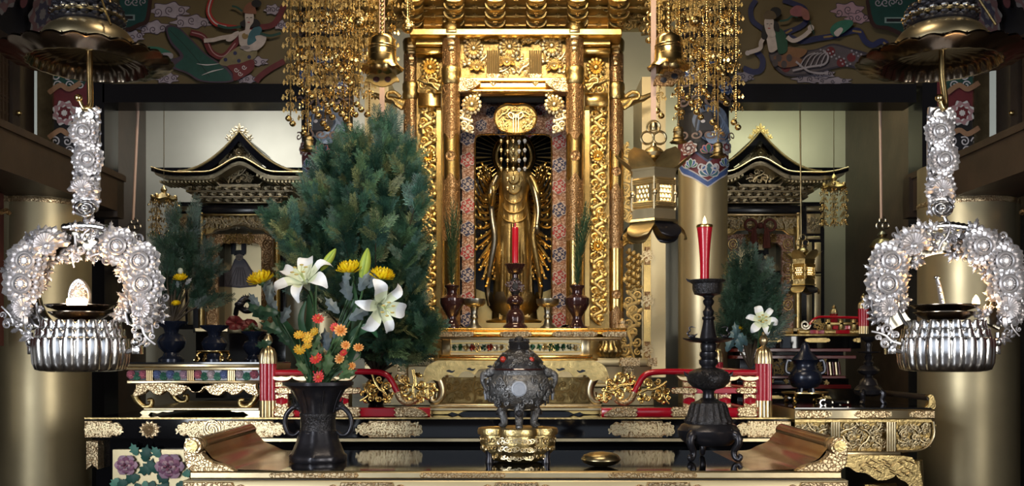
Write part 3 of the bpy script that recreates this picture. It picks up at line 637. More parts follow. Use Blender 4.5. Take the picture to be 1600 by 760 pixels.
def dais():
    t = thing('lacquer_dais', 'wide black lacquered dais with engraved gilt plates behind the table', 'dais', (0, 4.5, 0))
    a = P(132, 655, 3.95); b_ = P(1236, 655, 3.95)
    ob('top_slab', MB().box((a.x, 3.95, AZ-.083), (b_.x, 6.0, AZ)), 'lacquer', t, 0)
    b = MB(); b.bx(290, 686, 1240, 690.5, 3.93, 4.0); ob('gilt_line', b, 'gold_pale', t)
    b = MB(); b.bx(132, 653.2, 1240, 655.4, 3.94, 3.96); ob('edge_line', b, 'gold_antique', t)
    ob('body', MB().box((a.x, 4.06, 0), (b_.x, 5.9, AZ-.083)), 'lacquer', t, 0)
    for x0, x1, e in ((276, 445, (1, 1)), (557, 660, (1, 1)), (952, 1054, (1, 1)), (1150, 1236, (1, 0)), (132, 192, (0, 1))): plate(t, x0, 658, x1, 684.5, 3.95, e, m='gold_engraved')
    b = MB(); c = P(331, 671, 3.94)
    for k in range(3): b.tube([(c.x+q[0]*.034, 3.937, c.z+q[2]*.034) for q in spiral(0, 0, 1, .15, k*2.1, .8)], .0028, 5)
    b.tube([(c.x+.036*cos(i*.4), 3.937, c.z+.036*sin(i*.4)) for i in range(17)], .002, 5); ob('swirl_emblem', b, 'gold_pale', t)
    b = MB(); pts = []
    for i in range(24): q = 17 if i % 2 else 13; pts.append((233+q*cos(2*pi*i/24), 672+q*.85*sin(2*pi*i/24)))
    b.prism(pts, 3.938, 3.951, .002); st = ob('star_fitting', b, 'gold_engraved', t); put('chrys', 'gold_engraved', 'star_flower', st, 233, 672, 3.937, 10, 0, .4)
    b = MB(); b.bx(135, 690, 153, 720, 4.0, 4.07); b.prism([(135, 720), (153, 720), (153, 734), (144, 726), (135, 734)], 4.0, 4.07); ob('corner_fitting', b, 'gold_engraved', t)
    # peony panel low on the flank
    f = MB(); f.bx(176, 703, 296, 820, 4.03, 4.07); pn = ob('peony_panel', f, 'gold_flat', t, 0)
    def peony(x, y, r):
        p = MB(); g = random.Random(x)
        for l, (k, n) in enumerate(((1, 6), (.78, 6), (.52, 5), (.3, 4))):
            p.c = ((.52, .32, .42), (.36, .16, .26), (.60, .40, .48), (.34, .13, .22))[l]
            for i in range(n): petal(p, 2*pi*i/n+l*.5, .05, k, k*.72, .34, .1+l*.2, .35)
        q = r*S(4.02); p.v = [tuple(P(x, y, 4.02)+V((v[0]*q, v[1]*q*.6, v[2]*q*.9))) for v in p.v]; ob('carved_peony', p, 'painted', pn)
    for x, y, r in ((198, 727, 19), (266, 729, 24)): peony(x, y, r)
    for x, y, a_, L in ((226, 722, 1.4, 26), (236, 735, .2, 26), (218, 745, 3.4, 24), (240, 752, 4.4, 22), (282, 752, 5, 22), (200, 752, 3.6, 22), (250, 715, 2.2, 20), (226, 752, 4.9, 20), (285, 742, .2, 18), (214, 712, 2.0, 20), (240, 728, 3.6, 26), (230, 740, 1.2, 24), (212, 756, 5.2, 24), (262, 756, 3.9, 26), (276, 756, 5.6, 24), (246, 742, 5.6, 22), (186, 748, 4.0, 20)):
        l = MB(); l.c = (.015, .10, .075) if L > 21 else (.10, .30, .22); lobeleaf(l, 0, 0, a_, 1, .42, .05, 3); q = L*S(4.02)
        l.v = [tuple(P(x, y, 4.025)+V((v[0]*q, v[1]*q*.5, v[2]*q))) for v in l.v]; ob('carved_leaf', l, 'painted', pn)
dais()
# ================================================================ red balustrades with gilt fittings
def fluted_post(par, x, Y, y0, y1, r, sc=1.0, name='newel_post'):
    q = S(Y); h = y1-y0; n = 10
    b = MB(); yc = lerp(y0, y1, .34); yg = lerp(y0, y1, .80)
    for i in range(n): 
        a = 2*pi*i/n+.15; dx, dy = cos(a)*r*.74, sin(a)*r*.74
        b.m = 0; b.tube([P(x+dx, yc, Y)+V((0, dy*q, 0)), P(x+dx, yg, Y)+V((0, dy*q, 0))], r*.27*q, 8)
        b.m = 1; b.tube([P(x+dx, yg, Y)+V((0, dy*q, 0)), P(x+dx, y1, Y)+V((0, dy*q, 0))], r*.28*q, 8)
    b.m = 1; b.lp(x, Y, [(r*.6, yc), (r*.6, y1)], 12)
    p = ob(name, b, ['lacquer_red', 'gold_pale'], par)
    b = MB(); yy = lambda t: lerp(y0, y1, t)
    b.lp(x, Y, [(r*.98, yy(.345)), (r*1.0, yy(.30)), (r*.92, yy(.22)), (r*.66, yy(.16)), (r*.34, yy(.14)), (r*.26, yy(.125))], 40, rf=lambda a, i, rr: rr*(1.02+(.16*abs(cos(5*a))**.6-.08 if i < 4 else 0))); ob('post_cap', b, 'gold_pale', p)
    b = MB(); b.lp(x, Y, [(r*.26, yy(.13)), (r*.30, yy(.115)), (r*.5, yy(.08)), (r*.52, yy(.05)), (r*.36, yy(.01)), (r*.2, yy(-.01)), (r*.24, yy(-.03)), (0, yy(-.05))], 24, rf=lambda a, i, rr: rr*(1+.07*cos(8*a+i))); ob('post_finial', b, 'gold_pale', p)
    return p
def balustrade(s, label):
    X = lambda x: x if s > 0 else 2*806-x; Y = 4.05
    t = thing('balustrade', label, 'balustrade', P(X(1080), 654, Y), 'red balustrades on the dais')
    def sp(x0, y0, x1, y1, Ya, Yb, m, nm, bev=1):
        b = MB(); b.bb(min(X(x0), X(x1)), y0, max(X(x0), X(x1)), y1, Ya, Yb, bev); return ob(nm, b, m, t)
    sp(940, 638, 1185, 652, 4.03, 4.09, 'lacquer_red', 'base_rail')
    for x0, x1 in ((963, 997), (1048, 1092), (1152, 1185)):
        b = MB(); e = 4; b.prism([(X(x), y) for x, y in ((x0+e, 636.5), (x1-e, 636.5), (x1, 641), (x1-3, 645), (x1, 649), (x1-e, 652), (x0+e, 652), (x0, 649), (x0+3, 645), (x0, 641))], 4.02, 4.03, .002); ob('rail_plate', b, 'gold_engraved', t)
    b = MB(); b.prism([(X(x), y) for x, y in c2([(944, 651), (956, 640), (966, 637), (976, 640), (980, 651)], 4, True)], 4.012, 4.03, .002); ob('rail_nose', b, 'gold_engraved', t)
    # top rail: straight, then sweeping down to a gilt curl
    pts = [P(X(1190), 583, Y), P(X(1120), 583, Y)]+[P(X(x), y, Y) for x, y in c2([(1060, 581), (1022, 582), (1006, 588), (998, 600), (992, 612), (990, 616)], 5, False)]
    b = MB(); b.tube(pts, 4.8*S(Y), 12); ob('top_rail', b, 'lacquer_red', t)
    pts = [P(X(x), y, Y) for x, y in c2([(991, 613), (986, 624), (976, 630), (966, 628), (961, 624)], 5, False)]
    b = MB(); b.tube(pts, [lerp(6, 3.5, i/(len(pts)-1))*S(Y) for i in range(len(pts))], 12); ob('rail_tail', b, 'gold_engraved', t)
    for x in (1075, 1140, 1172):
        b = MB(); b.prism([(X(u), v) for u, v in c2([(x-18, 587), (x-8, 589), (x, 588), (x+8, 589), (x+18, 587), (x+12, 594), (x, 596), (x-12, 594)], 3, True)], 4.03, 4.07, .002); ob('rail_bracket', b, 'gold_pale', t)
    sp(1052, 606.5, 1185, 615.5, 4.035, 4.075, 'lacquer_red', 'middle_rail')
    for x0, x1 in ((1048, 1090), (1150, 1184)): plate(t, min(X(x0), X(x1)), 606, max(X(x0), X(x1)), 616, 4.035, (1, 1))
    for x in (1077, 1133, 1172):
        sp(x-9, 596, x+9, 640, 4.045, 4.07, 'lacquer_red', 'strut')
        for y0, y1, d in ((597, 605, 0), (617, 624, 1), (630, 637, -1)):
            b = MB(); pp = [(x-9.5, y0), (x+9.5, y0), (x+9.5, y1), (x, y1+(3 if d < 0 else -3)*abs(d)), (x-9.5, y1)] if d >= 0 else [(x-9.5, y0), (x, y0+3), (x+9.5, y0), (x+9.5, y1), (x-9.5, y1)]
            b.prism([(X(u), v) for u, v in pp], 4.038, 4.046, .001); ob('strut_plate', b, 'gold_engraved', t)
    # carved gilt waves either side of the curl
    put('scroll', 'gold', 'carved_wave', t, X(1018), 609, Y, 21, .3, 1, s < 0); put('scroll', 'gold', 'carved_wave', t, X(1036), 616, Y+.01, 14, 1.8, 1, s < 0)
    put('scroll', 'gold', 'carved_wave', t, X(966), 605, Y+.02, 22, 2.2, 1, s > 0); put('acanthus', 'gold', 'carved_wave', t, X(948), 616, Y+.02, 18, .9, 1, s > 0); put('scroll', 'gold', 'carved_wave', t, X(984), 598, Y+.03, 13, 1.0, 1, s > 0)
    put('leafspray', 'gold', 'carved_wave', t, X(1006), 626, Y-.01, 14, -.6, 1, s < 0)
    fluted_post(t, X(1193), Y, 525, 651.4, 13)
    # the return along the side of the dais
    xe = P(X(1193), 583, Y).x
    for z, r, m in ((583, 4.4, 'lacquer_red'), (611, 4, 'lacquer_red'), (645.5, 4.2, 'lacquer_red')):
        b = MB(); zz = P(0, z, Y).z; b.tube([(xe, Y, zz), (xe, 5.0, zz)], r*S(Y), 10); ob('side_rail', b, m, t)
    q = 5.0; xx = CX+xe*F/q; fluted_post(t, xx, q, HY-(P(0, 525, Y).z-EZ)*F/q, HY-(AZ-EZ)*F/q, 13*Y/q)
    return t
balustrade(1, 'red balustrade with gilt fittings behind the tall bronze candlestick')
balustrade(-1, 'red balustrade with gilt fittings behind the lily vase')
# ================================================================ gilded offering stand before the shrine
SZ = EZ-(513-HY)*4.2/F
def offering_stand():
    t = thing('offering_stand', 'gilded offering stand with cloud apron before the central shrine', 'stand', (0, 4.4, AZ)); Y = 4.2
    b = MB(); b.bb(632, 513, 980, 517, Y-.02, 4.61, 1); b.bb(634, 517, 978, 527, Y-.03, 4.61, 4); ob('shelf', b, 'gold', t)
    for x0, x1 in ((672, 742), (780, 832), (862, 935)): plate(t, x0, 518, x1, 527, Y-.03, t=.004)
    plate(t, 940, 518, 980, 527, Y-.03, (1, 0), t=.004)
    for x in (973, 637):
        b = MB(); b.lp(x, Y+.03, [(8, 513), (8, 509), (5, 507), (5.5, 502), (2, 498), (0, 497.5)], 16); ob('shelf_knob', b, 'gold_engraved', t)
    b = MB(); b.bb(640, 527, 972, 531, Y-.01, 4.59, 1); ob('moulding', b, 'gold_pale', t)
    b = MB(); b.bx(694, 531, 918, 555, Y+.02, 4.55); ob('frieze_box', b, 'gold_flat', t, 0)
    b = MB(); b.bb(690, 531, 704, 556, Y+.0, Y+.03, 1); ob('frieze_end', b, 'gold_pale', t); b = MB(); b.bb(908, 531, 922, 556, Y, Y+.03, 1); ob('frieze_end', b, 'gold_pale', t)
    for x0, x1 in ((704, 790), (817, 905)):
        b = MB(); o = c2([(x0, 543), (x0+4, 537), (x1-4, 537), (x1, 543), (x1-4, 550), (x0+4, 550)], 3); b.tube([P(x, y, Y+.015) for x, y in o+[o[0]]], .0035, 5, False); ob('panel_rim', b, 'gold', t)
        g = random.Random(x0)
        for i in range(9):
            p = MB(); p.c = g.choice([(.35, .05, .03), (.05, .16, .08), (.5, .36, .15), (.5, .4, .3), (.06, .14, .1)]); r = g.uniform(3.5, 5.5)*S(Y)
            for k in range(6): petal(p, k*pi/3, 0, 1, .7, .4)
            p.v = [tuple(P(x0+6+i*(x1-x0-12)/8, 543+g.uniform(-3, 3), Y+.015)+V((v[0]*r, v[1]*r, v[2]*r))) for v in p.v]; ob('painted_carving', p, 'painted_metal', t)
    put('scroll', 'gold', 'carved_scroll', t, 745, 543, Y+.015, 7, 1, .6); put('scroll', 'gold', 'carved_scroll', t, 862, 543, Y+.015, 7, 1, .6)
    b = MB(); b.bb(686, 555, 926, 560, Y-.01, 4.57, 1.5); b.bb(678, 560, 934, 564, Y-.025, 4.59, 1.5); ob('moulding', b, 'gold', t)
    # cloud-edged apron and curved legs
    half = [(806, 566), (806, 571), (790, 572), (776, 574), (768, 580), (760, 577), (748, 578), (742, 586), (734, 581), (722, 582), (714, 590), (704, 586), (694, 588), (686, 596), (676, 594), (664, 598), (663, 584), (672, 570), (684, 563)]
    L_ = c2(half[2:17], 3, False); lft = [(806, 564), (806, 572)]+L_+c2([(664, 598), (661, 588), (668, 572), (684, 563.5)], 4, False)
    for s in (1, -1):
        b = MB(); b.prism([(x if s > 0 else 1612-x, y) for x, y in lft], Y-.04, Y); a = ob('cloud_apron', b, 'gold_chased', t)
        for x, y in ((704, 580), (736, 577), (768, 573)):
            c = MB(); c.prism([(u if s > 0 else 1612-u, v) for u, v in c2([(x-7, y), (x-2, y-2), (x+2, y), (x+7, y-1), (x+3, y+3), (x-3, y+2)], 3)], Y-.042, Y-.039); ob('cutout_shade_patch', c, 'lacquer_matt', a)  # solid black patch laid on, stands in for the dark of a hole
        lg = c2([(684, 590), (690, 604), (690, 618), (682, 628), (674, 626), (675, 618)], 5, False)
        for yy in (Y, 4.51):
            b = MB(); pts = [P(x if s > 0 else 1612-x, y, Y)+V((0, yy-Y, 0)) for x, y in lg]; b.tube(pts, [lerp(9, 4.5, (i/(len(pts)-1))**.6)*S(Y) for i in range(len(pts))], 10); ob('curved_leg', b, 'gold_pale', t)
        b = MB(); b.prism([(u if s > 0 else 1612-u, v) for u, v in c2([(672, 648), (672, 641), (740, 641), (742, 643), (724, 644), (716, 648), (706, 645), (700, 648)], 2)], Y-.03, Y+.0, .002); ob('foot_bracket', b, 'gold', t)
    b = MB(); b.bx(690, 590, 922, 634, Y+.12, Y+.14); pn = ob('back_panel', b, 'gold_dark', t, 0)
    for i, x in enumerate((708, 740, 775, 838, 872, 905)): put('scroll', 'gold_dark', 'carved_scroll', pn, x, 612, Y+.11, 19, i*.9, .6, i % 2)
    b = MB(); b.bb(672, 632, 940, 637, Y-.02, 4.6, 1); b.bb(670, 637, 942, 643, Y-.035, 4.61, 1.5); ob('base_rail', b, 'gold_pale', t)
    b = MB(); b.bx(676, 643, 936, 648, Y+.0, 4.59); ob('plinth', b, 'lacquer', t, 0)
offering_stand()
# ================================================================ the central shrine
def engraved_column(par, x, Y, r, y0, y1, name='column'):
    b = MB(); b.lp(x, Y, [(r, y1), (r, y0)], 26); c = ob(name, b, 'gold_column' if False else 'gold', par)
    def sl(a, z, m, g, nm='engraved_sleeve', pointed=0):
        b = MB(); n = 24; q = S(Y); rr = (r+g)*q; cx = (x-CX)*q
        def f(u, v):
            th = 2*pi*u; yy = lerp(a, z+(pointed*(.5+.5*cos(4*th)) if v > .5 else 0), v) if pointed >= 0 else lerp(a+(-pointed*(.5+.5*cos(4*th))*-1 if v < .5 else 0), z, v)
            return (cx+rr*sin(th), Y-rr*cos(th), EZ+(HY-yy)*q)
        b.grid(f, n, 3); ob(nm, b, m, c)
    sl(y0+20, y0+76, 'copper_engraved', .5); sl(y0+90, y0+168, 'copper_engraved', .5, pointed=12)
    sl(lerp(y0, y1, .52), lerp(y0, y1, .72), 'copper_engraved', .5, pointed=-12)
    sl(lerp(y0, y1, .94), y1, 'copper_engraved', .6, pointed=-10)
    b = MB(); b.lp(x, Y, [(r+.5, y0+92), (r+2, y0+90), (r+2.4, y0+82), (r+1, y0+78), (r+2.4, y0+74), (r+2, y0+66), (r+.5, y0+64)], 26, cap=False); ob('carved_band', b, 'gold_antique', c)
    b = MB(); b.lp(x, Y, [(r*.9, y0+20), (r*1.12, y0+12), (r*1.16, y0), (r, y0-4)], 26); ob('column_head', b, 'gold_antique', c)
    for k, yy in enumerate((y0+3, y0+12, y0+22, y0+30)):
        b = MB(); b.bb(x-r*(.62-.1*k), yy, x+r*(.62-.1*k), yy+6, Y-(r*1.17)*S(Y)-.004, Y, 1.5); ob('column_strap', b, 'gold_pale', c)
    for yy in (y0+204, lerp(y0, y1, .88)):
        b = MB(); b.lathe((0, 0, 0), [(.62, -.02), (.62, .03), (.5, .06), (.45, .02), (.2, .03), (.1, .08), (0, .08)], 18); k = r*S(Y); p = P(x, yy, Y)
        b.v = [(p.x+v[0]*k, Y-k*sqrt_(v[0])-v[2]*k, p.z+v[1]*k) for v in b.v]; ob('medallion', b, 'copper_engraved', c)
    return c
def sqrt_(v): return math.sqrt(max(0, 1-v*v))
def shrine():
    t = thing('central_shrine', 'tall gilded shrine with carved columns around the standing statue', 'shrine', (0, 5.3, AZ))
    # base with ledges
    b = MB(); b.bb(570, 560, 1027, 572, 4.88, 5.8, 1); b.bb(580, 572, 1018, 600, 4.92, 5.8, 1); b.bb(566, 600, 1030, 606, 4.9, 5.8, 1); b.bb(575, 606, 1022, HY+(EZ-AZ)*F/4.93, 4.93, 5.8, 1); ob('base', b, 'gold_flat', t)
    for x0, x1 in ((968, 1000), (1012, 1027), (600, 630), (571, 590)):
        b = MB(); b.bx(x0, 559.5, x1, 572.5, 4.874, 4.9); ob('base_plate', b, 'gold_engraved', t)
    for x in (975, 620):
        b = MB(); b.bx(x, 572, x+15, 606, 4.9, 4.93); ob('base_plate', b, 'gold_engraved', t)
    b = MB(); b.bx(640, 531, 975, 562, 4.98, 5.8); ob('floor_step', b, 'gold_dark', t, 0)
    # outer side walls: cream-gold panels beside the columns
    for x0, x1 in ((1003, 1040), (570, 607)):
        b = MB(); b.bx(x0, 120, x1, 590, 5.22, 5.6); pn = ob('side_panel', b, 'gold_flat', t, 0)
        xm = x0+3 if x0 > 800 else x1-15
        b = MB(); b.bx(xm, 240, xm+11, 560, 5.205, 5.22); ob('panel_stile', b, 'gold', pn, 0)
        for y in (400, 470, 548): plate(pn, xm+1, y-14, xm+10, y+14, 5.205, (0, 0), 'copper_engraved', .004)
    for s in (-1, 1):
        X = lambda x: x if s > 0 else 1603-x
        engraved_column(t, X(898), 4.98, 13.5, 42, 508)
        engraved_column(t, X(962)+(2 if s < 0 else 0), 5.15, 12, 66, 515)
        # carved panel between the columns
        a, c = min(X(914), X(950)), max(X(914), X(950))
        b = MB(); b.bx(a-2, 30, c+2, 520, 5.12, 5.16); pn = ob('carved_panel', b, 'gold_dark', t, 0)  # dark backing puts the shade of the carving's crevices into the colour
        for i, y in enumerate((190, 232, 274, 316, 358, 400, 442, 484)):
            put('acanthus', 'gold_carved', 'carved_acanthus', pn, X(935), y, 5.10, 23, .1, 1.3, (i+(s > 0)) % 2)
        for y in (244, 385): put('chrys', 'gold', 'carved_flower', pn, X(934), y, 5.085, 13)
        b = MB(); b.bx(min(X(914), X(921)), 160, max(X(914), X(921)), 510, 5.09, 5.12); ob('panel_stile', b, 'gold', pn, 0)
        b = MB(); b.bb(a, 145, c, 166, 5.05, 5.12, 1); ob('tie_block', b, 'gold', pn)
        put('chrys', 'gold_carved', 'carved_flower', pn, X(931), 106, 5.06, 17); put('scroll', 'gold_carved', 'carved_scroll', pn, X(931), 132, 5.06, 17, .4, .9, s < 0); put('leafspray', 'gold_carved', 'carved_leaf', pn, X(922), 128, 5.05, 14, -.8 if s > 0 else .8)
        b = MB(); b.bb(a-4, 58, c+4, 70, 5.0, 5.1, 1); b.bb(a-4, 74, c+4, 84, 5.03, 5.1, 1); ob('side_lintel', b, 'gold', t)
        b = MB(); b.tube([P(X(x), y, 5.02) for x, y in ((925, 66), (930, 60), (936, 64), (933, 70), (926, 68))], 2.5*S(5), 6); ob('lintel_curl', b, 'gold_antique', t)
        # scrolled wing carving outside the outer column
        for i, y in enumerate((430, 470, 505)): put('acanthus', 'gold_antique', 'wing_carving', t, X(988), y, 5.14, 22, .2*s, .9, s < 0)
        # bird-like carved feather mass
        for i in range(16): put('bud', 'gold_antique', 'carved_feather', t, X(986+7*(i % 3)-3), 392+(i//3)*11+(i % 3)*4, 5.13, 9, pi+.2*s)
        put('mum', 'gold_antique', 'carved_flower', t, X(986), 375, 5.12, 17, -.4*s)
        for i, (x, y) in enumerate(((978, 250), (982, 290), (980, 330))): put('acanthus', 'gold_antique', 'wing_carving', t, X(x), y, 5.16, 22, -.3*s, .9, s < 0)
        # elephant-nose brackets jutting from the columns
        for (x, y, Y, k) in ((985, 158, 5.1, 1), (925, 132, 5.0, .7)):
            b = MB(); b.tube([P(X(x+(u)*k), y+v*k, Y) for u, v in ((-14, 6), (-4, 2), (8, -2), (20, -4), (32, -10), (38, -8))], [9*k*S(Y), 8*k*S(Y), 6.5*k*S(Y), 5*k*S(Y), 3.5*k*S(Y), 2*k*S(Y)], 9)
            b.tube([P(X(x+u*k), y+v*k, Y-.02) for u, v in c2([(-8, -6), (2, -14), (12, -12), (12, -4), (4, -2), (-2, 6), (-10, 12)], 3, False)], 3*k*S(Y), 7); ob('bracket_nose', b, 'gold_antique', t)
        put('scroll', 'gold_antique', 'carved_scroll', t, X(960), 545, 4.95, 24, .5, .9, s < 0); put('scroll', 'gold_antique', 'carved_scroll', t, X(985), 540, 4.93, 20, 2, .9, s < 0)
    # gilded drum beside the shelf end
        b = MB(); b.lp(X(952), 4.92, [(14, 558), (20, 552), (20, 546), (14, 540), (14, 532), (19, 530), (19, 524), (14, 520)], 36, rf=lambda a_, i, r: r*(1+.05*cos(18*a_))); ob('ribbed_drum', b, 'gold_antique', t)
    # lintels and flower frieze above the door
    b = MB(); b.bb(640, 44, 972, 55, 4.93, 5.2, 1.5); ob('upper_lintel', b, 'gold', t)
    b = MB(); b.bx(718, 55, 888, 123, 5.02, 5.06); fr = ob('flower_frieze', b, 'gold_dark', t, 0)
    for x, y, r, k in ((740, 76, 17, 'chrys'), (796, 74, 19, 'chrys'), (862, 72, 18, 'chrys'), (768, 62, 12, 'mum'), (826, 64, 13, 'mum'), (806, 112, 12, 'leafspray'), (729, 100, 13, 'leafspray'), (745, 106, 13, 'mum'), (792, 98, 14, 'mum'), (812, 92, 12, 'leafspray'), (822, 104, 13, 'scroll'), (866, 104, 14, 'mum'), (852, 96, 13, 'leafspray'), (876, 92, 12, 'scroll'), (730, 62, 11, 'leafspray'), (878, 60, 11, 'mum'), (756, 92, 11, 'scroll'), (848, 60, 12, 'scroll'), (784, 112, 12, 'scroll'), (878, 112, 12, 'leafspray')): put(k, 'gold_pale', 'carved_flower', fr, x, y, 5.0+.01*(r < 13), r, (x*7 % 10-5)*.08, .9)
    for x in (770, 836):
        for k in range(6):
            b = MB(); b.tube([P(x-8+k*3.4, 79, 4.99), P(x-8+k*3.4, 116, 4.99)], 1.7*S(5), 6); ob('flute', b, 'gold_pale', fr)
        b = MB(); b.prism([(x-11, 115), (x+12, 115), (x+6, 128), (x+.5, 134), (x-5, 128)], 4.98, 5.0, .002); ob('flute_drop', b, 'gold_engraved', fr)
    b = MB(); b.bb(716, 121, 890, 127, 4.97, 5.1, 1); b.bb(716, 127, 890, 139, 4.99, 5.1, 3); b.bb(716, 139, 890, 143, 4.97, 5.1, 1); ob('door_lintel', b, 'gold', t)
    for s in (-1, 1):
        X = lambda x: x if s > 0 else 1603-x
        b = MB(); b.prism([(X(x), y) for x, y in c2([(890, 122), (890, 142), (872, 142), (860, 136), (852, 128), (864, 123)], 3)], 4.955, 4.98, .002); b.tube([P(X(q[0]), q[2], 4.952) for q in spiral(868, 131, 8, 2, 0, 1.4)], .003, 5); ob('lintel_end', b, 'gold_engraved', t)
        put('chrys', 'gold_pale', 'carved_flower', t, X(866), 164, 4.98, 17, .2); put('acanthus', 'gold_pale', 'corner_carving', t, X(874), 192, 4.99, 18, .3*s, .9, s > 0); put('leafspray', 'gold_pale', 'corner_carving', t, X(856), 152, 4.99, 12, 1.0*s)
    # bracket clusters under the roof
    for row in range(4):
        y = 40-row*13.5; Y = 5.0-.075*row
        b = MB(); b.bb(560-row*8, y-3.2, 1046+row*8, y+.2, Y+.02, Y+.12, .8); tier = ob('bracket_beam', b, 'gold_antique' if row else 'gold_pale', t)
        n = 15
        for i in range(n):
            x = 806+(i-(n-1)/2)*32.3+(0 if row % 2 == 0 else 0); big = i % 2 == 0
            if big:
                b = MB(); q = c2([(x-17, y-9), (x-15, y-2), (x-8, y+3), (x+8, y+3), (x+15, y-2), (x+17, y-9)], 3, False); b.prism(q, Y-.03, Y+.03, .003); ob('bracket_arm', b, 'gold_antique', tier)
                for dx in (-13.5, 0, 13.5): inst(lib('block', 'gold_pale'), 'bearing_block', tier, P(x+dx, y-10.5, Y-.01), (0, 0, 0), 5.2*S(Y))
                inst(lib('block', 'gold'), 'bearing_block', tier, P(x, y-4, Y-.07), (0, 0, 0), 4.6*S(Y))
            else: put('leafspray', 'gold_antique', 'carved_leaf', tier, x, y, Y+.01, 7, 0, .6)
    for s in (-1, 1):
        for k in range(5): put('scroll', 'gold_dark', 'dragon_nose', t, 806+s*(150+k*22), 8+k*13+(k % 2)*10, 4.9+.05*k, 17, s*.8, 1, s < 0)
    # brocade surround with arched opening
    o = c2([(742, 222), (744, 214), (752, 210)], 4, False)+c2([(852, 210), (860, 214), (862, 222)], 4, False)
    b = MB(); Y = 5.2
    b.prism([(722, 143), (885, 143), (885, 512), (862, 512)]+list(reversed(o))+[(742, 512), (722, 512)], Y, Y+.03); br = ob('brocade_surround', b, 'brocade', t, 0)
    b = MB(); b.tube([P(x, y, Y-.004) for x, y in [(742, 512)]+o+[(862, 512)]], 1.2*S(Y), 6); ob('opening_bead', b, 'gold', br)
    b = MB(); b.bx(716, 143, 890, 160, 5.1, 5.14); ob('gap_shade_strip', b, 'lacquer_matt', t, 0)  # black strip stands in for the shade in the gap under the lintel
    k = 0
    for x, ys in ((731, (216, 250, 288, 322, 358, 394, 430, 468, 500)), (874, (222, 258, 292, 328, 362, 398, 434, 470, 500)), (768, (176,)), (845, (172,)), (752, (196,)), (861, (196,)), (786, (206,)), (828, (206,))):
        for y in ys:
            p = Paint(flatmap(Y)); c = (RD if k % 2 else NV); k += 1; r = 13 if x in (731, 874) else 10
            p.flower(x, y, r, c, c, 6, (.45, .36, .34)); 
            for a in range(4): p.swirl(x+r*.55*cos(a*1.57+.6), y+r*.55*sin(a*1.57+.6), r*.36, 1.3, (.55, .45, .42), a*1.57, 1.1)
            p.done('brocade_flower', br)
    # dark chamber behind the opening
    b = MB(); b.bx(735, 160, 870, 515, 5.62, 5.66); ob('chamber_back', b, 'lacquer_matt', t, 0)
    b = MB(); b.bx(716, 150, 737, 515, 5.24, 5.66); b.bx(868, 150, 890, 515, 5.24, 5.66); ob('chamber_side', b, 'lacquer_matt', t, 0)
    b = MB(); b.bx(722, 505, 885, 520, 5.2, 5.66); ob('chamber_floor', b, 'gold', t, 0)
    b = MB(); b.bx(700, 30, 905, 60, 5.1, 5.7); ob('ceiling_board', b, 'wood_dark', t, 0)
    return t
shrine()
def keman():
    t = thing('fan_plaque', 'round openwork gilt plaque hanging above the statue', 'plaque', P(806, 165, 5.1)); Y = 5.08; q = S(Y)
    o = c2([(806, 164), (790, 163), (776, 172), (773, 188), (782, 203), (806, 209), (829, 203), (838, 188), (835, 172), (821, 163)], 4)
    b = MB(); b.tube([P(x, y, Y) for x, y in o+[o[0]]], 1.4*q, 6, False); ob('rim', b, 'gold', t)
    b = MB(); b.prism(o, Y+.01, Y+.013); ob('plate', b, 'gold_dark', t, 0)
    for x, y, r, a in ((788, 178, 10, 0), (824, 178, 10, 1), (787, 196, 9, 2), (825, 196, 9, 3), (806, 174, 9, .5)): put('scroll', 'gold', 'openwork_scroll', t, x, y, Y, r, a, .6)
    b = MB()
    for dx in (-4, 0, 4): b.tube([P(806+dx, 178, Y-.005), P(806+dx, 207, Y-.005)], .9*q, 5)
    b.tube([P(x, y, Y-.006) for x, y in c2([(806, 182), (798, 176), (794, 180), (800, 185), (806, 182), (812, 185), (818, 180), (814, 176), (806, 182)], 4, False)], 1.1*q, 5); ob('cord_bow', b, 'gold_pale', t)
    # strings of shell beads in front of the face
    for i, x in enumerate((783, 793, 802, 811, 820)):
        s = thing('bead_string', 'string of shell beads, '+('outermost on the evergreen side', 'long and pale, second from the evergreen side', 'long and pale, in the middle', 'dim, second from the lantern side', 'outermost on the lantern side')[i], 'bead string', P(x, 208, 5.12), 'bead strings before the statue')
        b = MB(); b.tube([P(x, 205, 5.12), P(x, 286, 5.12)], .5*q, 4); ob('thread', b, 'brass', s)
        for j in range(6 if i in (1, 2) else 4):
            b = MB(); y = 220+j*14.5+(i % 2)*1.5; c = P(x, y, 5.12); b.ball(c, 3.1*q, 9, 6, (1, .7, 1)); b.ball(c+V((0, 0, -2.8*q)), 2*q, 7, 5); ob('shell_bead', b, 'stone_pale' if i > 2 else 'gold_pale', s)
keman()
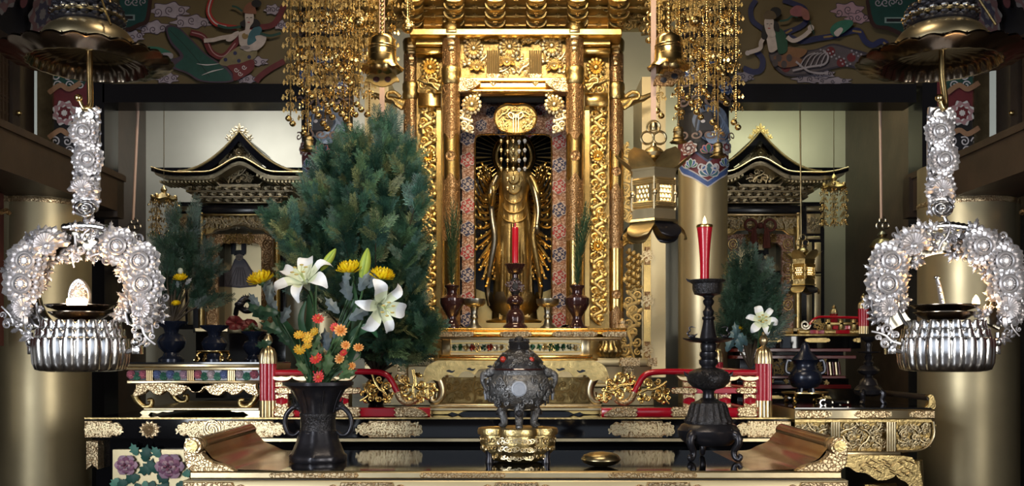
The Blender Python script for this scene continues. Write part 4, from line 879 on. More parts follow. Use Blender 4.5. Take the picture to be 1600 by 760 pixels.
def statue():
    t = thing('standing_statue', 'gilded standing many-armed statue with ring halo inside the shrine', 'statue', P(805, 505, 5.4)); Y = 5.4; q = S(Y); cx = 803
    def rad(a, i, r): return r*(1+.035*cos(11*a+i*.7)+.02*cos(23*a))
    b = MB()
    pr = [(34, 505), (32, 478), (30, 455), (29, 430), (29, 400), (29, 375), (27, 350), (24, 330), (22, 312), (24, 298), (27, 285), (29, 274), (26, 266), (14, 262), (8, 258), (7.5, 252), (11, 246), (13.5, 238), (13.8, 228), (11.5, 220), (9, 214), (8, 207), (5, 203), (0, 201)]
    q_ = [(r*q, EZ+(HY-y)*q) for r, y in pr]; c = P(cx, HY, Y)
    b.lathe((c.x, Y, 0), q_, 36, rf=lambda a, i, r: r*(1+.07*cos(14*a+i*.2)+.035*cos(5*a+i)) if i < 9 else r, sy=.62)
    # face relief: nose, brows, lips, long ears
    f = lambda x, y, d=0: P(cx+x, y, Y-.62*13*q-d)
    b.tube([f(0, 228, .0), f(0, 235, .006), f(0, 238, .009), f(0, 239.5, .002)], [.8*q, 1.2*q, 1.8*q, 1.0*q], 6)
    b.tube([f(-3, 243, .001), f(0, 243.6, .003), f(3, 243, .001)], [.6*q, 1.1*q, .6*q], 6)
    for s in (-1, 1):
        b.tube([f(s*2, 229.5, .003), f(s*5, 227.5, .002), f(s*9, 229, -.008)], .6*q, 5); b.ball(f(s*5, 232, -.004), 2*q, 8, 6, (1.2, .6, .6)); b.ball(P(cx+s*13.5, 238, Y), 3*q, 8, 6, (.5, .7, 2.2))
    ob('body', b, 'gold_antique', t, 60)
    # crown of small heads
    b = MB()
    for k in range(7): a = pi*(k+.5)/7; b.ball((c.x-cos(a)*12*q, Y-sin(a)*8*q, EZ+(HY-216)*q), 3.4*q, 8, 6, (1, 1, 1.25))
    b.ball((c.x, Y, EZ+(HY-201)*q), 5*q, 10, 8, (1, 1, 1.3)); ob('crown', b, 'gold_dark', t)
    # robe folds: necklaces, hanging drapery and sash loops
    b = MB()
    for k in range(5): w_ = 9+k*3.2; yb = 282+k*13; b.tube([P(cx+w_*cos(a), yb-4-sin(a)*-(10+k*2), Y-.62*26*q-.004) for a in [pi*i/10 for i in range(11)]], 1.3*q, 6)
    for k in range(9): x = -20+k*5; b.tube([P(cx+x*.8, 345+abs(x), Y-.62*27*q+abs(x)*.0009), P(cx+x*.95, 400, Y-.62*30*q+abs(x)*.0009), P(cx+x, 476, Y-.62*31*q+abs(x)*.0012)], [1.6*q, 2.0*q, 2.6*q], 6)
    ob('robe_folds', b, 'gold_antique', t)
    for s in (-1, 1):
        b = MB(); pts = [P(cx+s*x, y, Y-.06+z) for x, y, z in ((26, 275, 0), (36, 300, -.02), (34, 340, -.03), (30, 372, -.04), (36, 410, -.03), (42, 450, 0), (38, 478, .02))]
        b.tube(cr(pts, 5), [4*q*(1.15-.5*abs(i/30-.5)) for i in range(31)], 8, True, .5); ob('scarf', b, 'pewter' if s < 0 else 'gold_antique', t)
        b = MB(); pts = [P(cx+s*26, 278, Y-.03), P(cx+s*34, 305, Y-.08), P(cx+s*38, 330, Y-.12), P(cx+s*36, 352, Y-.15)] if s > 0 else [P(cx-26, 278, Y-.03), P(cx-36, 300, Y-.06), P(cx-34, 318, Y-.12), P(cx-32, 300, Y-.16)]
        b.tube(cr(pts, 4), [lerp(6, 3.4, i/12)*q for i in range(13)], 9); h = pts[-1]
        d = 1 if s > 0 else -1
        b.ball(h+V((0, 0, -4*q*d)), 4.2*q, 9, 7, (.9, .6, 1.3))
        for k in range(4): b.tube([h+V(((k-1.5)*1.7*q, 0, -6*q*d)), h+V(((k-1.5)*2.1*q, -.006, -11*q*d)), h+V(((k-1.5)*2.0*q, -.002, -(15-abs(k-1.5))*q*d))], [1.0*q, .9*q, .6*q], 6)
        b.tube([h+V((-s*4*q, 0, -3*q*d)), h+V((-s*6.5*q, -.005, -7*q*d)), h+V((-s*6*q, -.008, -10*q*d))], [1.1*q, 1*q, .7*q], 6); ob('front_arm', b, 'pewter' if s > 0 else 'gold_antique', t)
        # the fan of many arms: each an arm with its hand
        g = random.Random(5+s)
        for k in range(46):
            lay = k % 3; v = (k//3)/15; a = lerp(1.05, -1.45, v)+g.uniform(-.05, .05)
            x0 = cx+s*(14+6*lay*.4); y0 = lerp(285, 385, v); L = (40+8*lay)*(1 if v < .7 else 1.05)
            ex, ey = cx+s*(22+(22+9*lay)*abs(cos(a*.8))), y0-L*sin(a)*(.55 if a > 0 else 1.15)
            ex = cx+s*min(60, abs(ex-cx)); mx, my = lerp(x0, ex, .6)+s*4, lerp(y0, ey, .5)+9
            b = MB(); pp = cr([P(x0, y0, Y+.06), P(mx, my, Y+.02-.03*lay), P(ex, ey, Y-.02-.04*lay)], 4); b.tube(pp, [lerp(2.7, 1.7, i/(len(pp)-1))*q for i in range(len(pp))], 6)
            e = pp[-1]; b.ball(e, 2.6*q, 7, 5, (1, .7, 1.2)); dv = V((s*.4, -.2, .8 if a > -.4 else -.8))
            for f_ in (-1, 0, 1): b.tube([e, e+(dv+V((f_*.4, 0, 0)))*4*q, e+(dv+V((f_*.3, -.3, 0)))*6.5*q], [1.0*q, .9*q, .5*q], 4)
            ob('arm', b, 'gold_antique' if k % 2 else 'gold', t)
    # halo ring and rays
    hc = P(cx, 243, Y+.09)
    b = MB(); b.tube([(hc.x+28*q*cos(a), hc.y, hc.z+30*q*sin(a)) for a in [2*pi*i/40 for i in range(41)]], 4.2*q, 8, False, .4); h = ob('halo_ring', b, 'gold', t)
    b = MB(); b.tube([(hc.x+34*q*cos(a), hc.y, hc.z+36*q*sin(a)) for a in [2*pi*i/40 for i in range(41)]], 1.2*q, 6, False); ob('halo_bead', b, 'gold', h)
    for k in range(34):
        a = -.75+(pi+1.5)*k/33; l = 60/max(.35, abs(cos(a))) if abs(cos(a)) > .85 else 64; low = sin(a) < -.0
        b = MB(); b.tube([(hc.x+36*q*cos(a), hc.y+.02, hc.z+36*q*sin(a)), (hc.x+l*q*cos(a), hc.y+.02, hc.z+l*q*sin(a))], [.6*q, (2.6 if low else .8)*q], 5); ob('halo_ray', b, 'gold' if low else 'gold_dark', h)
    b = MB(); b.prism([(744, 452), (770, 462), (835, 462), (861, 452), (861, 505), (744, 505)], Y+.15, Y+.17); ob('mandorla_foot', b, 'gold', t)
    # lotus seat
    b = MB(); b.lp(803, Y, [(40, 508), (44, 502), (30, 498), (22, 494)], 30); lt = ob('lotus_base', b, 'gold_antique', t)
    for k in range(12):
        a = 2*pi*k/12; bb = MB()
        bb.grid(lambda u, v: (lambda th, rr, yy: (P(803, 0, Y).x+rr*q*cos(th), Y+rr*q*.8*sin(th), EZ+(HY-yy)*q))(a+(v-.5)*.62*(1-.5*u**3), 22+22*sin(u*1.9), lerp(500, 458, u)), 6, 4); ob('lotus_petal', bb, 'pewter' if k in (7, 8) else 'gold_dark', lt)
statue()
# ================================================================ things on the front table
def vase():
    Y = 3.3; x = 497; q = S(Y)
    t = thing('bronze_vase', 'dark bronze flared vase with ring handles holding the lilies', 'vase', (P(x, 0, Y).x, Y, TZ))
    fac = lambda k: (lambda a, i, r: r*(1+k*cos(8*a)))
    yb = HY+(EZ-TZ)/q
    b = MB(); b.lp(x, Y, [(43, yb), (44, yb-3), (44, yb-9), (40, yb-13), (33, yb-30), (28, yb-48), (26.5, 674)], 64, rf=fac(.025)); ob('foot', b, 'bronze_dark', t)
    b = MB(); b.lp(x, Y, [(27, 678), (28.5, 677), (28.5, 674), (27, 673), (27, 652), (28.5, 650), (28.5, 646), (27, 645)], 48); ob('relief_band', b, 'bronze_relief', t)
    b = MB(); b.lp(x, Y, [(27, 646), (29, 636), (33, 624), (41, 610), (50, 604), (54, 602), (54.5, 597), (52, 596.5), (48, 600), (38, 610), (26, 630), (0, 640)], 64, rf=fac(.02)); ob('neck', b, 'bronze_dark', t)
    for k in range(8):
        a = 2*pi*k/8+pi/8; c = P(x, 0, Y); b = MB()
        b.tube([(c.x+r*q*1.01*cos(a), Y+r*q*1.01*sin(a), EZ+(HY-y)*q) for r, y in ((28, 644), (30.5, 634), (35, 622), (42, 610))], .0016, 5); ob('rib', b, 'bronze_dark', t); b = MB(); b.tube([(c.x+r*q*1.01*cos(a), Y+r*q*1.01*sin(a), EZ+(HY-y)*q) for r, y in ((27.5, 680), (30, 694), (36, 708), (42, 716))], .0016, 5); ob('rib', b, 'bronze_dark', t)
    for s in (-1, 1):
        pts = [P(x+s*u, v, Y) for u, v in c2([(27, 640), (38, 637), (49, 648), (52, 664), (46, 678), (36, 680), (29, 674)], 5, False)]
        b = MB(); b.tube(pts, [lerp(4.4, 3.0, i/(len(pts)-1))*q for i in range(len(pts))], 10); hd = ob('handle', b, 'bronze_dark', t)
        b = MB(); c = P(x+s*34, 634, Y); b.ball(c, 7*q, 10, 8, (1, .8, .9)); b.ball(c+V((s*6*q, 0, -3*q)), 4*q, 8, 6)
        for dx, dz in ((-3, 7), (3, 8)): b.tube([c+V((s*dx*q, 0, 4*q)), c+V((s*(dx+2)*q, 0, (dz+4)*q))], [2.2*q, .6*q], 6)
        b.ball(c+V((s*3*q, -5*q, 2*q)), 1.5*q, 6, 5); ob('beast_head', b, 'bronze_relief', hd)
vase()
def lathe_at(par, nm, m, x, Y, prof, n=28, **k): b = MB(); b.lp(x, Y, prof, n, **k); return ob(nm, b, m, par)
def candlestick():
    Y = 3.35; x = 1107; q = S(Y); zb = HY+(EZ-TZ)/q
    t = thing('bronze_candlestick', 'tall dark bronze candlestick on three beast legs', 'candlestick', (P(x, 0, Y).x, Y, TZ))
    lathe_at(t, 'squat_body', 'bronze_dark', x, Y, [(10, 698), (34, 695), (46, 684), (48, 672), (42, 664), (30, 659)], 36)
    lathe_at(t, 'petal_skirt', 'bronze_relief', x, Y, [(36, 662), (37, 658), (32, 650), (29, 638), (26, 630), (16, 626), (11, 622)], 60, rf=lambda a, i, r: r*(1+(.045*cos(20*a) if 0 < i < 5 else 0)))
    lathe_at(t, 'neck', 'bronze_dark', x, Y, [(10, 624), (9, 618), (9, 612), (12, 609), (15, 607)], 24)
    bl = lathe_at(t, 'relief_bulb', 'bronze_relief', x, Y, [(13, 609), (24, 606), (32, 598), (34, 590), (30, 582), (20, 577), (12, 575)], 36)
    for s in (-1, 1):
        b = MB(); c = P(x+s*34, 586, Y); b.tube([c+V((-s*4*q, 0, -2*q)), c+V((s*2*q, 0, 0)), c+V((s*4*q, 0, 5*q))], [3*q, 2.4*q, .8*q], 7); b.tube([c, c+V((0, -3*q, 4*q))], [1.6*q, .5*q], 5); ob('beast_ear', b, 'bronze_dark', bl)
    for k in range(7): put('scroll', 'bronze_relief', 'relief_dragon', bl, x-24+k*8, 590+(k % 2)*5, Y-math.sqrt(max(0, 33**2-(k*8-24)**2))*q, 8, k, .5)
    lathe_at(t, 'baluster', 'bronze_dark', x, Y, [(12, 577), (11, 573), (15, 568), (15, 563), (11, 560), (14, 556), (14, 551), (11, 549), (12.5, 544), (12.5, 538), (10, 535)], 26)
    tr = lathe_at(t, 'drip_tray', 'bronze_dark', x, Y, [(8, 536), (30, 534), (38, 531), (39, 529), (34, 530.5), (10, 531)], 36, rf=lambda a, i, r: (r*(1+.05*cos(8*a)), .002*cos(8*a)))
    lathe_at(t, 'cone_stem', 'bronze_dark', x, Y, [(14, 532), (12, 522), (9, 508), (8, 501), (10, 499), (10, 496), (7, 494)], 26)
    lathe_at(t, 'upper_stem', 'bronze_dark', x, Y, [(6, 496), (8, 492), (9, 487), (6, 483), (5, 479), (8, 475), (9, 471), (6, 467), (9, 464), (9, 462), (14, 460)], 26)
    cp = lathe_at(t, 'candle_cup', 'bronze_relief', x-2, Y, [(10, 463), (20, 460), (23, 452), (23, 444), (27, 441), (28.5, 438), (26, 437.5), (20, 441), (0, 444)], 32)
    b = MB(); c = P(x-27, 440, Y); b.tube([c, c+V((-5*q, 0, 1.5*q)), c+V((-8*q, 0, 4*q))], [3*q, 2*q, .8*q], 6, True, .5); ob('cup_lip', b, 'bronze_dark', cp)
    for s in (-1, 1):                                          # small cranes standing on the tray
        b = MB(); o = P(x+s*24, 529, Y); w_ = lambda u, v: o+V((s*u*q, 0, v*q))
        b.ball(w_(2, 3), 4*q, 9, 7, (1.5, .7, .8)); pp = cr([w_(6, 4), w_(9, 8), w_(5, 12), w_(6, 17), w_(1, 18)], 4); b.tube(pp, [lerp(1.8, 1.1, i/16)*q for i in range(17)], 6)
        b.tube([w_(2, 18), w_(-4, 16.5)], [1.3*q, .3*q], 5); b.tube([w_(-2, 4), w_(-7, 7)], [2*q, .5*q], 5); b.tube([w_(2, 1), w_(2, -2)], .7*q, 5); ob('crane', b, 'bronze_dark', tr)
    for k in range(3):                                         # legs: beast heads curling out to scroll feet
        a = (-2.3, -.75, 1.57)[k]; u = V((cos(a), sin(a), 0)); o = P(x, 0, Y); o.z = TZ
        w_ = lambda r, h: V((o.x, Y, TZ))+u*(r*q)+V((0, 0, h*q))
        pp = cr([w_(38, 42), w_(50, 40), w_(53, 28), w_(45, 16), w_(47, 6), w_(54, 3.6), w_(57, 8), w_(53, 10)], 4); n = len(pp)
        b = MB(); b.tube(pp, [max(2.6, lerp(8.5, 2.4, (i/(n-1))**.7))*q for i in range(n)], 9); lg = ob('leg', b, 'bronze_dark', t)
        b = MB(); b.ball(w_(50, 38), 7.5*q, 10, 8, (1, 1, .9)); b.ball(w_(57, 34), 3.4*q, 8, 6)
        for e in (-1, 1): pr = V((-u.y, u.x, 0))*e*5*q; b.tube([w_(46, 42)+pr, w_(45, 50)+pr*1.5], [2.4*q, .5*q], 6)
        ob('beast_mask', b, 'bronze_relief', lg)
    c = thing('red_candle', 'tall flared red candle on the bronze candlestick', 'candle', P(x-6, 441, Y)); xx = x-6
    lathe_at(c, 'wax', 'candle', xx, Y, [(7, 441), (7, 425), (7.5, 405), (9, 385), (11, 365), (12.3, 355), (11.5, 352), (5, 353), (0, 353)], 26)
    lathe_at(c, 'gilt_rim', 'gold', xx, Y, [(12.4, 356), (13, 354), (12, 351.5)], 26, cap=False)
    lathe_at(c, 'flame_bulb', 'bulb', xx, Y, [(1.5, 354), (3, 351), (3.4, 347), (2.2, 342), (0, 337)], 14)
candlestick()
def burner():
    Y = 3.27; x = 809; q = S(Y); yb = HY+(EZ-TZ)/q
    s_ = thing('incense_stand', 'gilded quatrefoil stand carved with clouds under the incense burner', 'stand', (P(x, 0, Y).x, Y, TZ))
    def quat(a, i, r): d = abs(cos(2*(a+pi/2+pi/4)))**.0; m = max(cos(a-k*pi/2) for k in range(4)); off = .52; rr = .5; c = off*m+math.sqrt(max(.0, rr*rr-off*off*(1-m*m))) if rr*rr-off*off*(1-m*m) > 0 else off*m; return r*c
    b = MB(); b.lp(x, Y, [(28, yb), (40, yb-3), (55, yb-18), (58, yb-32), (57, yb-42)], 96, rf=quat, sy=.8); bd = ob('carved_body', b, 'gold_antique', s_)
    g = random.Random(3)
    c = P(x, 0, Y)
    PR = ((28, 0), (40, 3), (55, 18), (58, 32), (57, 42))
    def rad_at(h):
        for (r0, h0), (r1, h1) in zip(PR, PR[1:]):
            if h <= h1: return lerp(r0, r1, (h-h0)/(h1-h0))
        return 57
    for k in range(84):
        a = pi*(1.0+(k % 28+.5+.5*(k//28 % 2))/28)+g.uniform(-.02, .02); h = 10+(k//28)*12.5+g.uniform(-1.5, 1.5); r = (rad_at(h)+.4)*quat(a, 0, 1)
        put_ = V((c.x+r*q*cos(a), Y+r*q*.8*sin(a), TZ+h*q))
        b = MB(); sp = spiral(0, 0, 1, .2, g.uniform(0, 6), g.choice((-1, 1))*1.3, 10); w_ = g.uniform(4.6, 6)*q; tt = V((-sin(a), .8*cos(a), 0)).normalized()
        b.tube([put_+tt*(p[0]*w_)+V((0, 0, p[2]*w_*.8)) for p in sp], 1.1*q, 5); ob('cloud_curl', b, 'gold_pale', bd)
    b = MB(); b.lp(x, Y, [(57, yb-42), (61, yb-43), (62, yb-48), (60.5, yb-53), (57, yb-54), (52, yb-52.5), (0, yb-52.5)], 96, rf=quat, sy=.8); ob('rim', b, 'gold_antique', s_)
    for k in range(4):
        a = (.3, pi-.3, pi+.3, -.3)[k]; o = V((c.x+46*q*cos(a), Y+36*q*sin(a), TZ)); b = MB(); b.tube([o+V((0, 0, 18*q)), o+V((0, 0, 9*q)), o], [7*q, 5*q, 7*q], 9); ob('foot', b, 'bronze_dark', s_)
    top = yb-52.5; x = 811
    t = thing('incense_burner', 'dark embossed bronze incense burner on three legs with domed lid', 'incense burner', (P(x, 0, Y).x, Y, TZ+52.5*q))
    lathe_at(t, 'bowl', 'bronze_grey', x, Y, [(10, 641), (30, 637), (45, 625), (51, 610), (49, 597), (42, 588), (38, 584)], 48)
    o = P(x, 0, Y); gg = random.Random(8)
    for k in range(60):
        a = gg.uniform(pi, 2*pi); y = gg.uniform(590, 633); rr = 1.5+52*math.sqrt(max(.2, 1-((y-608)/34)**2))
        pc = V((o.x+rr*q*cos(a), Y+rr*q*sin(a), EZ+(HY-y)*q)); tt = V((-sin(a), cos(a), 0)); b = MB(); w_ = gg.uniform(3.5, 6)*q
        if math.hypot(51*cos(a), y-608) < 18: continue
        b.tube([pc+tt*(p[0]*w_)+V((0, 0, p[2]*w_)) for p in spiral(0, 0, 1, .2, gg.uniform(0, 6), gg.choice((-1, 1))*1.3, 9)], 1.6*q, 5); ob('embossed_curl', b, 'bronze_grey', t)
    lathe_at(t, 'collar', 'bronze_grey', x, Y, [(39, 588), (40, 586), (39, 580), (40, 578), (37, 576)], 40)
    ld = lathe_at(t, 'openwork_lid', 'bronze_relief', x, Y, [(40, 578), (39, 574), (36, 564), (29, 555), (21, 549), (16, 546)], 40)
    for k in range(46):
        a = gg.uniform(pi, 2*pi); f_ = gg.random(); rr = lerp(41, 23, f_); y = lerp(573, 551, f_**.8); pc = V((o.x+rr*q*cos(a), Y+rr*q*sin(a), EZ+(HY-y)*q)); tt = V((-sin(a), cos(a), 0)); b = MB(); w_ = gg.uniform(3, 5)*q; up = V((-.5*cos(a), -.5*sin(a), .8))
        b.tube([pc+tt*(p[0]*w_)+up*(p[2]*w_) for p in spiral(0, 0, 1, .2, gg.uniform(0, 6), gg.choice((-1, 1))*1.2, 8)], 1.1*q, 5); ob('lid_scroll', b, 'bronze_grey', ld)
    lathe_at(t, 'lid_rim', 'bronze_red', x, Y, [(40, 579), (41, 577.5), (40, 576)], 40, cap=False)
    b = MB(); b.lp(x, Y, [(16, 548), (15, 538), (17, 535), (15, 533)], 8)
    for k in range(8): a = k*pi/4; b.ball((o.x+13*q*cos(a), Y+13*q*sin(a), EZ+(HY-533)*q), 3.2*q, 7, 5, (1, 1, 1.3))
    b.ball((o.x, Y, EZ+(HY-532)*q), 8*q, 10, 7, (1, 1, .8)); ob('lid_knob', b, 'bronze_relief', ld)
    for k in range(9): put('scroll', 'bronze_relief', 'lid_scroll', ld, x-12+k*3, 541, Y-14.5*q, 5, k, .5)
    for gx, gy in ((786, 562), (830, 563)):
        b = MB(); b.ball(P(gx, gy, Y-26*q), 5*q, 12, 8); gm = ob('red_gem', b, 'gem', ld)
    b = MB(); pc = P(811, 608, Y-52*q); b.lathe((0, 0, 0), [(11.5*q, -2*q), (12*q, 1*q), (11*q, 2*q), (9*q, 2.2*q), (8.6*q, 1.6*q), (0, 2*q)], 24); b.v = [(pc.x+v[0], pc.y-v[2], pc.z+v[1]) for v in b.v]; ob('round_medallion', b, 'stone_pale', t)
    for s in (-1, 1):
        w_ = lambda u, v, d=0: P(x+s*u, v, Y)+V((0, d*q, 0))
        b = MB(); b.ball(w_(45, 583), 8*q, 10, 8, (1.1, .9, 1)); pp = cr([w_(48, 583), w_(56, 586), w_(56, 598), w_(52, 608), w_(54, 616)], 4); b.tube(pp, [lerp(5.5, 2.4, i/(len(pp)-1))*q for i in range(len(pp))], 8)
        for e in (-1, 1): b.ball(w_(42, 580, e*7), 5.5*q, 8, 6, (.9, .35, 1.2)); b.tube([w_(50, 590, e*3), w_(57, 592, e*3)], [1.5*q, .4*q], 5)
        hd = ob('elephant_handle', b, 'bronze_grey', t)
        b = MB(); b.tube([w_(52, 611), w_(52, 617), w_(52, 625)], [.8*q, 2.6*q, 1.8*q], 7); ob('pale_pendant', b, 'stone_pale', hd)
    for k in range(3):
        a = (-pi/2, pi/6, 5*pi/6)[k]; u = V((cos(a), sin(a), 0)); base = V((o.x, Y, TZ+52.5*q)); w_ = lambda r, h: base+u*(r*q)+V((0, 0, h*q))
        pp = cr([w_(27, 34), w_(31, 26), w_(28, 15), w_(27, 7), w_(30, 2.6)], 4); b = MB(); b.tube(pp, [lerp(9.5, 5, (i/(len(pp)-1))**.5)*q for i in range(len(pp))], 9); b.ball(w_(31, 4), 6*q, 9, 6, (1, 1, .65)); lg = ob('leg', b, 'bronze_grey', t)
        b = MB(); b.ball(w_(35, 25), 6*q, 9, 7); b.ball(w_(40, 22), 2.6*q, 7, 5); ob('leg_mask', b, 'bronze_relief', lg)
burner()
def lens():
    Y = 3.13; x = 939; q = S(Y); yb = HY+(EZ-TZ)/q
    t = thing('brass_disc', 'smooth lens-shaped brass vessel lying on the black table', 'vessel', (P(x, 0, Y).x, Y, TZ))
    lathe_at(t, 'lower_shell', 'brass_aged', x, Y, [(8, yb), (18, yb-2), (27, yb-6), (31, yb-11)], 40); lathe_at(t, 'upper_shell', 'brass_aged', x, Y, [(31.5, yb-11), (31.5, yb-12), (27, yb-18), (18, yb-21.5), (8, yb-23), (0, yb-23.3)], 40)
lens()
# ================================================================ things on the offering stand
def shelf_items():
    Y = 4.36; q = S(Y); yb = HY-(SZ-EZ)/q
    dz = yb-511
    def mk(t, nm, m, x, pr, n=26, **k): return lathe_at(t, nm, m, x, Y, [(r, y+dz) for r, y in pr], n, **k)
    for x, lb in ((706, 'dark red bronze vase with a green plume nearer the evergreen'), (902, 'dark red bronze vase with a green plume nearer the hanging lantern')):
        t = thing('plume_vase', lb, 'vase', (P(x, 0, Y).x, Y, SZ), 'plume vases on the offering stand')
        mk(t, 'foot', 'bronze_red', x, [(16, 511), (16, 508), (10, 503), (7, 495), (8, 490)]); mk(t, 'body', 'bronze_red', x, [(8, 491), (14, 482), (19, 472), (19, 463), (13, 459), (9, 457)]); mk(t, 'neck', 'bronze_red', x, [(9, 458), (8, 452), (9, 448), (12, 445), (12, 443), (8, 444), (6, 450)])
        p = thing('green_plume', ('feathery green plume standing in the vase nearer the evergreen' if x < 800 else 'feathery green plume standing in the vase nearer the hanging lantern'), 'plume', (P(x, 0, Y).x, Y, SZ+.2)); g = random.Random(x)
        n = 22; lean = .02 if x < 800 else .12
        for k in range(n):
            b = MB(); a = g.uniform(0, 2*pi); r = g.uniform(.0, 1); L = g.uniform(110, 150)*(1-.2*r)*q
            tip = V(((r*cos(a)*.18+lean)*L, r*sin(a)*.16*L, L)); o = P(x, 446+dz, Y); pp = [o+V((tip.x*t_*t_, tip.y*t_*t_, tip.z*t_)) for t_ in [i/9 for i in range(10)]]
            b.c = (.02, .055, .03); b.tube(pp, [.9*q*(1-.7*i/9) for i in range(10)], 4)
            for i in range(2, 40):
                u = i/40; j = int(u*9); pt = pp[j].lerp(pp[min(9, j+1)], u*9-j); sd = -1 if i % 2 else 1; ll = 17*q*(sin(pi*min(1, u*.75+.2)))*.9
                an = a+g.uniform(-.6, .6); d = V((sd*cos(an)*.62, sd*sin(an)*.62, .75))*ll; w_ = V((-sin(an)*.6+.4, cos(an)*.6, 0))*1.0*q
                b.c = g.choice([(.03, .09, .045), (.05, .12, .055), (.16, .18, .07)]); b.add([pt-w_, pt+w_, pt+d], [(0, 1, 2)])
            ob('frond', b, 'leaf', p, 0)
    for x, lb in ((741, 'pale brass footed bowl beside the plume vase nearer the evergreen'), (856, 'pale brass footed bowl beside the plume vase nearer the lantern')):
        t = thing('footed_bowl', lb, 'bowl', (P(x, 0, Y).x, Y, SZ), 'footed bowls on the offering stand')
        mk(t, 'foot', 'pewter', x, [(13, 511), (12, 508), (7, 504), (5, 496), (6.5, 494), (6.5, 491), (5, 489), (6, 480), (8, 476)]); mk(t, 'cup', 'pewter', x, [(7, 477), (15, 474), (17.5, 471), (18, 464), (17, 464), (15, 471), (0, 474)])
    x = 805; t = thing('shelf_candlestick', 'dark red bronze candlestick centred on the gilded shelf', 'candlestick', (P(x, 0, Y).x, Y, SZ))
    mk(t, 'base', 'bronze_red', x, [(19, 511), (19, 507), (14, 502), (15, 495), (14, 488), (11, 482), (7, 479), (8, 474)]); mk(t, 'bulb', 'bronze_red', x, [(8, 475), (13, 471), (14, 466), (11, 461), (5, 457)])
    o = mk(t, 'openwork_stem', 'bronze_relief', x, [(5, 458), (9, 450), (10, 444), (8, 436), (5, 431)], 16)
    for k in range(6): put('scroll', 'bronze_red', 'stem_scroll', o, x-9+k*3.6, 444+(k % 2)*6, Y-8*q, 6, k, .5)
    mk(t, 'cup', 'bronze_red', x, [(5, 432), (5, 426), (11, 423), (14, 415), (17, 410), (15.5, 409), (10, 413), (0, 415)])
    c = thing('shelf_candle', 'straight red candle in the candlestick before the statue', 'candle', (P(x, 0, Y).x, Y, SZ+.4)); mk(c, 'wax', 'candle', x, [(5, 414), (5.2, 354), (4.5, 352), (0, 351.5)], 18); mk(c, 'wick', 'candle', x, [(1.6, 352), (1.6, 346), (0, 345)], 8)
shelf_items()
# ================================================================ the lily bouquet and evergreens
VY = 3.3
def stem(par, pts, r, col=(.06, .14, .05), nm='stem'):
    b = MB(); b.c = col; pp = cr(pts, 5); b.tube(pp, r, 6); return ob(nm, b, 'leaf', par)
def frame(d, up=(0, 0, 1)):
    d = V(d).normalized(); s = d.cross(V(up)); s = s.normalized() if s.length > 1e-4 else V((1, 0, 0)); return s, d, s.cross(d)
MOUTH = P(497, 600, VY)
def lily(x, y, Y, face, size, label, roll=0, base=None, leaves=()):
    c = P(x, y, Y); t = thing('white_lily', label, 'lily', c if base is None else base, 'white lilies'); s, d, u = frame(face); L = size*S(Y)
    heart = ob('trumpet', (lambda b: (b.grid(lambda a, v: c+(s*cos(a*2*pi)+u*sin(a*2*pi))*L*.16*(v**.8)*1.0+d*(L*(-.42+.42*v)), 12, 4), setattr(b, 'cl', [(.62, .68, .52)]*len(b.f)))[0] and b)(MB()), 'petal', t)
    for k in range(6):
        a = 2*pi*k/6+roll; r = s*cos(a)+u*sin(a); tn = -s*sin(a)+u*cos(a); wd = .30 if k % 2 else .22; b = MB()
        def f(p, v):
            e = v*2-1; rad = .12+.92*sin(p*1.45)/sin(1.45); fwd = .42*sin(p*2.3)-.30*p**3; w_ = wd*(sin(pi*min(1, p*.82+.15))**.8)*(1-.12*p)
            rip = .03*sin(p*12+k)*abs(e); return c+r*(L*rad)+tn*(L*w_*e)+d*(L*(fwd+.10*e*e*(1-p)+rip-.05*(1-abs(e))*sin(pi*p)))
        n0 = len(b.f); b.grid(f, 9, 6); b.cl = [((.80, .82, .84) if i//6 > 2 else (.72, .78, .58)) for i in range(len(b.f))]; ob('petal', b, 'petal', t, 80)
    for k in range(6):
        a = 2*pi*(k+.5)/6; e = c+(s*cos(a)+u*sin(a))*L*.24+d*L*.55; b = MB(); b.c = (.62, .70, .35); b.tube([c, c+d*L*.3+(e-c)*.2, e], .0016, 5); b.c = (.55, .42, .12); b.ball(e, .0045, 6, 5, (1.6, 1, .7)); ob('stamen', b, 'petal', t)
    if base is not None: stem(t, [c-d*L*.4, c-d*L*.8+V((0, 0, -.03)), lerp(c, base, .6)+V((0, .01, 0)), base], .0042)
    for pts, w_ in leaves: blade(t, pts, w_)
    return t
def blade(par, pts, w_, col=(.035, .12, .05), nm='leaf', Y=VY):
    p = cr([P(a, b, Y+(q[0] if q else 0)) for a, b, *q in pts], 5); n = len(p)-1; b = MB(); b.c = col
    def f(u, v):
        i = round(u*n); tg = (p[min(n, i+1)]-p[max(0, i-1)]).normalized(); sd = tg.cross(V((.3, 1, .2))).normalized(); e = v*2-1; wd = w_*S(Y)*sin(pi*min(1, u*.93+.06))**.75
        return p[i]+sd*(wd*e)+V((0, -.25*wd*(1-abs(e)), 0))
    b.grid(f, n, 2); return ob(nm, b, 'leaf', par, 70)
base = lambda k: MOUTH+V(((k % 5-2)*.014, (k//5 % 3-1)*.018, -.02))
lily(477, 441, 3.2, (-.25, -.75, .75), 47, 'large white lily open upward beside a yellow chrysanthemum', .35, base(1), (([(470, 560), (462, 530, -.02), (440, 500, -.05), (424, 478, -.03)], 7), ([(490, 580), (480, 540, -.05), (470, 500, -.08), (478, 470, -.08)], 6)))
lily(593, 478, 3.18, (.62, -.7, -.25), 44, 'white lily nodding sideways toward the gilded shelf', .1, base(3), (([(520, 570), (545, 530, -.03), (575, 512, -.06), (590, 528, -.04)], 7), ([(512, 580), (530, 520, -.02), (548, 470, -.03), (545, 445, 0)], 7)))
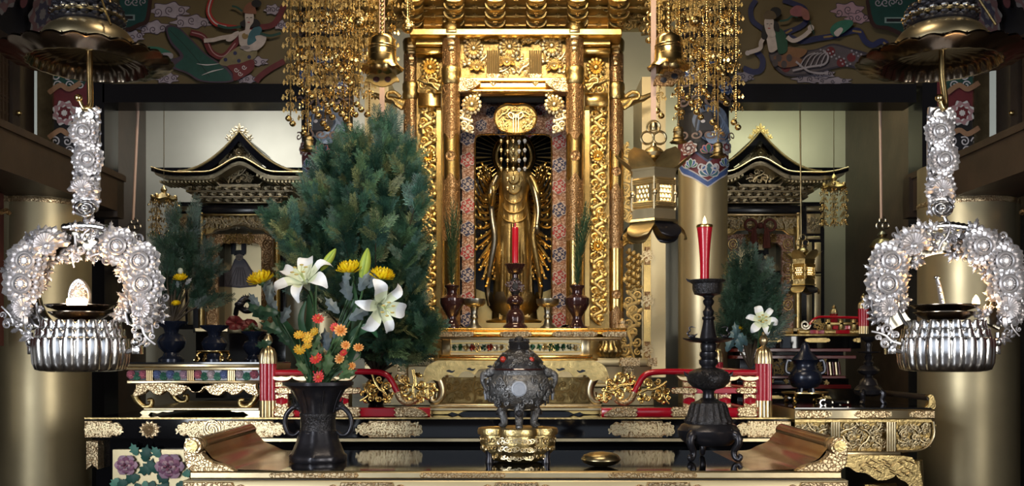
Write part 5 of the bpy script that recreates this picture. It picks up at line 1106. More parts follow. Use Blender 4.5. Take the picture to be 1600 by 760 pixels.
lily(1190, 502, 4.0, (-.1, -1, .25), 24, 'small pale lily bloom behind the red newel post', .2, P(1180, 600, 4.25), (([(1200, 520), (1210, 500, .8), (1222, 490, .8)], 3),))
def lbud(x, y, ang, L, k, label):
    c = P(x, y, VY-.08); t = thing('lily_bud', label, 'lily bud', base(k), 'lily buds'); q = S(VY); b = MB(); b.c = (.36, .46, .06)
    d = V((cos(ang), -.1, sin(ang))); pp = [c+d*(L*q*(i/8-.5)) for i in range(9)]; b.tube(pp, [L*.17*q*max(.12, sin(pi*(i/8*.9+.06)))**.8 for i in range(9)], 9); bd = ob('bud', b, 'petal', t)
    b = MB(); b.c = (.25, .36, .05); b.tube([p+V((0, -L*.16*q*max(.1, sin(pi*(i/8*.9+.06))), 0)) for i, p in enumerate(pp)], L*.03*q, 5); ob('seam', b, 'petal', bd)
    stem(t, [pp[0], pp[0]-d*.03+V((0, 0, -.03)), lerp(pp[0], base(k), .6), base(k)], .004)
lbud(513, 406, .95, 40, 6, 'slim green lily bud leaning beside the large white lily')
lbud(570, 415, 1.38, 52, 8, 'upright green lily bud between two yellow chrysanthemums')
def mum(x, y, r, k, label, tilt, Y=3.22, leaves=True):
    c = P(x, y, Y); t = thing('yellow_chrysanthemum', label, 'chrysanthemum', base(k) if k is not None else c, 'yellow chrysanthemums'); q = r*S(Y); s, d, u = frame(tilt, (0, 1, .1)); g = random.Random(x); 
    for lay, (n, rr, el) in enumerate(((16, 1.0, .45), (16, 1.0, .8), (13, .95, 1.05), (9, .85, 1.25), (5, .8, 1.45))):
        for i in range(n):
            a = 2*pi*i/n+lay*.3; e = el+g.uniform(-.12, .12); ro = s*cos(a)+u*sin(a); tn = -s*sin(a)+u*cos(a); b = MB(); L = q*rr*1.3
            b.c = (.88, g.uniform(.60, .70), .01)
            dirn = ro*cos(e)+d*sin(e); o = c+ro*q*.1-d*q*.35; nn = dirn.cross(tn); w_ = q*.16
            pt = [o, o+dirn*L*.4+ro*L*.12, o+dirn*L*.8+ro*L*.12, o+dirn*L*1.05]
            b.add([pt[0], pt[1]-tn*w_, pt[1]+tn*w_, pt[2]-tn*w_, pt[2]+tn*w_, pt[3], pt[1]+nn*w_*.5, pt[2]+nn*w_*.5], [(0, 6, 1), (0, 2, 6), (1, 6, 7, 3), (6, 2, 4, 7), (3, 7, 5), (7, 4, 5)]); ob('petal', b, 'petal', t, 60)
    b = MB(); b.c = (.05, .12, .05); b.ball(c-d*q*.35, q*.4, 10, 6, (1, 1, .7)); ob('calyx', b, 'leaf', t)
    if k is not None: stem(t, [c-d*q*.5, c-d*q*1.5, lerp(c, base(k), .6)+V((0, .01, 0)), base(k)], .0032)
    return t
mum(407, 437, 17, 2, 'yellow chrysanthemum apart from the rest at the bouquet edge', (-.3, -.35, 1)); mum(547, 421, 17, 7, 'yellow chrysanthemum between the two lily buds', (-.1, -.35, 1)); mum(597, 431, 16, 4, 'yellow chrysanthemum above the nodding lily', (.2, -.35, 1))
for x, y, r, Y, lb in ((282, 435, 9, 4.55, 'small yellow chrysanthemum among the dark sprays beside the silver wreath'), (275, 475, 6, 4.55, 'tiny yellow bloom low in the dark sprays beside the silver wreath'), (1151, 513, 9, 4.5, 'small yellow chrysanthemum behind the bronze candlestick')): mum(x, y, r, None, lb, (0, -.5, 1), Y)
def daisy(x, y, r, kind, label, k):
    Y = 3.16+.01*(k % 5); c = P(x, y, Y); t = thing('small_daisy', label, 'daisy', base(k), 'small daisies in the lily vase'); q = r*S(Y); g = random.Random(k*7)
    col = {'r': ((.62, .04, .035), (.55, .12, .02)), 'y': ((.75, .38, .02), (.8, .5, .05)), 'o': ((.78, .36, .10), (.62, .2, .03))}[kind]
    ax, az = g.uniform(-.35, .35), g.uniform(.2, .9); s, d, u = frame((ax, -1, az))
    R_ = Matrix((s, -d, u)).transposed()
    for lay, (n, r0, w_) in enumerate(((11, 1, .36), (8, .62, .30))):
        b = MB(); b.c = col[lay % 2] if kind != 'r' else col[0]
        for i in range(n): petal(b, 2*pi*i/n+lay*.2, .12, r0, w_, .14, .13*lay, 1.2)
        b.v = [tuple(c+(R_ @ V(v))*q) for v in b.v]; ob('petal_ring', b, 'petal', t, 60)
    b = MB(); b.c = col[1]; b.ball(c+d*q*.22, q*.3, 9, 6); ob('flower_eye', b, 'petal', t)
    stem(t, [c-d*q*.1, c-d*q*.9+V((0, .01, -.02)), lerp(c, base(k), .6), base(k)], .002)
DL = [(497, 499, 10, 'r', 'red daisy topmost in the small daisies below the large lily'), (523, 512, 8, 'r', 'small red daisy touching a yellow-orange one below the nodding lily'), (494, 561, 11, 'r', 'red daisy halfway down beside the yellow cluster'), (537, 552, 7, 'r', 'small crimson daisy between the orange blooms'), (498, 590, 10, 'r', 'red daisy lowest at the vase rim'),
      (467, 524, 9, 'y', 'golden daisy outermost in the cluster of five'), (480, 528, 10, 'y', 'golden daisy in the middle of the cluster of five'), (491, 519, 8, 'y', 'golden daisy topmost of the cluster of five'), (468, 547, 10, 'y', 'golden daisy lowest of the cluster of five'), (481, 539, 8, 'y', 'half-hidden golden daisy under the cluster middle'),
      (532, 517, 11, 'o', 'large yellow-orange daisy highest toward the nodding lily'), (540, 540, 8, 'o', 'orange daisy just under the large yellow-orange one'), (560, 544, 9, 'o', 'orange daisy with dark eye farthest out'), (531, 561, 9, 'o', 'pale orange daisy under the small crimson one'), (549, 573, 8, 'o', 'orange daisy lowest on the shelf side')]
for k, (x, y, r, kd, lb) in enumerate(DL): daisy(x, y, r, kd, lb, k)
def lobed(par, x, y, ang, L, Y, col):
    b = MB(); b.c = col; lobeleaf(b, 0, 0, ang, 1, .30, .03, 3); q = L*S(Y); b.v = [tuple(P(x, y, Y)+V((v[0]*q, v[1]*q*1.3, v[2]*q))) for v in b.v]; ob('leaf', b, 'leaf', par, 60)
GR, SG = (.16, .20, .21), (.03, .085, .045)
for nm, lb, k, col, cl in (('silver_foliage', 'silver-grey lobed foliage beside the outermost yellow chrysanthemum', 10, GR, ((420, 475, 1.4, 34), (405, 480, 2.2, 26), (440, 505, 1.1, 30), (432, 488, 2.0, 30), (412, 455, 1.0, 22))),
                       ('silver_foliage', 'silver-grey lobed foliage between the two lilies', 11, GR, ((548, 470, 1.9, 38), (562, 455, 1.1, 36), (530, 490, 2.3, 32), (575, 450, .9, 36), (546, 500, .5, 38), (540, 445, 1.4, 24))),
                       ('silver_foliage', 'dusky blue-grey leaf among the small daisies', 12, (.10, .13, .15), ((512, 548, 1.7, 34), (522, 530, 1.2, 26))),
                       ('green_foliage', 'dark green lobed leaves on the window side of the bouquet', 13, SG, ((418, 500, 2.4, 40), (440, 520, 2.7, 36), (436, 490, 3.0, 38), (452, 540, 2.2, 30), (425, 535, 3.4, 26))),
                       ('green_foliage', 'green lobed leaves in the middle of the small daisies', 14, (.07, .13, .05), ((510, 585, 1.4, 36), (522, 575, .9, 34), (505, 560, 2.0, 30), (530, 590, .4, 30), (540, 585, 1.6, 26), (515, 545, .7, 30), (480, 585, 2.2, 28), (500, 575, 1.9, 34), (524, 555, 1.3, 26), (490, 545, 1.2, 26)))):
    t = thing(nm, lb, 'foliage', base(k), 'foliage in the lily vase'); xs = sum(c[0] for c in cl)/len(cl); ys = sum(c[1] for c in cl)/len(cl)
    stem(t, [P(xs, ys, 3.24), lerp(P(xs, ys, 3.24), base(k), .5)+V((0, .02, 0)), base(k)], .0028)
    for x, y, a, L in cl: lobed(t, x, y, a, L, 3.2+((x*7) % 10)*.006, col)
for k, (pts, w_, lb) in enumerate((([(500, 600), (545, 560, .05), (556, 500, .05), (552, 440, .08)], 8, 'long strap leaf rising behind the nodding lily'), ([(490, 600), (470, 560, .05), (445, 520, .05), (425, 495, .04)], 9, 'long strap leaf arching toward the window side'), ([(505, 600), (530, 550, .02), (558, 515, -.02), (590, 515, -.04)], 6, 'strap leaf arching under the nodding lily'), ([(485, 598), (478, 550, .04), (484, 500, .06), (482, 460, .08)], 8, 'strap leaf rising behind the large lily'))):
    t = thing('strap_leaf', lb, 'leaf', base(k), 'strap leaves in the lily vase'); blade(t, pts, w_, (.03, .10, .045), 'leaf_blade')
# ---- evergreen sprays
def sprig(g):                                                 # a flat cypress spray, unit length along +Z
    b = MB()
    def twig(o, d, L, dep):
        sd = V((-d.z, 0, d.x)); n = 5 if dep else 7
        b.add([o-sd*.02*L, o+sd*.02*L, o+d*L], [(0, 1, 2)])
        for i in range(1, n+1):
            f = i/(n+1); p = o+d*(L*f)
            for s in (-1, 1):
                a = s*(.75-.2*f)+g.uniform(-.15, .15); dd = V((d.x*cos(a)-d.z*sin(a), g.uniform(-.25, .1), d.x*sin(a)+d.z*cos(a)))
                if dep == 0: twig(p, dd, L*.36*(1-.5*f), 1)
                else: w_ = V((-dd.z, 0, dd.x))*.05*L; b.add([p, p+dd*L*.2+w_, p+dd*L*.45, p+dd*L*.2-w_], [(0, 1, 2, 3)])
    twig(V((0, 0, 0)), V((0, 0, 1)), 1, 0); return b
SP = [sprig(random.Random(k)) for k in range(4)]
def evergreen(name, label, root, tips, L, cols, seed, per=16, grp=None, spread=.5):
    g = random.Random(seed); t = thing(name, label, 'evergreen', root, grp)
    for tip in tips:
        d = tip-root; b = MB(); mid = lerp(root, tip, .5)+V((0, g.uniform(-.03, .03), .04*d.length)); pp = cr([root, mid, tip], 8)
        b.tube(pp, [lerp(.008, .0015, i/(len(pp)-1)) for i in range(len(pp))], 5); br = ob('branch', b, 'bark', t)
        f = MB()
        for k in range(per):
            u = 1-(k/per)**1.1*spread; j = u*(len(pp)-1); i = min(len(pp)-2, int(j)); p = pp[i].lerp(pp[i+1], j-i); tg = (pp[i+1]-pp[i]).normalized()
            dv = (tg*.8+V((g.uniform(-1, 1), g.uniform(-1, .7), g.uniform(-.5, .8)))*.8).normalized() if k else tg
            nrm = V((g.uniform(-.5, .5), -1, g.uniform(-.4, .6))); x_ = dv.cross(nrm).normalized(); y_ = dv.cross(x_)
            s = L*g.uniform(.7, 1.15); m = Matrix((x_*s, y_*s, dv*s)).transposed().to_4x4(); m.translation = p
            c = g.choice(cols); f_ = g.uniform(.55, 1.1); sp = SP[g.randrange(4)]; n0 = len(f.f); f.merge(sp, m); f.cl[n0:] = [(c[0]*h_, c[1]*h_, c[2]*h_) for h_ in (f_*g.uniform(.55, 1.5) for _ in range(len(f.f)-n0))]
        fo = ob('foliage', f, 'leaf', br, 0); fo['kind'] = 'stuff'
    return t
CYP = [(.04, .12, .075), (.065, .16, .09), (.025, .08, .055), (.12, .22, .10), (.06, .15, .12), (.26, .30, .13)]
g = random.Random(4); tips = []
out = {215: (592, 616), 236: (550, 628), 260: (505, 636), 282: (495, 640), 305: (490, 648), 335: (448, 650), 365: (446, 652), 395: (455, 654), 425: (462, 654), 455: (520, 650), 485: (540, 648), 515: (560, 660), 545: (580, 648)}
for y, (a, c) in out.items():
    n = max(1, round((c-a)/24))
    for i in range(n+1): tips.append(P(lerp(a, c, i/max(1, n))+g.uniform(-6, 6), y+g.uniform(-10, 10), g.uniform(3.85, 4.5)))
for x, y in ((606, 208), (560, 226), (530, 240), (668, 516), (655, 540), (440, 342), (432, 356), (655, 300), (636, 240), (664, 495), (648, 275)): tips.append(P(x, y, 4.0))
evergreen('cypress_arrangement', 'big blue-green cypress arrangement rising beside the central shrine', P(588, 585, 4.33), tips, .105, CYP, 9, 30)
DRK = [(.018, .05, .03), (.03, .07, .04), (.04, .085, .055)]
tips = [P(x, y, 4.62) for x, y in ((275, 350), (300, 345), (262, 385), (290, 380), (320, 395), (265, 420), (300, 420), (325, 430), (280, 450), (310, 460), (258, 455), (330, 470), (296, 400))]
evergreen('dark_sprays', 'dark evergreen sprays in the black vase beside the silver wreath', P(268, 508, 4.6), tips, .11, DRK, 3, 12)
tips = [P(x, y, 4.5) for x, y in ((1150, 440), (1175, 425), (1195, 450), (1145, 470), (1170, 460), (1200, 480), (1150, 500), (1180, 490), (1205, 515), (1160, 420), (1190, 520), (1140, 520))]
evergreen('dark_sprays', 'dark evergreen sprays behind the small pale lily', P(1172, 575, 4.55), tips, .13, DRK, 5, 12)
tips = [P(x, y, 4.4) for x, y in ((1140, 515), (1160, 540), (1130, 500), (1150, 560), (1165, 520))]
t = thing('blue_foliage', 'blue-grey lobed leaves under the small yellow chrysanthemum behind the candlestick', 'foliage', P(1155, 590, 4.42))
for i, p in enumerate(tips): lobed(t, 1135+i*8, 550-(i % 3)*10, 1.2+.25*i, 26, 4.42, (.06, .12, .14))
t = thing('white_bud_spray', 'small white bud and pale bloom above the dark sprays', 'flower', P(281, 420, 4.56)); b = MB(); b.c = (.5, .55, .45); b.ball(P(282, 424, 4.56), .014, 8, 6, (1, 1, 1.2)); ob('white_bud', b, 'petal', t); lobed(t, 290, 445, .8, 14, 4.56, (.3, .32, .34)); lobed(t, 278, 450, 1.6, 12, 4.56, (.25, .3, .3))
# ================================================================ hanging silver oil lamps with their lotus canopies
def canopy(cx, label, s):
    Y = 2.7; q = S(Y); c = P(cx, 86, Y)
    t = thing('lotus_canopy', label, 'canopy', c)
    z = lambda y: EZ+(HY-y)*q
    n = 24; B = z(99)
    def lob(a, i, r): return (r*(1+.035*abs(cos(n/2*a))), (.006*abs(cos(n/2*a)) if r > .19 else 0))
    R_ = .222
    prof = [(.02, B+.035), (.10, B+.032), (.145, B+.02), (.155, B-.008), (.165, B-.008), (.18, B), (R_-.006, B+.004), (R_, B+.008), (R_-.004, B+.014), (.18, B+.014), (.13, B+.045), (.02, B+.05)]
    b = MB(); b.lathe((c.x, Y, 0), prof, 144, rf=lob); br = ob('scalloped_brim', b, 'smoke_metal', t, 60)
    for k in range(n):                                         # petal ridges radiating over the brim
        a = 2*pi*(k+.0)/n+pi/n; u = V((cos(a), sin(a), 0)); b = MB(); o = V((c.x, Y, B-.006))
        b.tube([o+u*.125+V((0, 0, .046)), o+u*.18+V((0, 0, .022)), o+u*(R_*1.0)+V((0, 0, .022))], [.002, .003, .0022], 5); ob('petal_ridge', b, 'smoke_metal', br)
    b = MB(); b.lathe((c.x, Y, 0), [(.124, z(77)), (.126, z(72)), (.121, z(60)), (.106, z(49)), (.086, z(42)), (.06, z(39))], 48); ob('dome', b, 'gold_pale', t)
    for k, (y, r, m) in enumerate(((36, .088, 'bronze_dark'), (27, .092, 'brass_aged'), (16, .084, 'bronze_dark'))):
        b = MB(); b.lathe((c.x, Y, 0), [(r*.9, z(y+5)), (r, z(y+2)), (r*1.02, z(y-1)), (r*.9, z(y-3))], 80, rf=lambda a, i, rr: rr*(1+.035*abs(cos(10*a)))); tr = ob('bead_tier', b, m, t)
        for j in range(20):
            a = 2*pi*j/20; bb = MB(); bb.ball((c.x+r*cos(a), Y+r*sin(a), z(y-2)), .0125, 7, 5, (1, 1, .6)); ob('bead', bb, 'silver' if k == 1 else m, tr)
    b = MB(); b.lathe((c.x, Y, 0), [(.04, z(12)), (.062, z(5)), (.06, z(-6)), (.03, z(-16)), (.016, z(-40))], 28); ob('finial', b, 'silver', t)
    for k in range(4):
        a = pi/4+k*pi/2; b = MB(); b.ball((c.x+.068*cos(a), Y+.068*sin(a), z(1)), .018, 10, 8, (1.3, 1.3, .8)); ob('finial_knob', b, 'silver', t)
    b = MB(); b.tube([(c.x, Y, z(-40)), (c.x, Y, 3.85)], .008, 8); ob('suspension_rod', b, 'brass_aged', t)
    b = MB(); b.tube([(c.x+.06, Y-.07, z(2)), (c.x+.105, Y-.1, z(58))], .0035, 6); ob('brace_rod', b, 'brass', t)
    b = MB(); pp = cr([(c.x+.003, Y, z(80)), (c.x+.004, Y, z(120)), (c.x+.008+s*.001, Y-.004, z(150)), (c.x+.008, Y-.01, z(168)), (c.x-.004, Y-.02, z(172)), (c.x-.014, Y-.024, z(160))], 4); b.tube(pp, [.0085]*17+[.006]*(len(pp)-17), 10); ob('hook_rod', b, 'brass', t)
    b = MB(); b.ball((c.x-.016, Y-.026, z(157)), .011, 10, 8); ob('hook_knob', b, 'brass', t)
    return t
canopy(138, 'lotus canopy with smoky scalloped brim above the lamp with the square flame', -1)
canopy(1470, 'lotus canopy with smoky scalloped brim above the lamp with the leaning spike', 1)
def silver_lamp(cx, s, label):
    Y = 2.7; q = S(Y); X = lambda u: cx+s*u; g = random.Random(cx)
    px = cx+(-8 if s > 0 else 3)
    t = thing('silver_lamp', label, 'hanging lamp', P(cx, 580, Y), 'hanging silver oil lamps')
    # suspension plaque
    b = MB(); o = c2([(-18, 174), (-12, 167), (12, 167), (18, 174), (19, 250), (17, 320), (9, 331), (-9, 331), (-17, 320), (-19, 250)], 3); hole = None
    b.prism([(px+u, y) for u, y in o], Y-.008, Y+.006, .003); pl = ob('plaque', b, 'silver_carved', t)
    for y, x, r, k in ((206, -3, 25, 'sunflower'), (250, 4, 26, 'sunflower'), (298, -2, 27, 'mum')): put(k, 'silver_carved', 'chased_flower', pl, px+x, y, Y-.018, r, g.uniform(-.4, .4), 1)
    for k in range(18):
        y = 178+k*8.8; sd = -1 if k % 2 else 1; put('leafspray', 'silver_leaf' if k % 3 else 'silver_carved', 'chased_leaf', pl, px+sd*19, y, Y-.012, 15, -sd*1.5+g.uniform(-.5, .5), 1)
    b = MB(); b.tube([P(px+11*cos(a), 180+9*sin(a), Y-.015) for a in [2*pi*i/16 for i in range(17)]], 3*q, 7, False); ob('top_eye', b, 'silver', pl)
    b = MB(); b.tube([P(px+2*s+14*cos(a), 326+10*sin(a), Y-.02) for a in [2*pi*i/18 for i in range(19)]], 4*q, 8, False); b.ball(P(px+2*s, 326, Y-.02), 6*q, 10, 8); ob('bottom_eye', b, 'silver', pl)
    b = MB(); b.tube([P(px, 326, Y), P(cx, 345, Y), P(cx, 362, Y)], 3*q, 8); ob('link', b, 'silver', t)
    # wreath: a flat horseshoe band smothered in flowers, leaves and buds
    C = (cx, 446); RX, RY = 100, 66
    def at(a, k=1.0, kk=None): return (C[0]+RX*k*cos(a), C[1]-(RY*(kk or k)+14*0)*sin(a))
    a0, a1 = -.72, pi+.72
    sn = lambda a: sin(a)*(1.3 if sin(a) < 0 else 1.05)
    b = MB(); N = 60; inn, outr = [], []
    for i in range(N+1):
        a = lerp(a0, a1, i/N); w_ = 1.0
        inn.append((C[0]+72*cos(a), C[1]+8-54*sn(a))); outr.append((C[0]+(114+3*cos(14*a))*cos(a), C[1]+2-(82+3*cos(14*a))*sn(a)))
    b.prism(inn+outr[::-1], Y+.004, Y+.02, .002); wr = ob('wreath_band', b, 'pewter', t)  # band coloured dark so the gaps look shaded, as in openwork
    fl = [(-.38, 1, 'mum', 29), (.05, .97, 'sunflower', 31), (.52, 1.05, 'sunflower', 30), (.98, 1.0, 'sunflower', 29), (pi-.98, 1.0, 'mum', 32), (pi-.52, 1.05, 'sunflower', 31), (pi-.05, .97, 'sunflower', 32), (pi+.38, 1.0, 'mum', 26)]
    for i, (a, k, kd, r) in enumerate(fl):
        x, y = C[0]+97*k*cos(a), C[1]+2-72*k*sn(a); put(kd, 'silver_carved', 'wreath_flower', t, x, y, Y-.034, r*1.08, g.uniform(-.3, .3)+(0 if kd != 'mum' else (a-pi/2)*-.6), 1.0)
    for i in range(62):
        a = lerp(a0-.05, a1+.05, g.random()); k = g.choice((1.22, 1.26, 1.18, .74, .78, 1.0)); x, y = C[0]+97*k*cos(a), C[1]+4-(72*k)*sn(a); outward = math.atan2(sin(a)*72, cos(a)*97)
        put(g.choice(['leafspray', 'leafspray', 'leafspray', 'scroll']), g.choice(['silver_leaf', 'silver_leaf', 'silver_carved']), 'wreath_leaf', t, x, y, Y-g.uniform(.004, .018), g.uniform(15, 22), -(outward-pi/2)+(0 if k >= 1 else pi)+g.uniform(-.6, .6), 1.1)
    for i in range(10):
        a = lerp(a0, a1, (i+.5)/10); put('bud', 'silver_carved', 'wreath_bud', t, C[0]+97*.8*cos(a), C[1]+4-72*.8*sn(a), Y-.02, 11, g.uniform(-1, 1), 1)
    for i in range(4):
        a = lerp(a0+.3, a1-.3, i/3); pp = [P(C[0]+97*lerp(.85, 1.05, u)*cos(a+u*.5), C[1]+2-72*lerp(.85, 1.05, u)*sin(a+u*.5), Y-.025) for u in [j/6 for j in range(7)]]; b = MB(); b.tube(pp, 2.5*q, 6); ob('wreath_stem', b, 'silver', t)
    b = MB(); pp = [P(cx+u, 358-5*cos(u/24), Y-.008) for u in range(-34, 35, 4)]; b.tube(pp, [(6+1.3*(i % 2))*q for i in range(len(pp))], 10); ob('carrying_bar', b, 'silver', t)
    # lotus basket in three tiers
    n = 22
    for y0, y1, r0, r1 in ((501, 520, 58, 59), (514, 533, 63, 65), (529, 580, 70, 67)):
        sh = (y1-y0)
        pr = [(r1*.84, y1), (r1*.96, y1-sh*.05), (lerp(r1, r0, .3)*1.01, y1-sh*.25), (r0, y1-sh*.6), (r0*1.0, y0+sh*.12), (r0*.985, y0), (r0*.93, y0+sh*.05), (r0*.93, y0+sh*.5)]
        b = MB(); b.lp(cx+2*s-3, Y, pr, n*8, rf=lambda a, i, r: ((r*(1+.05*(abs(cos(n/2*a))**.7-.5)), -.009*(1-abs(cos(n/2*a)))**2 if 4 <= i <= 6 else 0) if i < 7 else r)); ob('petal_tier', b, 'silver', t, 60)
    b = MB(); b.lp(cx+2*s-3, Y, [(0, 581), (50, 581), (58, 578)], 48); ob('basket_floor', b, 'pewter', t)
    for sd in (-1, 1):
        b = MB(); x = cx-2+sd*82; b.ball(P(x, 535, Y-.01), 7.5*q, 12, 8); b.tube([P(x, 520, Y), P(x, 535, Y)], 4*q, 8); b.bb(x-6, 540, x+6, 554, Y-.015, Y+.015, 1); b.tube([P(x, 546, Y), P(x-sd*14, 550, Y)], 4*q, 8); ob('wreath_foot', b, 'silver', t)
    # oil dishes stacked on the basket
    for k, (y0, y1, r) in enumerate(((488, 501, 46), (477, 488, 51))):
        d = thing('oil_dish', ('upper' if k else 'lower')+' dark oil dish stacked on the lamp with the '+('square flame' if s < 0 else 'leaning spike'), 'dish', P(cx-6*-s*0-7, y1, Y), 'dark oil dishes on the lamps')
        b = MB(); b.lp(cx-7 if s < 0 else cx-2, Y, [(24, y1), (30, y1-1), (r*.9, y0+5), (r, y0+1), (r, y0), (r*.93, y0+2), (26, y1-3), (0, y1-3)], 44); ob('bowl', b, 'smoke_metal', d)
        b = MB(); b.lp(cx-7 if s < 0 else cx-2, Y, [(18, y1+1.5), (20, y1), (22, y1-1)], 30); ob('foot_ring', b, 'smoke_metal', d)
        if k and s < 0:
            f = thing('lamp_flame', 'broad bright flame on the oil dish before the leaf plaque', 'flame', P(120, 478, Y-.08)); b = MB()
            for j in range(5): b.lp(108+j*6, Y-.09, [(3.6, 477), (4.4, 472), (3.6, 467.5), (0, 465-(j % 2))], 10)
            ob('flame_tongues', b, 'flame', f)['kind'] = 'stuff'
            l = bpy.data.lights.new('lamp_flame_light', 'POINT'); l.energy = .6; l.color = (1, .6, .28); l.shadow_soft_size = .02; lo = bpy.data.objects.new('lamp_flame_light', l); COL.objects.link(lo); lo.location = P(120, 462, Y-.09)
            p = thing('wick_plaque', 'small silver leaf-shaped plaque standing in the oil dish', 'plaque', P(122, 480, Y+.02)); b = MB(); b.prism(c2([(110, 480), (105, 462), (110, 444), (122, 435), (133, 443), (140, 460), (135, 480)], 4), Y, Y+.012, .003); pb = ob('plate', b, 'silver_carved', p)
            put('mum', 'silver_carved', 'chased_flower', pb, 122, 462, Y-.006, 15, 0, .8); put('leafspray', 'silver_carved', 'chased_leaf', pb, 118, 448, Y-.005, 9, .3); put('leafspray', 'silver_carved', 'chased_leaf', pb, 129, 450, Y-.005, 9, -.5); put('leafspray', 'silver_carved', 'chased_leaf', pb, 132, 470, Y-.005, 10, -1.2)
        elif k:
            f = thing('lamp_flame', 'small round flame at the rim of the oil dish', 'flame', P(1525, 478, Y-.02)); b = MB(); b.lp(1525, Y-.02, [(3, 480), (5.5, 475), (5, 469), (2.5, 464), (0, 461)], 14); ob('flame_tongue', b, 'flame', f)
            l = bpy.data.lights.new('lamp_flame_light', 'POINT'); l.energy = .55; l.color = (1, .6, .28); l.shadow_soft_size = .02; lo = bpy.data.objects.new('lamp_flame_light', l); COL.objects.link(lo); lo.location = P(1525, 458, Y-.03)
            p = thing('wick_spike', 'thin silver leaf seen edge-on leaning in the oil dish', 'plaque', P(1472, 480, Y-.02)); b = MB(); pp = cr([P(1473, 480, Y), P(1470, 462, Y), P(1467, 446, Y), P(1464, 436, Y)], 4); b.tube(pp, [lerp(4, 2.6, i/12)*q for i in range(13)], 8, True, 1.6); pk = ob('edge_on_leaf', b, 'silver_carved', p); b = MB(); b.ball(P(1464, 434, Y), 4.4*q, 10, 7, (1.2, 1, .7)); ob('leaf_tip', b, 'silver', pk)
            for j in range(3): put('bud', 'silver_carved', 'chased_bud', pk, 1471-j*2.5, 470-j*11, Y-.008, 5, .3)
    return t
silver_lamp(132, -1, 'silver oil lamp with floral wreath and a broad flame')
silver_lamp(1478, 1, 'silver oil lamp with floral wreath and a leaning leaf spike')
# ================================================================ gilt hanging ornaments beside the shrine
def strand(x, y0, y1, Y, m, label, group, seed, r=12, bells=2, small=False, par=None):
    g = random.Random(seed); q = S(Y)
    t = thing('ornament_strand', label, 'hanging ornament', P(x, y0, Y), group) if par is None else ob('strand_cord', MB().tube([P(x, y0, Y), P(x, y0+2, Y)], .6*q, 4), m, par)
    b = MB(); b.tube([(P(x, 0, Y).x, Y, 3.89), P(x, y0, Y), P(x, y1, Y)], .7*q, 4); b.lp(x, Y, [(1.2, y1), (1.2, y0)], 5) if 0 else None
    yy = y0
    n = int((y1-y0)/(r*1.0*.32)) if not small else int((y1-y0)/4)
    for i in range(n): b.ball(P(x, lerp(y0, y1, i/n), Y), (1.5 if not small else 1.0)*q, 5, 4)
    o = ob('bead_chain', b, m, t); o['kind'] = 'stuff'
    step = r*1.75; k = 0; y = y0+r*.5
    while y < y1-r*.6:
        inst(lib('pendant', m if k % 3 else 'gold_antique'), 'openwork_link', t, P(x, y, Y), (0, 0, g.uniform(0, 6)), r*q*g.uniform(.9, 1.12)); y += step*g.uniform(.92, 1.08); k += 1
    for j in range(bells): inst(lib('round_bell', 'brass'), 'round_bell', t, P(x+(j*2-1)*r*.28*(bells > 1), y1+r*.28+j*r*.7, Y), (0, 0, 0), r*.44*q)
    return t
LB = 'strand of gilt openwork links and round bells in the curtain above the evergreen'
RB = 'strand of gilt openwork links and round bells in the curtain above the hanging lantern'
gs = random.Random(21)
for i, (x, y1, Y) in enumerate(((454, 182, 4.3), (478, 205, 4.5), (466, 120, 4.75), (494, 170, 4.3), (508, 190, 4.55), (522, 160, 4.3), (516, 172, 4.8), (537, 175, 4.5), (552, 168, 4.7), (561, 160, 4.3), (577, 176, 4.55), (545, 120, 4.25), (590, 70, 4.6), (640, 30, 4.4), (612, 110, 4.75), (484, 140, 4.2), (530, 100, 4.2), (570, 100, 4.85), (500, 110, 4.75))):
    strand(x, -60, y1, Y, 'gold_antique' if i % 3 == 0 else 'brass', LB, 'curtain of gilt strands above the evergreen', i, 11.5, 2)
for i, (x, y1, Y) in enumerate(((1030, 170, 4.5), (1018, 60, 4.3), (1062, 165, 4.35), (1078, 150, 4.7), (1092, 172, 4.4), (1104, 140, 4.25), (1117, 188, 4.5), (1132, 150, 4.75), (1150, 188, 4.3), (1085, 60, 4.25), (1126, 105, 4.2), (1070, 90, 4.8), (1046, 120, 4.75), (1110, 80, 4.7), (1140, 90, 4.6), (1056, 50, 4.6), (1094, 120, 4.85))):
    strand(x, -60, y1, Y, 'gold_antique' if i % 3 == 0 else 'brass', RB, 'curtain of gilt strands above the lantern', 40+i, 11.5, 2)
for x, y, Y, r, lb in ((562, 35, 4.15, 10, 'large round gilt bell on a short cord above the evergreen'), (637, 44, 4.3, 9, 'round gilt bell beside the copper column head'), (1020, 27, 4.2, 8.5, 'upper round gilt bell beside the pale lantern cord'), (1022, 53, 4.2, 8, 'lower round gilt bell beside the pale lantern cord'), (1086, 33, 4.15, 9, 'large round gilt bell among the strands beside the big bell')):
    t = thing('ball_bell', lb, 'bell', P(x, y, Y)); inst(lib('round_bell', 'brass'), 'bell_shell', t, P(x, y, Y), (0, 0, 0), r*S(Y)); b = MB(); b.tube([P(x, y-r, Y), (P(x, 0, Y).x, Y, 3.89)], .8*S(Y), 5)
    for k in range(8): b.ball(P(x, y-r-4-k*5, Y), 1.7*S(Y), 6, 4)
    o = ob('bell_cord', b, 'brass', t); o['kind'] = 'stuff'
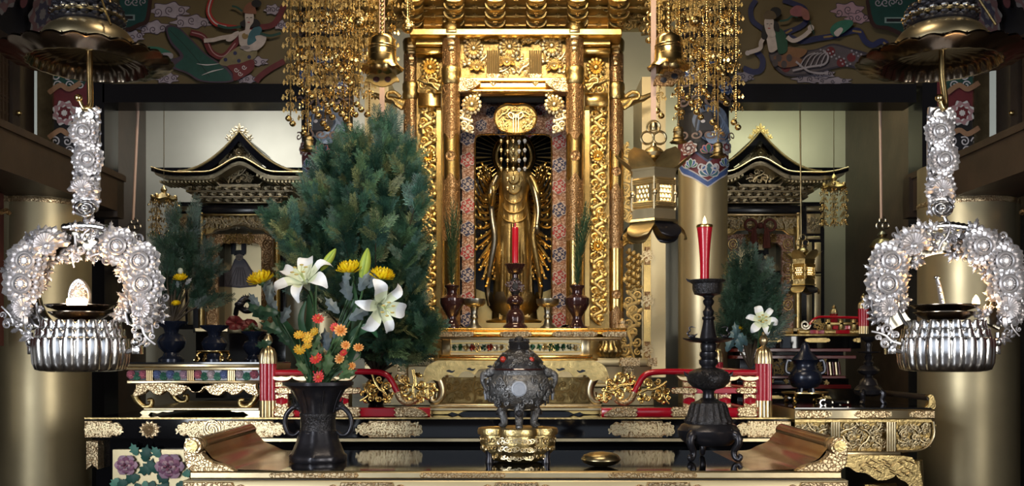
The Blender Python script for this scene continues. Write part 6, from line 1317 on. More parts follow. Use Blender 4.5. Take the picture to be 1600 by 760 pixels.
def big_bell(x, y, r, label, lit, tilt):
    Y = 4.1; q = S(Y); t = thing('wind_bell', label, 'bell', P(x, y, Y))
    b = MB(); b.lp(x, Y, [(r*1.32, y+25), (r*1.1, y+19), (r*.92, y+13), (r*.86, y-4), (r*.82, y-20), (r*.66, y-27), (r*.2, y-29)], 48, rf=lambda a, i, rr: ((rr*(1+.04*cos(10*a)), .004*cos(10*a)) if i == 0 else rr), cap=False); ob('bell_shell', b, 'brass', t, 60)
    for yy in (y-6, y-10, y+4): lathe_at(t, 'bell_band', 'brass', x, Y, [(r*.86, yy+1.5), (r*.9, yy), (r*.85, yy-1.5)], 36, cap=False)
    b = MB(); b.tube([P(x, y+10, Y), P(x, y+36, Y)], .8*q, 5); ob('clapper_cord', b, 'brass', t)
    yy = y+39; X = lambda u, v: (x+u*cos(tilt)-v*sin(tilt), yy+v*cos(tilt)+u*sin(tilt))
    b = MB(); b.prism([X(u, v) for u, v in c2([(0, -10), (8, -7), (18, -9), (27, 4), (20, 5), (12, 10), (0, 13), (-12, 10), (-20, 5), (-27, 4), (-18, -9), (-8, -7)], 3)], Y-.004, Y+.004, .0015); w = ob('wind_plate', b, 'gold' if lit else 'copper_engraved', t)
    for sx in (-1, 1):
        b = MB(); pc = P(*X(sx*9, 1), Y-.0045); b.lathe((0, 0, 0), [(5.2*q, 0), (5.2*q, .0016), (4*q, .0022)], 16); b.v = [(pc.x+v[0], pc.y-v[2], pc.z+v[1]*.85) for v in b.v]; ob('plate_eye', b, 'bronze_red' if lit else 'bronze_dark', w)
    b = MB()
    for k in range(9): b.ball(P(x, y-33-k*7, Y), 3.4*q, 8, 6)
    b.tube([P(x, y-30, Y), (P(x, 0, Y).x, Y, 3.89)], .8*q, 5)
    o = ob('bead_cord', b, 'brass', t); o['kind'] = 'stuff'
big_bell(597, 84, 25, 'brass wind bell with bright yellow clapper plate above the evergreen', True, 0)
big_bell(1045, 82, 25, 'brass wind bell with copper clapper plate above the hanging lantern', False, -.35)
for x, y, r, lb in ((482, 222, 11, 'small bell lowest in the curtain at the painted cuff'), (546, 200, 9, 'small bell half hidden in the evergreen tip'), (1060, 208, 12, 'small bell under the strands beside the painted beast face'), (1122, 232, 11, 'small bell hanging lowest by the side shrine roof')):
    Y = 4.4; t = thing('small_bell', lb, 'bell', P(x, y, Y)); inst(lib('bell', 'brass_aged'), 'bell_shell', t, P(x, y, Y), (0, 0, 0), r*1.25*S(Y)); b = MB(); b.tube([P(x, y-r, Y), (P(x, 0, Y).x, Y, 3.89)], .8*S(Y), 5); ob('bell_cord', b, 'brass', t)
    inst(lib('pendant', 'brass'), 'openwork_link', t, P(x, y-24, Y), (0, 0, 1), 9*S(Y))
# ================================================================ hexagonal hanging lanterns
def lantern(x, y, k, Y, label, lit=True, cord=True, m='gold_pale'):
    q = S(Y)*k; c = P(x, y, Y); t = thing('hanging_lantern', label, 'lantern', c)
    def hexa(r, z0, z1, nm, mm, r2=None, n=6, off=.42, par=t):
        b = MB(); r2 = r2 or r; vs = []
        for rr, z in ((r, z0), (r2, z1)):
            for i in range(n): a = 2*pi*i/n+off; vs.append((c.x+rr*q*cos(a), Y+rr*q*sin(a), c.z+z*q))
        b.add(vs, [tuple(range(n-1, -1, -1)), tuple(range(n, 2*n))]+[(i, (i+1)%n, n+(i+1)%n, n+i) for i in range(n)]); return ob(nm, b, mm, par, 20)
    hexa(38, 24, 37, 'upper_band', m); hexa(40, 37, 40, 'upper_rim', m); hexa(38, -38, -22, 'lower_band', m); hexa(43, -42, -38, 'lower_rim', m, 40); hexa(33, -22, 24, 'glow_core', 'lit_glass' if lit else 'gold_dark')
    for i in range(6):
        a0 = 2*pi*i/6+.42; a1 = a0+pi/3; p0 = V((cos(a0), sin(a0), 0))*38*q; p1 = V((cos(a1), sin(a1), 0))*38*q; o = V((c.x, Y, c.z))
        b = MB(); b.tube([o+p0+V((0, 0, -24*q)), o+p0+V((0, 0, 26*q))], 2.4*q, 6); ob('corner_post', b, m, t)
        b = MB(); W = lambda u, v: o+p0.lerp(p1, u)+V((0, 0, v*q))
        for u in (.07, .93): b.tube([W(u, -22), W(u, 24)], 1.6*q, 4)
        for v in (-19, -16, -13, 16, 19, 22): b.tube([W(.03, v), W(.97, v)], 3.2*q, 4)
        for u in (.12, .18, .82, .88): b.tube([W(u, -20), W(u, 22)], 2.6*q, 4)
        fr = ob('lattice_frame', b, m, t)
        b = MB()
        for r_ in range(4):
            for cc in range(5):
                uc, vc = .18+cc*.16+(r_ % 2)*.08, -10+r_*7.5
                if uc < .9: b.tube([W(uc+.075*cos(z), vc+4*sin(z)) for z in [2*pi*j/6 for j in range(7)]], 1.5*q, 4, False)
        l_ = ob('honeycomb', b, m, fr); l_['kind'] = 'stuff'
        b = MB(); b.ball(W(.02, 2), 5*q, 8, 6); b.ball(W(.02, -2)-V((0, 0, 0)), 3.5*q, 7, 5); ob('lattice_boss', b, m, fr)
        # roof petals turned up at the tips; foot petals below
        am = (a0+a1)/2
        for nm, rr0, z0, sg, mm in (('roof_petal', 30, 40, 1, 'gilt_petal'), ('foot_petal', 30, -42, -1, 'gilt_petal' if i % 2 else 'bronze_dark')):
            b = MB()
            def f(u, v, rr0=rr0, z0=z0, sg=sg):
                w_ = sin(pi*min(1, u*.82+.18))**.5; r = rr0+(32*u**1.1 if sg > 0 else 22*sin(u*2.3)); a = am+(2*v-1)*w_*.56*(40/r); e2 = (2*v-1)**2; hgt = (z0-1+20*sin(u*2.0)+10*u**5-9*e2*sin(pi*min(1, u+.1))) if sg > 0 else (z0-26*sin(u*1.75)+8*e2*sin(pi*min(1, u+.05)))
                return o+V((cos(a)*r*q, sin(a)*r*q, (hgt-0)*q))-V((0, 0, c.z))*0
            b.grid(f, 7, 6); ob(nm, b, mm, t, 70)
    b = MB(); b.lathe((c.x, Y, c.z), [(34*q, 38*q), (26*q, 46*q), (12*q, 54*q), (9*q, 58*q), (17*q, 62*q), (18*q, 68*q), (12*q, 75*q), (5*q, 79*q), (4*q, 84*q)], 24); ob('finial', b, 'brass_aged', t)
    for i in range(3):
        a = pi/2+i*2*pi/3; b = MB(); o = V((c.x, Y, c.z+98*q)); cc_ = o+V((cos(a)*11*q, 0, sin(a)*11*q)); b.tube([cc_+V((10*q*cos(z), 0, 10*q*sin(z))) for z in [2*pi*j/14 for j in range(15)]], 2*q, 6, False); ob('trefoil_loop', b, 'brass_aged', t)
    if cord:
        b = MB(); w_ = 4*S(Y); b.box((c.x-w_, Y-.003, c.z+108*q), (c.x+w_, Y+.003, 3.8)); ob('hanging_strap', b, 'cord_pink', t); b = MB(); b.lp(x, Y, [(6, y-104*k), (7, y-110*k), (5, y-116*k)], 12); ob('strap_clasp', b, 'brass_aged', t)
    return t
lantern(1021, 308, 1.0, 4.15, 'large gilded lotus lantern hanging on a pale strap before the pillar')
lantern(597, 308, 1.0, 4.45, 'gilded lotus lantern hidden in the evergreen', True)
l2 = lantern(1254, 426, .5, 5.38, 'small lit gilt lantern hanging on a wire before the side shrine', True, False, 'gold_antique')
b = MB(); b.tube([P(1252, 372, 5.38), P(1250, 162, 5.38), P(1250, 162, 5.38)+V((0, 0, 1.35))], 1.3*S(5.3), 6); ob('hanging_wire', b, 'brass_aged', l2)
def rod_lamp(x, y, label):
    Y = 5.36; q = S(Y); t = thing('rod_lantern', label, 'lantern', P(x, y, Y))
    b = MB(); b.tube([P(x-2, y-10, Y), P(x-4 if x > 800 else x+6, 160, Y), P(x-4 if x > 800 else x+6, 160, Y)+V((0, 0, 1.36))], 2.2*q, 6); ob('hanging_rod', b, 'cord_pink', t)
    for i in range(3):
        a = pi/2+i*2*pi/3; b = MB(); o = P(x+5.5*cos(a), y-2-5.5*sin(a), Y); b.tube([o+V((5*q*cos(z), 0, 5*q*sin(z))) for z in [2*pi*j/12 for j in range(13)]], 1.4*q, 6, False); ob('trefoil_loop', b, 'pewter', t)
    lathe_at(t, 'finial', 'pewter', x, Y, [(4, y+20), (8, y+15), (5, y+11), (2, y+8)], 16); lathe_at(t, 'lantern_roof', 'brass_aged', x, Y, [(19, y+36), (20, y+33), (14, y+24), (6, y+20)], 24, rf=lambda a, i, r: r*(1+.06*cos(6*a)))
    for k in range(6): a = k*pi/3; c = P(x, y+36, Y); b = MB(); b.tube([c+V((16*q*cos(a), 16*q*sin(a), 0)), c+V((16*q*cos(a), 16*q*sin(a), -30*q))], 1.5*q, 5); ob('lantern_post', b, 'brass_aged', t)
    lathe_at(t, 'lantern_core', 'gold_dark', x, Y, [(14, y+66), (14, y+36)], 6); lathe_at(t, 'lantern_base', 'brass_aged', x, Y, [(12, y+74), (19, y+70), (19, y+66), (15, y+64)], 24)
rod_lamp(1379, 352, 'dim lantern on a long pale rod behind the wreath with the leaning spike'); rod_lamp(210, 354, 'dim lantern on a long pale rod behind the wreath with the broad flame')
# ================================================================ the two side shrines in the niches
def side_shrine(cx, s, label, Y=5.75):
    # drawn for the shrine whose far eave points to -u; s mirrors it
    X = lambda u: cx+s*u
    t = thing('side_shrine', label, 'shrine', (P(cx, 520, Y).x, Y+.2, AZ)); q = S(Y)
    gold = 'bronze_gold'; lf = s > 0
    def pr(poly, ya, yb, m, nm, par=t, bev=0): b = MB(); b.prism([(X(u), v) for u, v in poly], ya, yb, bev); return ob(nm, b, m, par)
    # main roof: concave gable swept back, with thick black edge
    def gable(h, w, y0, yb_, k=1.9): return [(-w*(1-i/14), yb_-(yb_-y0)*(i/14)**k) for i in range(15)]
    up = gable(0, 96, 206, 269); up = up+[(-u, v) for u, v in reversed(up[:-1])]
    lo = [(u*.93, v+10+3*(1-abs(u)/96)) for u, v in up]
    roof = pr(up+lo[::-1], Y-.10, Y+.5, 'lacquer', 'gable_roof')
    b = MB(); b.tube([P(X(u), v-1, Y-.1) for u, v in up], 2*q, 7); ob('gable_edge', b, 'gold_antique', roof)
    for k in range(1, 13):                                     # tile rolls along the roof slope
        for sd in (-1, 1):
            u, v = up[k]; b = MB(); b.tube([P(X(sd*abs(u)), v-2.5, Y-.08), P(X(sd*abs(u)), v-2.5, Y)+V((0, .5, 0))], 1.3*q, 5); ob('roof_roll', b, 'lacquer', roof)
    ins = [(u*.78, v*.78+64) for u, v in up]
    pr(ins, Y-.04, Y-.02, 'gold_flat', 'gable_board')
    for u, v, r in ((0, 240, 12), (-14, 246, 9), (14, 246, 9)): put('leafspray' if r < 12 else 'mum', gold, 'gable_carving', t, X(u), v, Y-.05, r, u*.04)
    for u, v, r in ((0, 198, 9), (-8, 203, 7), (8, 203, 7), (-15, 211, 6), (15, 211, 6)): put('leafspray', 'bronze_gold' if lf else 'gold_antique', 'ridge_carving', t, X(u), v+6, Y-.06, r+3, u*.04)
    # undulating front gable and long eave curling up at the tip
    def bump(u): return 262-17*math.exp(-(u/26)**2)+6*(1/(1+math.exp((abs(u)-36)/-6))) 
    ea = [(u, bump(u)+(0 if abs(u) < 90 else -max(0, (abs(u)-96)/40)**2*7)) for u in range(-138, 139, 6)]
    th = 7
    eave = pr(ea+[(u, v+th) for u, v in reversed(ea)], Y-.26, Y-.05, 'lacquer', 'undulating_eave')
    pr([(u*.97, v+th) for u, v in ea]+[(u*.95, v+th+6) for u, v in reversed(ea)], Y-.24, Y+.4, gold, 'eave_soffit', t)
    b = MB(); b.tube([P(X(u), v+1, Y-.26) for u, v in ea], 1.4*q, 6); ob('eave_bead', b, 'gold_antique' if lf else 'gold_pale', eave)
    pr([(-138, 262), (138, 262), (120, 274), (-120, 274)], Y-.04, Y+.6, 'lacquer', 'roof_underlay')
    for k in range(-22, 23):                                   # rafter ends
        u = k*5.6; v = bump(u)+th+9
        if abs(u) > 26: b = MB(); b.bx(X(u)-1.5, v-2, X(u)+1.5, v+1.5, Y-.2, Y-.02); ob('rafter_end', b, 'gold_flat', t, 0)
    for u, v, r in ((0, 274, 13), (-13, 278, 8), (13, 278, 8)): put('scroll', gold if lf else 'gold_pale', 'transom_carving', t, X(u), v, Y-.12, r, u, .8)
    pr([(-36, 284), (-30, 288), (30, 288), (36, 284), (30, 292), (-30, 292)], Y-.14, Y-.08, gold, 'cloud_beam')
    # bracket tiers
    for row in range(3):
        y = 294+row*9; w = 84-row*9; b = MB(); b.bb(X(-w) if s > 0 else X(w), y+3, X(w) if s > 0 else X(-w), y+6, Y-.12+.04*row, Y+.3, .6); ti = ob('bracket_beam', b, gold, t)
        n = 11-row
        for i in range(n):
            u = (i-(n-1)/2)*(w*2/n); inst(lib('block', gold), 'bearing_block', ti, P(X(u), y, Y-.13+.04*row), (0, 0, 0), 4.2*q)
            b = MB(); b.prism(c2([(X(u)-7, y-2), (X(u)-5, y+4), (X(u)+5, y+4), (X(u)+7, y-2)], 2), Y-.1+.04*row, Y-.06+.04*row, .001); ob('bracket_arm', b, gold, ti)
    b = MB(); b.bb(min(X(-66), X(66)), 321, max(X(-66), X(66)), 333, Y-.04, Y+.3, 1); ob('lintel', b, 'lacquer_matt', t)
    b = MB(); b.bb(min(X(-62), X(62)), 334, max(X(-62), X(62)), 337, Y-.06, Y+.02, .6); ob('gilt_rail', b, 'gold_antique' if lf else 'gold_pale', t)
    for k in range(9): put('scroll', gold, 'frieze_scroll', t, X(-50+k*12.5), 348, Y-.03, 10, k*.7, .7, k % 2)
    arch = c2([(-56, 368), (-44, 366), (-36, 360), (-20, 358), (-8, 353), (8, 353), (20, 358), (36, 360), (44, 366), (56, 368)], 4, False)
    b = MB(); b.tube([P(X(u), v, Y-.05) for u, v in arch], 1.5*q, 6); ob('arch_moulding', b, 'gold_pale', t)
    pr([(-56, 340), (56, 340)]+[(u, v) for u, v in reversed(arch)], Y+.0, Y+.02, 'gold_dark', 'frieze_panel')
    # posts, brocade inner frame, dark chamber, picture on its pale ground
    for u in (-59, 59):
        b = MB(); b.lp(X(u), Y-.02, [(5, 515), (5, 322)], 16); ob('front_post', b, 'gold_antique' if u < 0 else 'gold', t)
        b = MB(); b.bx(X(u*1.14)-5, 330, X(u*1.14)+5, 520, Y+.02, Y+.06); ob('black_post', b, 'lacquer_matt', t, 0)
    out = [(-52, 366), (52, 366), (52, 515), (34, 515)]+c2([(34, 395), (33, 386), (26, 380)], 3, False)+c2([(-26, 380), (-33, 386), (-34, 395)], 3, False)+[(-34, 515), (-52, 515)]
    fr = pr(out, Y+.02, Y+.05, 'copper_engraved' if lf else 'brocade', 'inner_frame')
    for u in (-43, 43):
        for v in range(382, 512, 19):
            b = MB(); b.tube([P(X(u)+7*cos(a), v+8*sin(a), Y+.012) for a in [2*pi*i/12 for i in range(13)]], 1.1*q, 5, False); b.tube([P(X(u)+3.5*cos(a), v+4*sin(a), Y+.012) for a in [2*pi*i/8 for i in range(9)]], .9*q, 5, False); ob('frame_rosette', b, 'copper_engraved' if lf else ('gold_dark'), fr)
    for k in range(3): put('scroll', 'gold_dark', 'door_scroll', t, X(-16+k*16), 373, Y-.0, 9, k, .6)
    b = MB(); b.bx(X(0)-36, 378, X(0)+36, 515, Y+.24, Y+.26); ob('picture_ground', b, 'gold_flat', t, 0)
    b = MB(); b.bx(X(0)-46, 370, X(0)-38, 515, Y+.05, Y+.26); b.bx(X(0)+38, 370, X(0)+46, 515, Y+.05, Y+.26); ob('chamber_side', b, 'lacquer_matt', t, 0)
    b = MB(); b.bx(X(0)-46, 366, X(0)+46, 372, Y+.05, Y+.26); ob('chamber_top', b, 'wood_dark', t, 0)
    p = Paint(flatmap(Y+.238))
    f = [(-24, 448), (-24, 424), (-16, 424), (-10, 412), (-6, 404), (6, 404), (12, 410), (18, 420), (26, 432), (26, 448)]
    p.blob([(X(u), v) for u, v in f], (.10, .09, .115), 2); p.blob([(X(u*.8), v*.9+42) for u, v in f], (.16, .15, .18), 2)
    p.disc(X(0), 402, 6, (.32, .25, .2)); p.blob([(X(-8), 400), (X(-6), 392), (X(6), 392), (X(8), 400), (X(0), 397)], BK); p.line([(X(-3), 402), (X(-1), 402)], .8, BK, 1); p.line([(X(1), 402), (X(3), 402)], .8, BK, 1); p.line([(X(-1.5), 405.5), (X(1.5), 405.5)], .8, DR, 1)
    for k in range(6): p.line([(X(-16+k*6), 446), (X(-10+k*4), 430), (X(-4+k*2), 418)], 1, (.05, .045, .06))
    for k in (-9, 7): p.line([(X(k), 378), (X(k), 398)], 7, (.02, .02, .03), 1)
    p.done('seated_figure_picture', t)
    if not lf:                                                  # red bow and tassels
        b = MB(); 
        for z in (-1, 1): b.tube([P(X(z*(6+9*(1-cos(a)))), 352+9*sin(a)*z, Y-.07) for a in [2*pi*i/14 for i in range(15)]], 2.2*q, 7)
        b.ball(P(X(0), 353, Y-.08), 5*q, 9, 7); ob('red_bow', b, 'curtain', t)
        for u in (-10, 10):
            b = MB(); b.lp(X(u), Y-.07, [(6, 388), (5, 370), (4, 364), (3, 356)], 14, rf=lambda a, i, r: r*(1+.1*cos(7*a))); ob('red_tassel', b, 'curtain', t)
    b = MB(); b.bb(min(X(-70), X(74)), 513, max(X(-70), X(74)), 519, Y-.15, Y+.5, 1); ob('sill', b, 'gold_pale', t)
    b = MB(); b.bx(min(X(-68), X(72)), 519, max(X(-68), X(72)), HY-(AZ-EZ)/q-.5, Y-.1, Y+.48); ob('plinth', b, 'lacquer', t, 0)
    # side wing: gold panels framed in black, round crest
    x0, x1 = X(-66), X(-100)
    b = MB(); b.bx(min(x0, x1), 316, max(x0, x1), 515, Y+.1, Y+.13); w = ob('side_wing', b, 'lacquer_matt', t, 0)
    for u0, u1, v0, v1 in ((-72, -94, 322, 330), (-72, -94, 334, 365), (-72, -94, 369, 374), (-71, -81, 379, 430), (-85, -95, 379, 425), (-71, -81, 440, 508), (-85, -95, 432, 508), (-71, -95, 428, 431)):
        b = MB(); b.bb(min(X(u0), X(u1)), v0, max(X(u0), X(u1)), v1, Y+.09, Y+.12, .7); ob('gold_panel', b, 'gold_flat', w)
    put('chrys', gold, 'round_crest', w, X(-83), 350, Y+.088, 12, 0, .4)
    return t
side_shrine(374, 1, 'dark gabled side shrine with grey portrait in the bright niche')
side_shrine(1188, -1, 'gabled side shrine with red tassels in the green-gold niche', 5.75)
def parasol(x, y, label, s):
    Y = 5.45; q = S(Y); t = thing('tasselled_canopy', label, 'canopy', P(x, y, Y))
    lathe_at(t, 'roof', 'gold_antique', x, Y, [(19, y+8), (20, y+6), (12, y), (6, y-3), (4, y-5)], 36, rf=lambda a, i, r: (r*(1+.07*cos(6*a)), .004*cos(6*a) if i < 2 else 0)); lathe_at(t, 'finial', 'gold_antique', x, Y, [(3, y-4), (5, y-9), (3, y-13), (0, y-17)], 14)
    for k in range(6):
        a = k*pi/3+.2; c = V((P(x, 0, Y).x+17*q*cos(a), Y+17*q*sin(a), 0)); xx = CX+c.x*F/c.y
        b = MB(); z0 = EZ+(HY-y-5)*q; b.ball((c.x, c.y, z0+.012), .012, 8, 6); ob('roof_bud', b, 'gold_antique', t)
        L = 62; b = MB(); b.tube([(c.x, c.y, z0), (c.x, c.y, z0-L*q)], .5*q, 4); ch = ob('strand_cord', b, 'brass_aged', t)
        for j in range(5): inst(lib('pendant', 'gold_antique' if j % 2 else 'brass'), 'openwork_link', ch, (c.x, c.y, z0-(8+j*12)*q), (0, 0, j+k), 6.5*q)
    b = MB(); b.tube([P(x, y-15, Y), P(x, 165, Y), P(x, 165, Y)+V((0, 0, 1.35))], .6*q, 5); ob('hanging_wire', b, 'brass_aged', t)
parasol(256, 306, 'small tasselled canopy beside the portrait shrine', -1); parasol(1303, 288, 'small tasselled canopy beside the shrine with red tassels', 1)
# ================================================================ side tables and their vessels
def painted_table():
    Y = 4.18; q = S(Y); t = thing('painted_side_table', 'gilt side table with painted peony panels behind the rolled table end', 'table', P(330, 648, Y))
    zt = 572
    b = MB(); b.bb(190, 569, 405, 574, Y-.02, 4.75, 1); b.bb(196, 574, 405, 579, Y-.01, 4.75, 1); ob('top_board', b, 'gold_pale', t)
    b = MB(); b.bx(192, 566.5, 405, 569, Y-.015, 4.75); ob('lacquer_top', b, 'lacquer', t, 0)
    b = MB(); b.bx(202, 579, 405, 595, Y+.02, 4.7); ob('frieze_ground', b, 'lacquer_matt', t, 0)
    for x0, x1 in ((228, 239), (292, 303), (355, 367)):
        for k in range(4): b = MB(); w_ = (x1-x0)/4; b.tube([P(x0+(k+.5)*w_, 579, Y+.01), P(x0+(k+.5)*w_, 595, Y+.01)], w_*.5*q, 6); ob('flute', b, 'gold_pale', t)
    g = random.Random(2)
    for x0, x1 in ((200, 228), (240, 292), (304, 355), (368, 403)):
        n = int((x1-x0)/9)
        for k in range(n):
            x, y = x0+(k+.5)*(x1-x0)/n, 587+(k % 2)*3-1.5; fl = k % 2 == 0; p = MB()
            col = g.choice([(.42, .12, .16), (.4, .25, .32), (.12, .16, .32), (.5, .4, .42)]) if fl else g.choice([(.03, .14, .09), (.05, .2, .14)])
            p.c = col
            for i in range(7): petal(p, i*2*pi/7, 0, 1, .75, .4)
            p.c = tuple(min(1, c*1.4) for c in col)
            if fl: [petal(p, i*2*pi/5, 0, .55, .6, .4, .3) for i in range(5)]
            r = (7.5 if fl else 7)*q; o = P(x, y, Y+.018); p.v = [(o.x+v[0]*r, o.y+v[1]*r*.7, o.z+v[2]*r) for v in p.v]; ob('painted_peony' if fl else 'painted_leaf', p, 'painted', t)
    b = MB(); b.bb(198, 595, 405, 600, Y-.005, 4.74, 1); ob('moulding', b, 'gold_pale', t)
    cl = [(208, 620), (212, 606), (224, 599), (340, 599), (326, 604), (318, 606), (312, 613), (300, 614), (292, 608), (284, 616), (270, 619), (260, 612), (250, 618), (240, 616), (232, 610), (224, 616)]
    for fx in (0, 1):
        b = MB(); b.prism([(x if not fx else 2*306-x, y) for x, y in c2(cl, 3)], Y-.03, Y+.0, .003); ob('cloud_apron', b, 'gold_engraved', t)
    for x in (218, 394):
        d = 1 if x < 300 else -1
        for yy in (0, .45):
            b = MB(); pp = [P(x+d*u, v, Y)+V((0, yy, 0)) for u, v in c2([(-8, 616), (-2, 628), (8, 636), (18, 634), (19, 626), (13, 626)], 5, False)]; b.tube(pp, [lerp(6, 3, i/(len(pp)-1))*q for i in range(len(pp))], 9); ob('curved_leg', b, 'gold_antique', t)
    b = MB(); b.bb(224, 637, 405, 643, Y-.02, 4.75, 1); ob('stretcher', b, 'gold_pale', t)
    b = MB(); b.prism(c2([(222, 642), (272, 642), (262, 645), (254, 644), (246, 647), (236, 645), (232, 649), (222, 649)], 2), Y-.02, Y+.02, .001); ob('foot', b, 'gold_pale', t)
    b = MB(); b.prism(c2([(405, 642), (360, 642), (370, 645), (380, 644), (388, 649), (405, 649)], 2), Y-.02, Y+.02, .001); ob('foot', b, 'gold_pale', t)
    return EZ+(HY-566.5)*(Y-.015)/F
PZ = painted_table()
def black_vase(x, Y, zb, k, label, m='bronze_dark'):
    q = S(Y)*k; c = P(x, 0, Y); t = thing('black_vase', label, 'vase', (c.x, Y, zb)); f = lambda nm, pr: ob(nm, MB().lathe((c.x, Y, zb), [(r*q, z*q) for r, z in pr], 24), m, t)
    f('foot', [(20, 0), (20, 4), (13, 9), (11, 14)]); f('body', [(11, 14), (19, 22), (22, 32), (17, 41), (10, 45)]); f('neck', [(10, 45), (12, 52), (24, 60), (25, 63), (20, 62), (8, 54)]); return t
black_vase(268, 4.6, PZ, 1.0, 'black bronze vase holding dark sprays beside the silver wreath', 'steel_blue')
black_vase(335, 4.6, PZ, .9, 'black bronze vase behind the little brass stand', 'steel_blue')
black_vase(396, 4.6, PZ, .75, 'bluish black vase nearest the gilt newel cap', 'steel_blue')
t = thing('brass_trivet', 'little brass stand with curled feet on the painted side table', 'stand', P(333, 566, 4.3)); Y = 4.3; q = S(Y)
lathe_at(t, 'ring_top', 'brass', 333, Y, [(18, 552.5), (23, 552), (25, 550), (25, 548.5), (18, 548)], 30)
for k in range(4):
    a = pi/4+k*pi/2; c = P(333, 552, Y); u = V((cos(a), sin(a), 0)); b = MB(); w_ = lambda r, h: V((c.x, Y, c.z))+u*r*q+V((0, 0, h*q)); zb_ = (PZ-c.z)/q
    b.tube(cr([w_(22, 0), w_(27, -3), w_(24, zb_*.6), w_(27, zb_+1.5), w_(31, zb_+3), w_(29, zb_+6)], 4), 2*q, 7); ob('curled_foot', b, 'brass', t)
# things on the sill of the portrait shrine
Y = 5.55; q = S(Y)
b = MB(); b.bb(355, 500, 379, 521, Y-.02, Y+.07, 1); tag(ob('gilt_box', b, 'gold_pale'), 'small square gilt box on the portrait shrine sill', 'box')
t = thing('dragon_figure', 'small dark dragon figure above the red rose', 'figurine', P(385, 500, Y)); b = MB()
pp = cr([P(368, 492, Y), P(372, 480, Y-.03), P(384, 486, Y-.05), P(396, 482, Y-.02), P(392, 470, Y), P(382, 468, Y-.03), P(376, 474, Y-.05)], 5); b.tube(pp, [lerp(4, 6, i/30)*q for i in range(31)], 8); body = ob('coiled_body', b, 'bronze_dark', t)
b = MB(); b.ball(P(374, 476, Y-.06), 6*q, 10, 7, (1.3, 1, .8)); [b.tube([P(378, 472, Y-.05), P(384+j*3, 464-j*2, Y-.04)], [1.5*q, .4*q], 5) for j in (0, 1)]; ob('dragon_head', b, 'bronze_dark', body)
for j in range(14): i = j*2+2; b = MB(); p_ = pp[i]; b.tube([p_, p_+V((0, -.005, 8*q))], [2.5*q, .3*q], 4); ob('spine', b, 'bronze_dark', body)
t = thing('red_rose', 'red artificial rose beside the small gilt box', 'flower', P(388, 512, 5.5)); Y = 5.5; q = S(Y)
for l, (n, r, c) in enumerate(((7, 14, (.16, .02, .02)), (6, 10, (.28, .05, .05)), (5, 7, (.38, .12, .1)))):
    b = MB(); b.c = c
    for i in range(n): petal(b, 2*pi*i/n+l, .05, 1, 1, .4, .1+.25*l, .9)
    o = P(391, 510, Y); b.v = [(o.x+v[0]*r*q, o.y+v[1]*r*q, o.z+v[2]*r*q*.85) for v in b.v]; ob('petal_ring', b, 'petal', t)
b = MB(); b.c = (.16, .02, .02)
for i in range(6): petal(b, 2*pi*i/6, .05, 1, 1, .4, .1, .9)
o = P(368, 505, Y+.02); b.v = [(o.x+v[0]*14*q, o.y+v[1]*14*q, o.z+v[2]*12*q) for v in b.v]; ob('side_bloom', b, 'petal', t)
for i in range(5): lobed(t, 380+i*7, 518, .3+.6*i, 15, Y-.02, (.06, .09, .03))
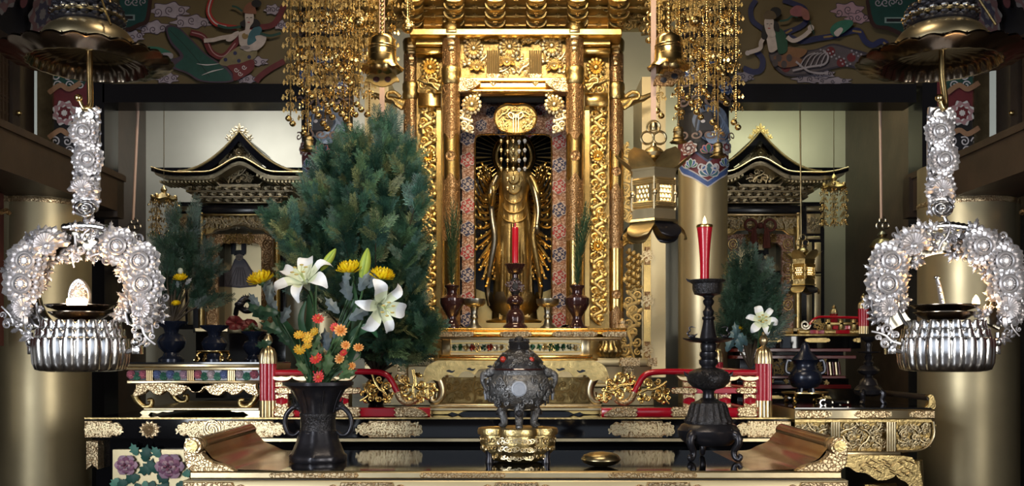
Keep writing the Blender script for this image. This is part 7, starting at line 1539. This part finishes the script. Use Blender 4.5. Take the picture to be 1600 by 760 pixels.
# gilt carved side table with the rolled end
def carved_table():
    Y = 3.9; q = S(Y); t = thing('carved_side_table', 'gilt side table carved with beasts beside the gilded column', 'table', P(1340, 700, Y))
    b = MB(); b.bb(1242, 640, 1461, 656, Y-.02, 4.7, 2); ob('top_board', b, 'gold_pale', t); b = MB(); b.bx(1242, 637.5, 1456, 640, Y-.01, 4.7); ob('lacquer_top', b, 'lacquer', t, 0)
    for x0, x1, e in ((1243, 1300, (1, 1)), (1336, 1393, (1, 1)), (1422, 1461, (1, 0))): plate(t, x0, 642, x1, 654, Y-.02, e, 'gold_engraved', .004)
    b = MB(); b.bx(1242, 656, 1456, 660, Y-.0, 4.68); ob('moulding', b, 'gold_antique', t)
    b = MB(); b.bx(1242, 660, 1400, 706, Y+.04, 4.6); fz = ob('frieze_ground', b, 'gold_dark', t, 0)
    carve(fz, 1240, 661, 1298, 704, Y+.03, 'gold_pale', True, 11, 5); carve(fz, 1314, 661, 1384, 704, Y+.03, 'gold_pale', True, 12, 6)
    for x0, x1 in ((1298, 1313), (1385, 1401)):
        for k in range(4): b = MB(); b.tube([P(x0+2+k*3.8, 660, Y+.0), P(x0+2+k*3.8, 706, Y+.0)], 2*q, 6); ob('flute', b, 'gold_pale', t)
    b = MB(); b.prism(c2([(1402, 659), (1458, 659), (1459, 680), (1450, 696), (1434, 704), (1402, 704)], 3), Y+.03, Y+.05); ec = ob('end_bracket', b, 'gold_dark', t)
    carve(ec, 1404, 661, 1454, 702, Y+.02, 'gold_pale', True, 11, 7)
    b = MB(); pp = [P(x, y, Y+.01) for x, y in c2([(1459, 659), (1460, 680), (1451, 697), (1434, 705), (1402, 705)], 4, False)]; b.tube(pp, 1.8*q, 6); ob('bracket_rim', b, 'gold_pale', t)
    b = MB(); b.bb(1242, 706, 1408, 714, Y-.01, 4.62, 1.5); ob('lower_moulding', b, 'gold_pale', t)
    cl = c2([(1300, 714), (1412, 713), (1430, 724), (1440, 745), (1441, 775), (1428, 775), (1418, 756), (1404, 748), (1396, 735), (1388, 728), (1400, 740), (1392, 748), (1372, 751), (1354, 740), (1338, 738), (1326, 730), (1312, 730)], 3)
    b = MB(); b.prism(cl, Y-.03, Y+.01); ap = ob('cloud_apron', b, 'gold_antique', t)
    g = random.Random(4)
    for i in range(46):                                        # basket-weave relief strokes
        x, y = g.uniform(1345, 1425), g.uniform(718, 744)
        if y > 722+(x-1345)*.28 and x < 1395 and y > 742: continue
        d = 1 if (int(x/9)+int(y/7)) % 2 else -1; b = MB(); b.tube([P(x-4, y-2*d, Y-.032), P(x+4, y+2*d, Y-.032)], .9*q, 4); ob('weave_stroke', b, 'gold_pale', ap)
    for x in (1300, 1432): b = MB(); b.tube([P(x, 720, Y+.03), P(x+4, 760, Y+.03), (P(x, 0, Y).x, Y+.03, .0)], [9*q, 7*q, 8*q], 10); ob('leg', b, 'gold_antique', t)
    b = MB(); b.tube([P(1350, 760, Y+.2), P(1400, 760, Y+.2)], 5*q, 8); ob('stretcher', b, 'gold_dark', t)
    b = MB(); b.prism(c2([(1432, 640), (1448, 636), (1452, 624), (1449, 619), (1456, 617), (1461, 624), (1460, 640)], 3), Y-.005, Y+.02, .001); ob('scroll_edge', b, 'gold_antique', t)
    c = P(1453, 622, Y); b = MB(); b.tube([(c.x, Y, c.z), (c.x, 4.6, c.z)], 5*q, 14); ob('roll', b, 'wood_dark', t)
    return EZ+(HY-637.5)*(Y-.01)/F
CZ = carved_table()
def dark_stick(x, Y, zb, H, label):
    q = S(Y); c = P(x, 0, Y); t = thing('dark_candlestick', label, 'candlestick', (c.x, Y, zb)); k = H/120
    f = lambda nm, pr: ob(nm, MB().lathe((c.x, Y, zb), [(r*q, z*q*k) for r, z in pr], 24), 'bronze_dark', t)
    f('body', [(12, 14), (20, 18), (22, 26), (17, 34), (14, 36)]); f('skirt', [(15, 34), (12, 46), (7, 50), (6, 54)]); f('bulb', [(6, 54), (14, 58), (17, 64), (12, 72), (6, 75)]); f('stem', [(6, 74), (8, 80), (5, 84), (7, 90), (4, 96), (5, 98)]); f('drip_tray', [(5, 97), (17, 99), (18, 101), (6, 101)]); f('upper_stem', [(5, 100), (4, 108), (6, 114), (4, 120)]); f('cup', [(5, 119), (11, 124), (13, 130), (9, 129), (0, 126)])
    for j in range(3):
        a = (-2.3, -.8, 1.6)[j]; u = V((cos(a), sin(a), 0)); w_ = lambda r, h: V((c.x, Y, zb))+u*r*q+V((0, 0, h*q*k)); b = MB(); b.tube(cr([w_(17, 24), w_(24, 20), w_(22, 8), w_(25, 1.8), w_(28, 4)], 4), [5*q*(1-.03*i) for i in range(17)], 7); ob('leg', b, 'bronze_dark', t)
dark_stick(1357, 4.25, CZ, 96, 'dark candlestick at the end of the carved side table')
def dark_burner(x, Y, zb, label):
    q = S(Y); c = P(x, 0, Y); t = thing('dark_burner', label, 'incense burner', (c.x, Y, zb)); f = lambda nm, pr, m='steel_blue': ob(nm, MB().lathe((c.x, Y, zb), [(r*q, z*q) for r, z in pr], 24), m, t)
    f('brass_saucer', [(20, 8), (30, 12), (36, 16), (36, 18), (28, 15), (0, 14)], 'brass'); f('bowl', [(10, 22), (20, 26), (26, 38), (24, 48), (20, 52)]); f('neck', [(20, 52), (17, 58), (18, 64), (22, 68)]); f('lid', [(21, 68), (16, 74), (8, 82), (6, 90), (3, 95), (0, 96)])
    for j in range(4): a = pi/4+j*pi/2; u = V((cos(a), sin(a), 0)); w_ = lambda r, h: V((c.x, Y, zb))+u*r*q+V((0, 0, h*q)); b = MB(); b.tube(cr([w_(28, 13), w_(34, 8), w_(30, 3), w_(35, 1.8)], 3), 2.4*q, 7); ob('saucer_foot', b, 'brass', t); b = MB(); b.tube([w_(12, 24), w_(14, 14)], 3*q, 7); ob('bowl_foot', b, 'steel_blue', t)
    for s in (-1, 1): b = MB(); b.tube(cr([V((c.x+s*20*q, Y, zb+46*q)), V((c.x+s*30*q, Y, zb+50*q)), V((c.x+s*28*q, Y, zb+66*q)), V((c.x+s*22*q, Y, zb+66*q))], 4), 2.6*q, 7); ob('ear_handle', b, 'steel_blue', t)
dark_burner(1258, 4.25, CZ, 'blue-black incense burner on a brass saucer on the carved side table')
for k in range(4):
    t = thing('lacquer_rod', 'short dark lacquer rod lying on the carved side table', 'rod', P(1283+k*10, 636, 4.1), 'dark rods on the carved side table')
    b = MB(); b.tube([P(1276+k*9, 634-(k % 2)*5, 4.1), P(1290+k*12, 634-(k % 2)*5, 4.12)], 2.6*S(4.1), 7); ob('rod_shaft', b, 'lacquer_matt', t)
    for u in (1278+k*9, 1288+k*12): b = MB(); b.tube([P(u-1, 634-(k % 2)*5, 4.105), P(u+1, 634-(k % 2)*5, 4.105)], 3*S(4.1), 7); ob('rod_band', b, 'pewter', t)
t = thing('curled_hook', 'small bright curled hook beside the brass saucer on the carved side table', 'hook', P(1286, 636, 4.05))
b = MB(); b.tube([P(1286+5*cos(a), 630+5*sin(a), 4.05) for a in [.5+4.8*i/12 for i in range(13)]], 1.6*S(4.05), 7); ob('curl', b, 'silver', t); b = MB(); b.ball(P(1290, 632.5, 4.05), 2.2*S(4.05), 8, 6); ob('hook_tip', b, 'silver', t)
# stepped altar of lacquer tiers carrying the small balustrade, in front of the shrine with tassels
def tiers():
    t = thing('stepped_altar', 'black and maroon stepped altar under the shrine with red tassels', 'altar', P(1270, 640, 5.1)); b0 = AZ
    def st(x0, y0, x1, y1, Ya, Yb, m, nm, bev=.6): b = MB(); b.bb(x0, y0, x1, y1, Ya, Yb, bev); return ob(nm, b, m, t)
    st(1152, 525, 1345, 545, 5.0, 5.55, 'lacquer', 'top_tier'); st(1152, 522, 1342, 526, 4.98, 5.55, 'gold_antique', 'tier_edge')
    for x0, x1, e in ((1195, 1222, (1, 1)), (1257, 1298, (1, 1)), (1332, 1345, (1, 0))): plate(t, x0, 528, x1, 536, 5.0, e, 'gold_antique', .004)
    st(1152, 545, 1330, 550, 4.97, 5.5, 'lacquer_maroon', 'maroon_step'); st(1156, 550, 1318, 556, 5.04, 5.5, 'lacquer', 'black_step'); st(1152, 556, 1338, 561, 4.95, 5.5, 'lacquer_maroon', 'maroon_step')
    fz = st(1156, 561, 1310, 588, 5.05, 5.5, 'lacquer_matt', 'carved_frieze')
    for k in range(9): put('scroll', 'gold_dark', 'frieze_scroll', fz, 1196+k*12, 575, 5.04, 10, k*.8, .6, k % 2)
    for k in range(5): b = MB(); b.tube([P(1292+k*4.6, 566, 5.03), P(1294+k*4.6, 586, 5.03)], 1.8*S(5), 6); ob('ribbed_end', b, 'gold_pale' if k % 2 else 'lacquer_maroon', fz)
    for k in range(6): put('leafspray', 'gold_antique', 'edge_carving', fz, 1200+k*18, 564, 5.0, 7, k, .6); 
    st(1152, 588, 1322, 592, 4.95, 5.5, 'lacquer_maroon', 'maroon_step'); st(1152, 592, 1326, 602, 4.98, 5.5, 'lacquer', 'black_step')
    for k in range(5): put('leafspray', 'gold_antique', 'edge_carving', t, 1205+k*22, 597, 4.97, 7, k, .6)
    st(1152, 602, 1330, 608, 4.92, 5.5, 'lacquer_maroon', 'maroon_step'); st(1152, 608, 1345, 650, 4.9, 5.5, 'lacquer', 'base_block')
    for x0, x1 in ((1190, 1225), (1262, 1300)): plate(t, x0, 618, x1, 628, 4.9, (1, 1), 'gold_antique', .004)
    st(1195, 513, 1240, 522, 5.05, 5.1, 'gold_pale', 'pale_ledge')
    # the small balustrade
    r = thing('small_balustrade', 'small red and gilt balustrade on the stepped altar', 'balustrade', P(1300, 522, 5.02)); Y = 5.02
    def rp(x0, y0, x1, y1, m, nm, Ya=Y): b = MB(); b.bb(x0, y0, x1, y1, Ya, Ya+.03, .5); return ob(nm, b, m, r)
    rp(1250, 516, 1345, 522, 'lacquer_red', 'base_rail'); [rp(x, 515.5, x+18, 522.5, 'gold_antique', 'rail_plate', Y-.004) for x in (1248, 1288, 1328)]
    b = MB(); b.tube([P(x, y, Y+.02) for x, y in c2([(1345, 497), (1300, 496), (1280, 496), (1270, 501), (1264, 510)], 4, False)], 2.2*S(Y), 8); ob('top_rail', b, 'lacquer_red', r)
    rp(1290, 504, 1345, 508, 'gold_antique', 'middle_rail'); [rp(x, 499, x+6, 516, 'gold_antique', 'strut') for x in (1292, 1312, 1332)]; [rp(x, 509, x+8, 515, 'lacquer_red', 'red_panel', Y+.005) for x in (1302, 1321)]
    b = MB(); b.tube([P(q_[0], q_[2], Y) for q_ in spiral(1258, 508, 8, 2, 0, 1.5)], 2*S(Y), 7); ob('rail_curl', b, 'pewter', r); put('scroll', 'gold_antique', 'carved_wave', r, 1279, 508, Y, 9, 1)
    fluted_post(r, 1349, Y, 462, 522, 8); fluted_post(r, 1303, Y+.4, 478, 515, 6)
tiers()

black_vase(588, 4.33, AZ, 1.0, 'dark bronze vase under the cypress behind the balustrade')
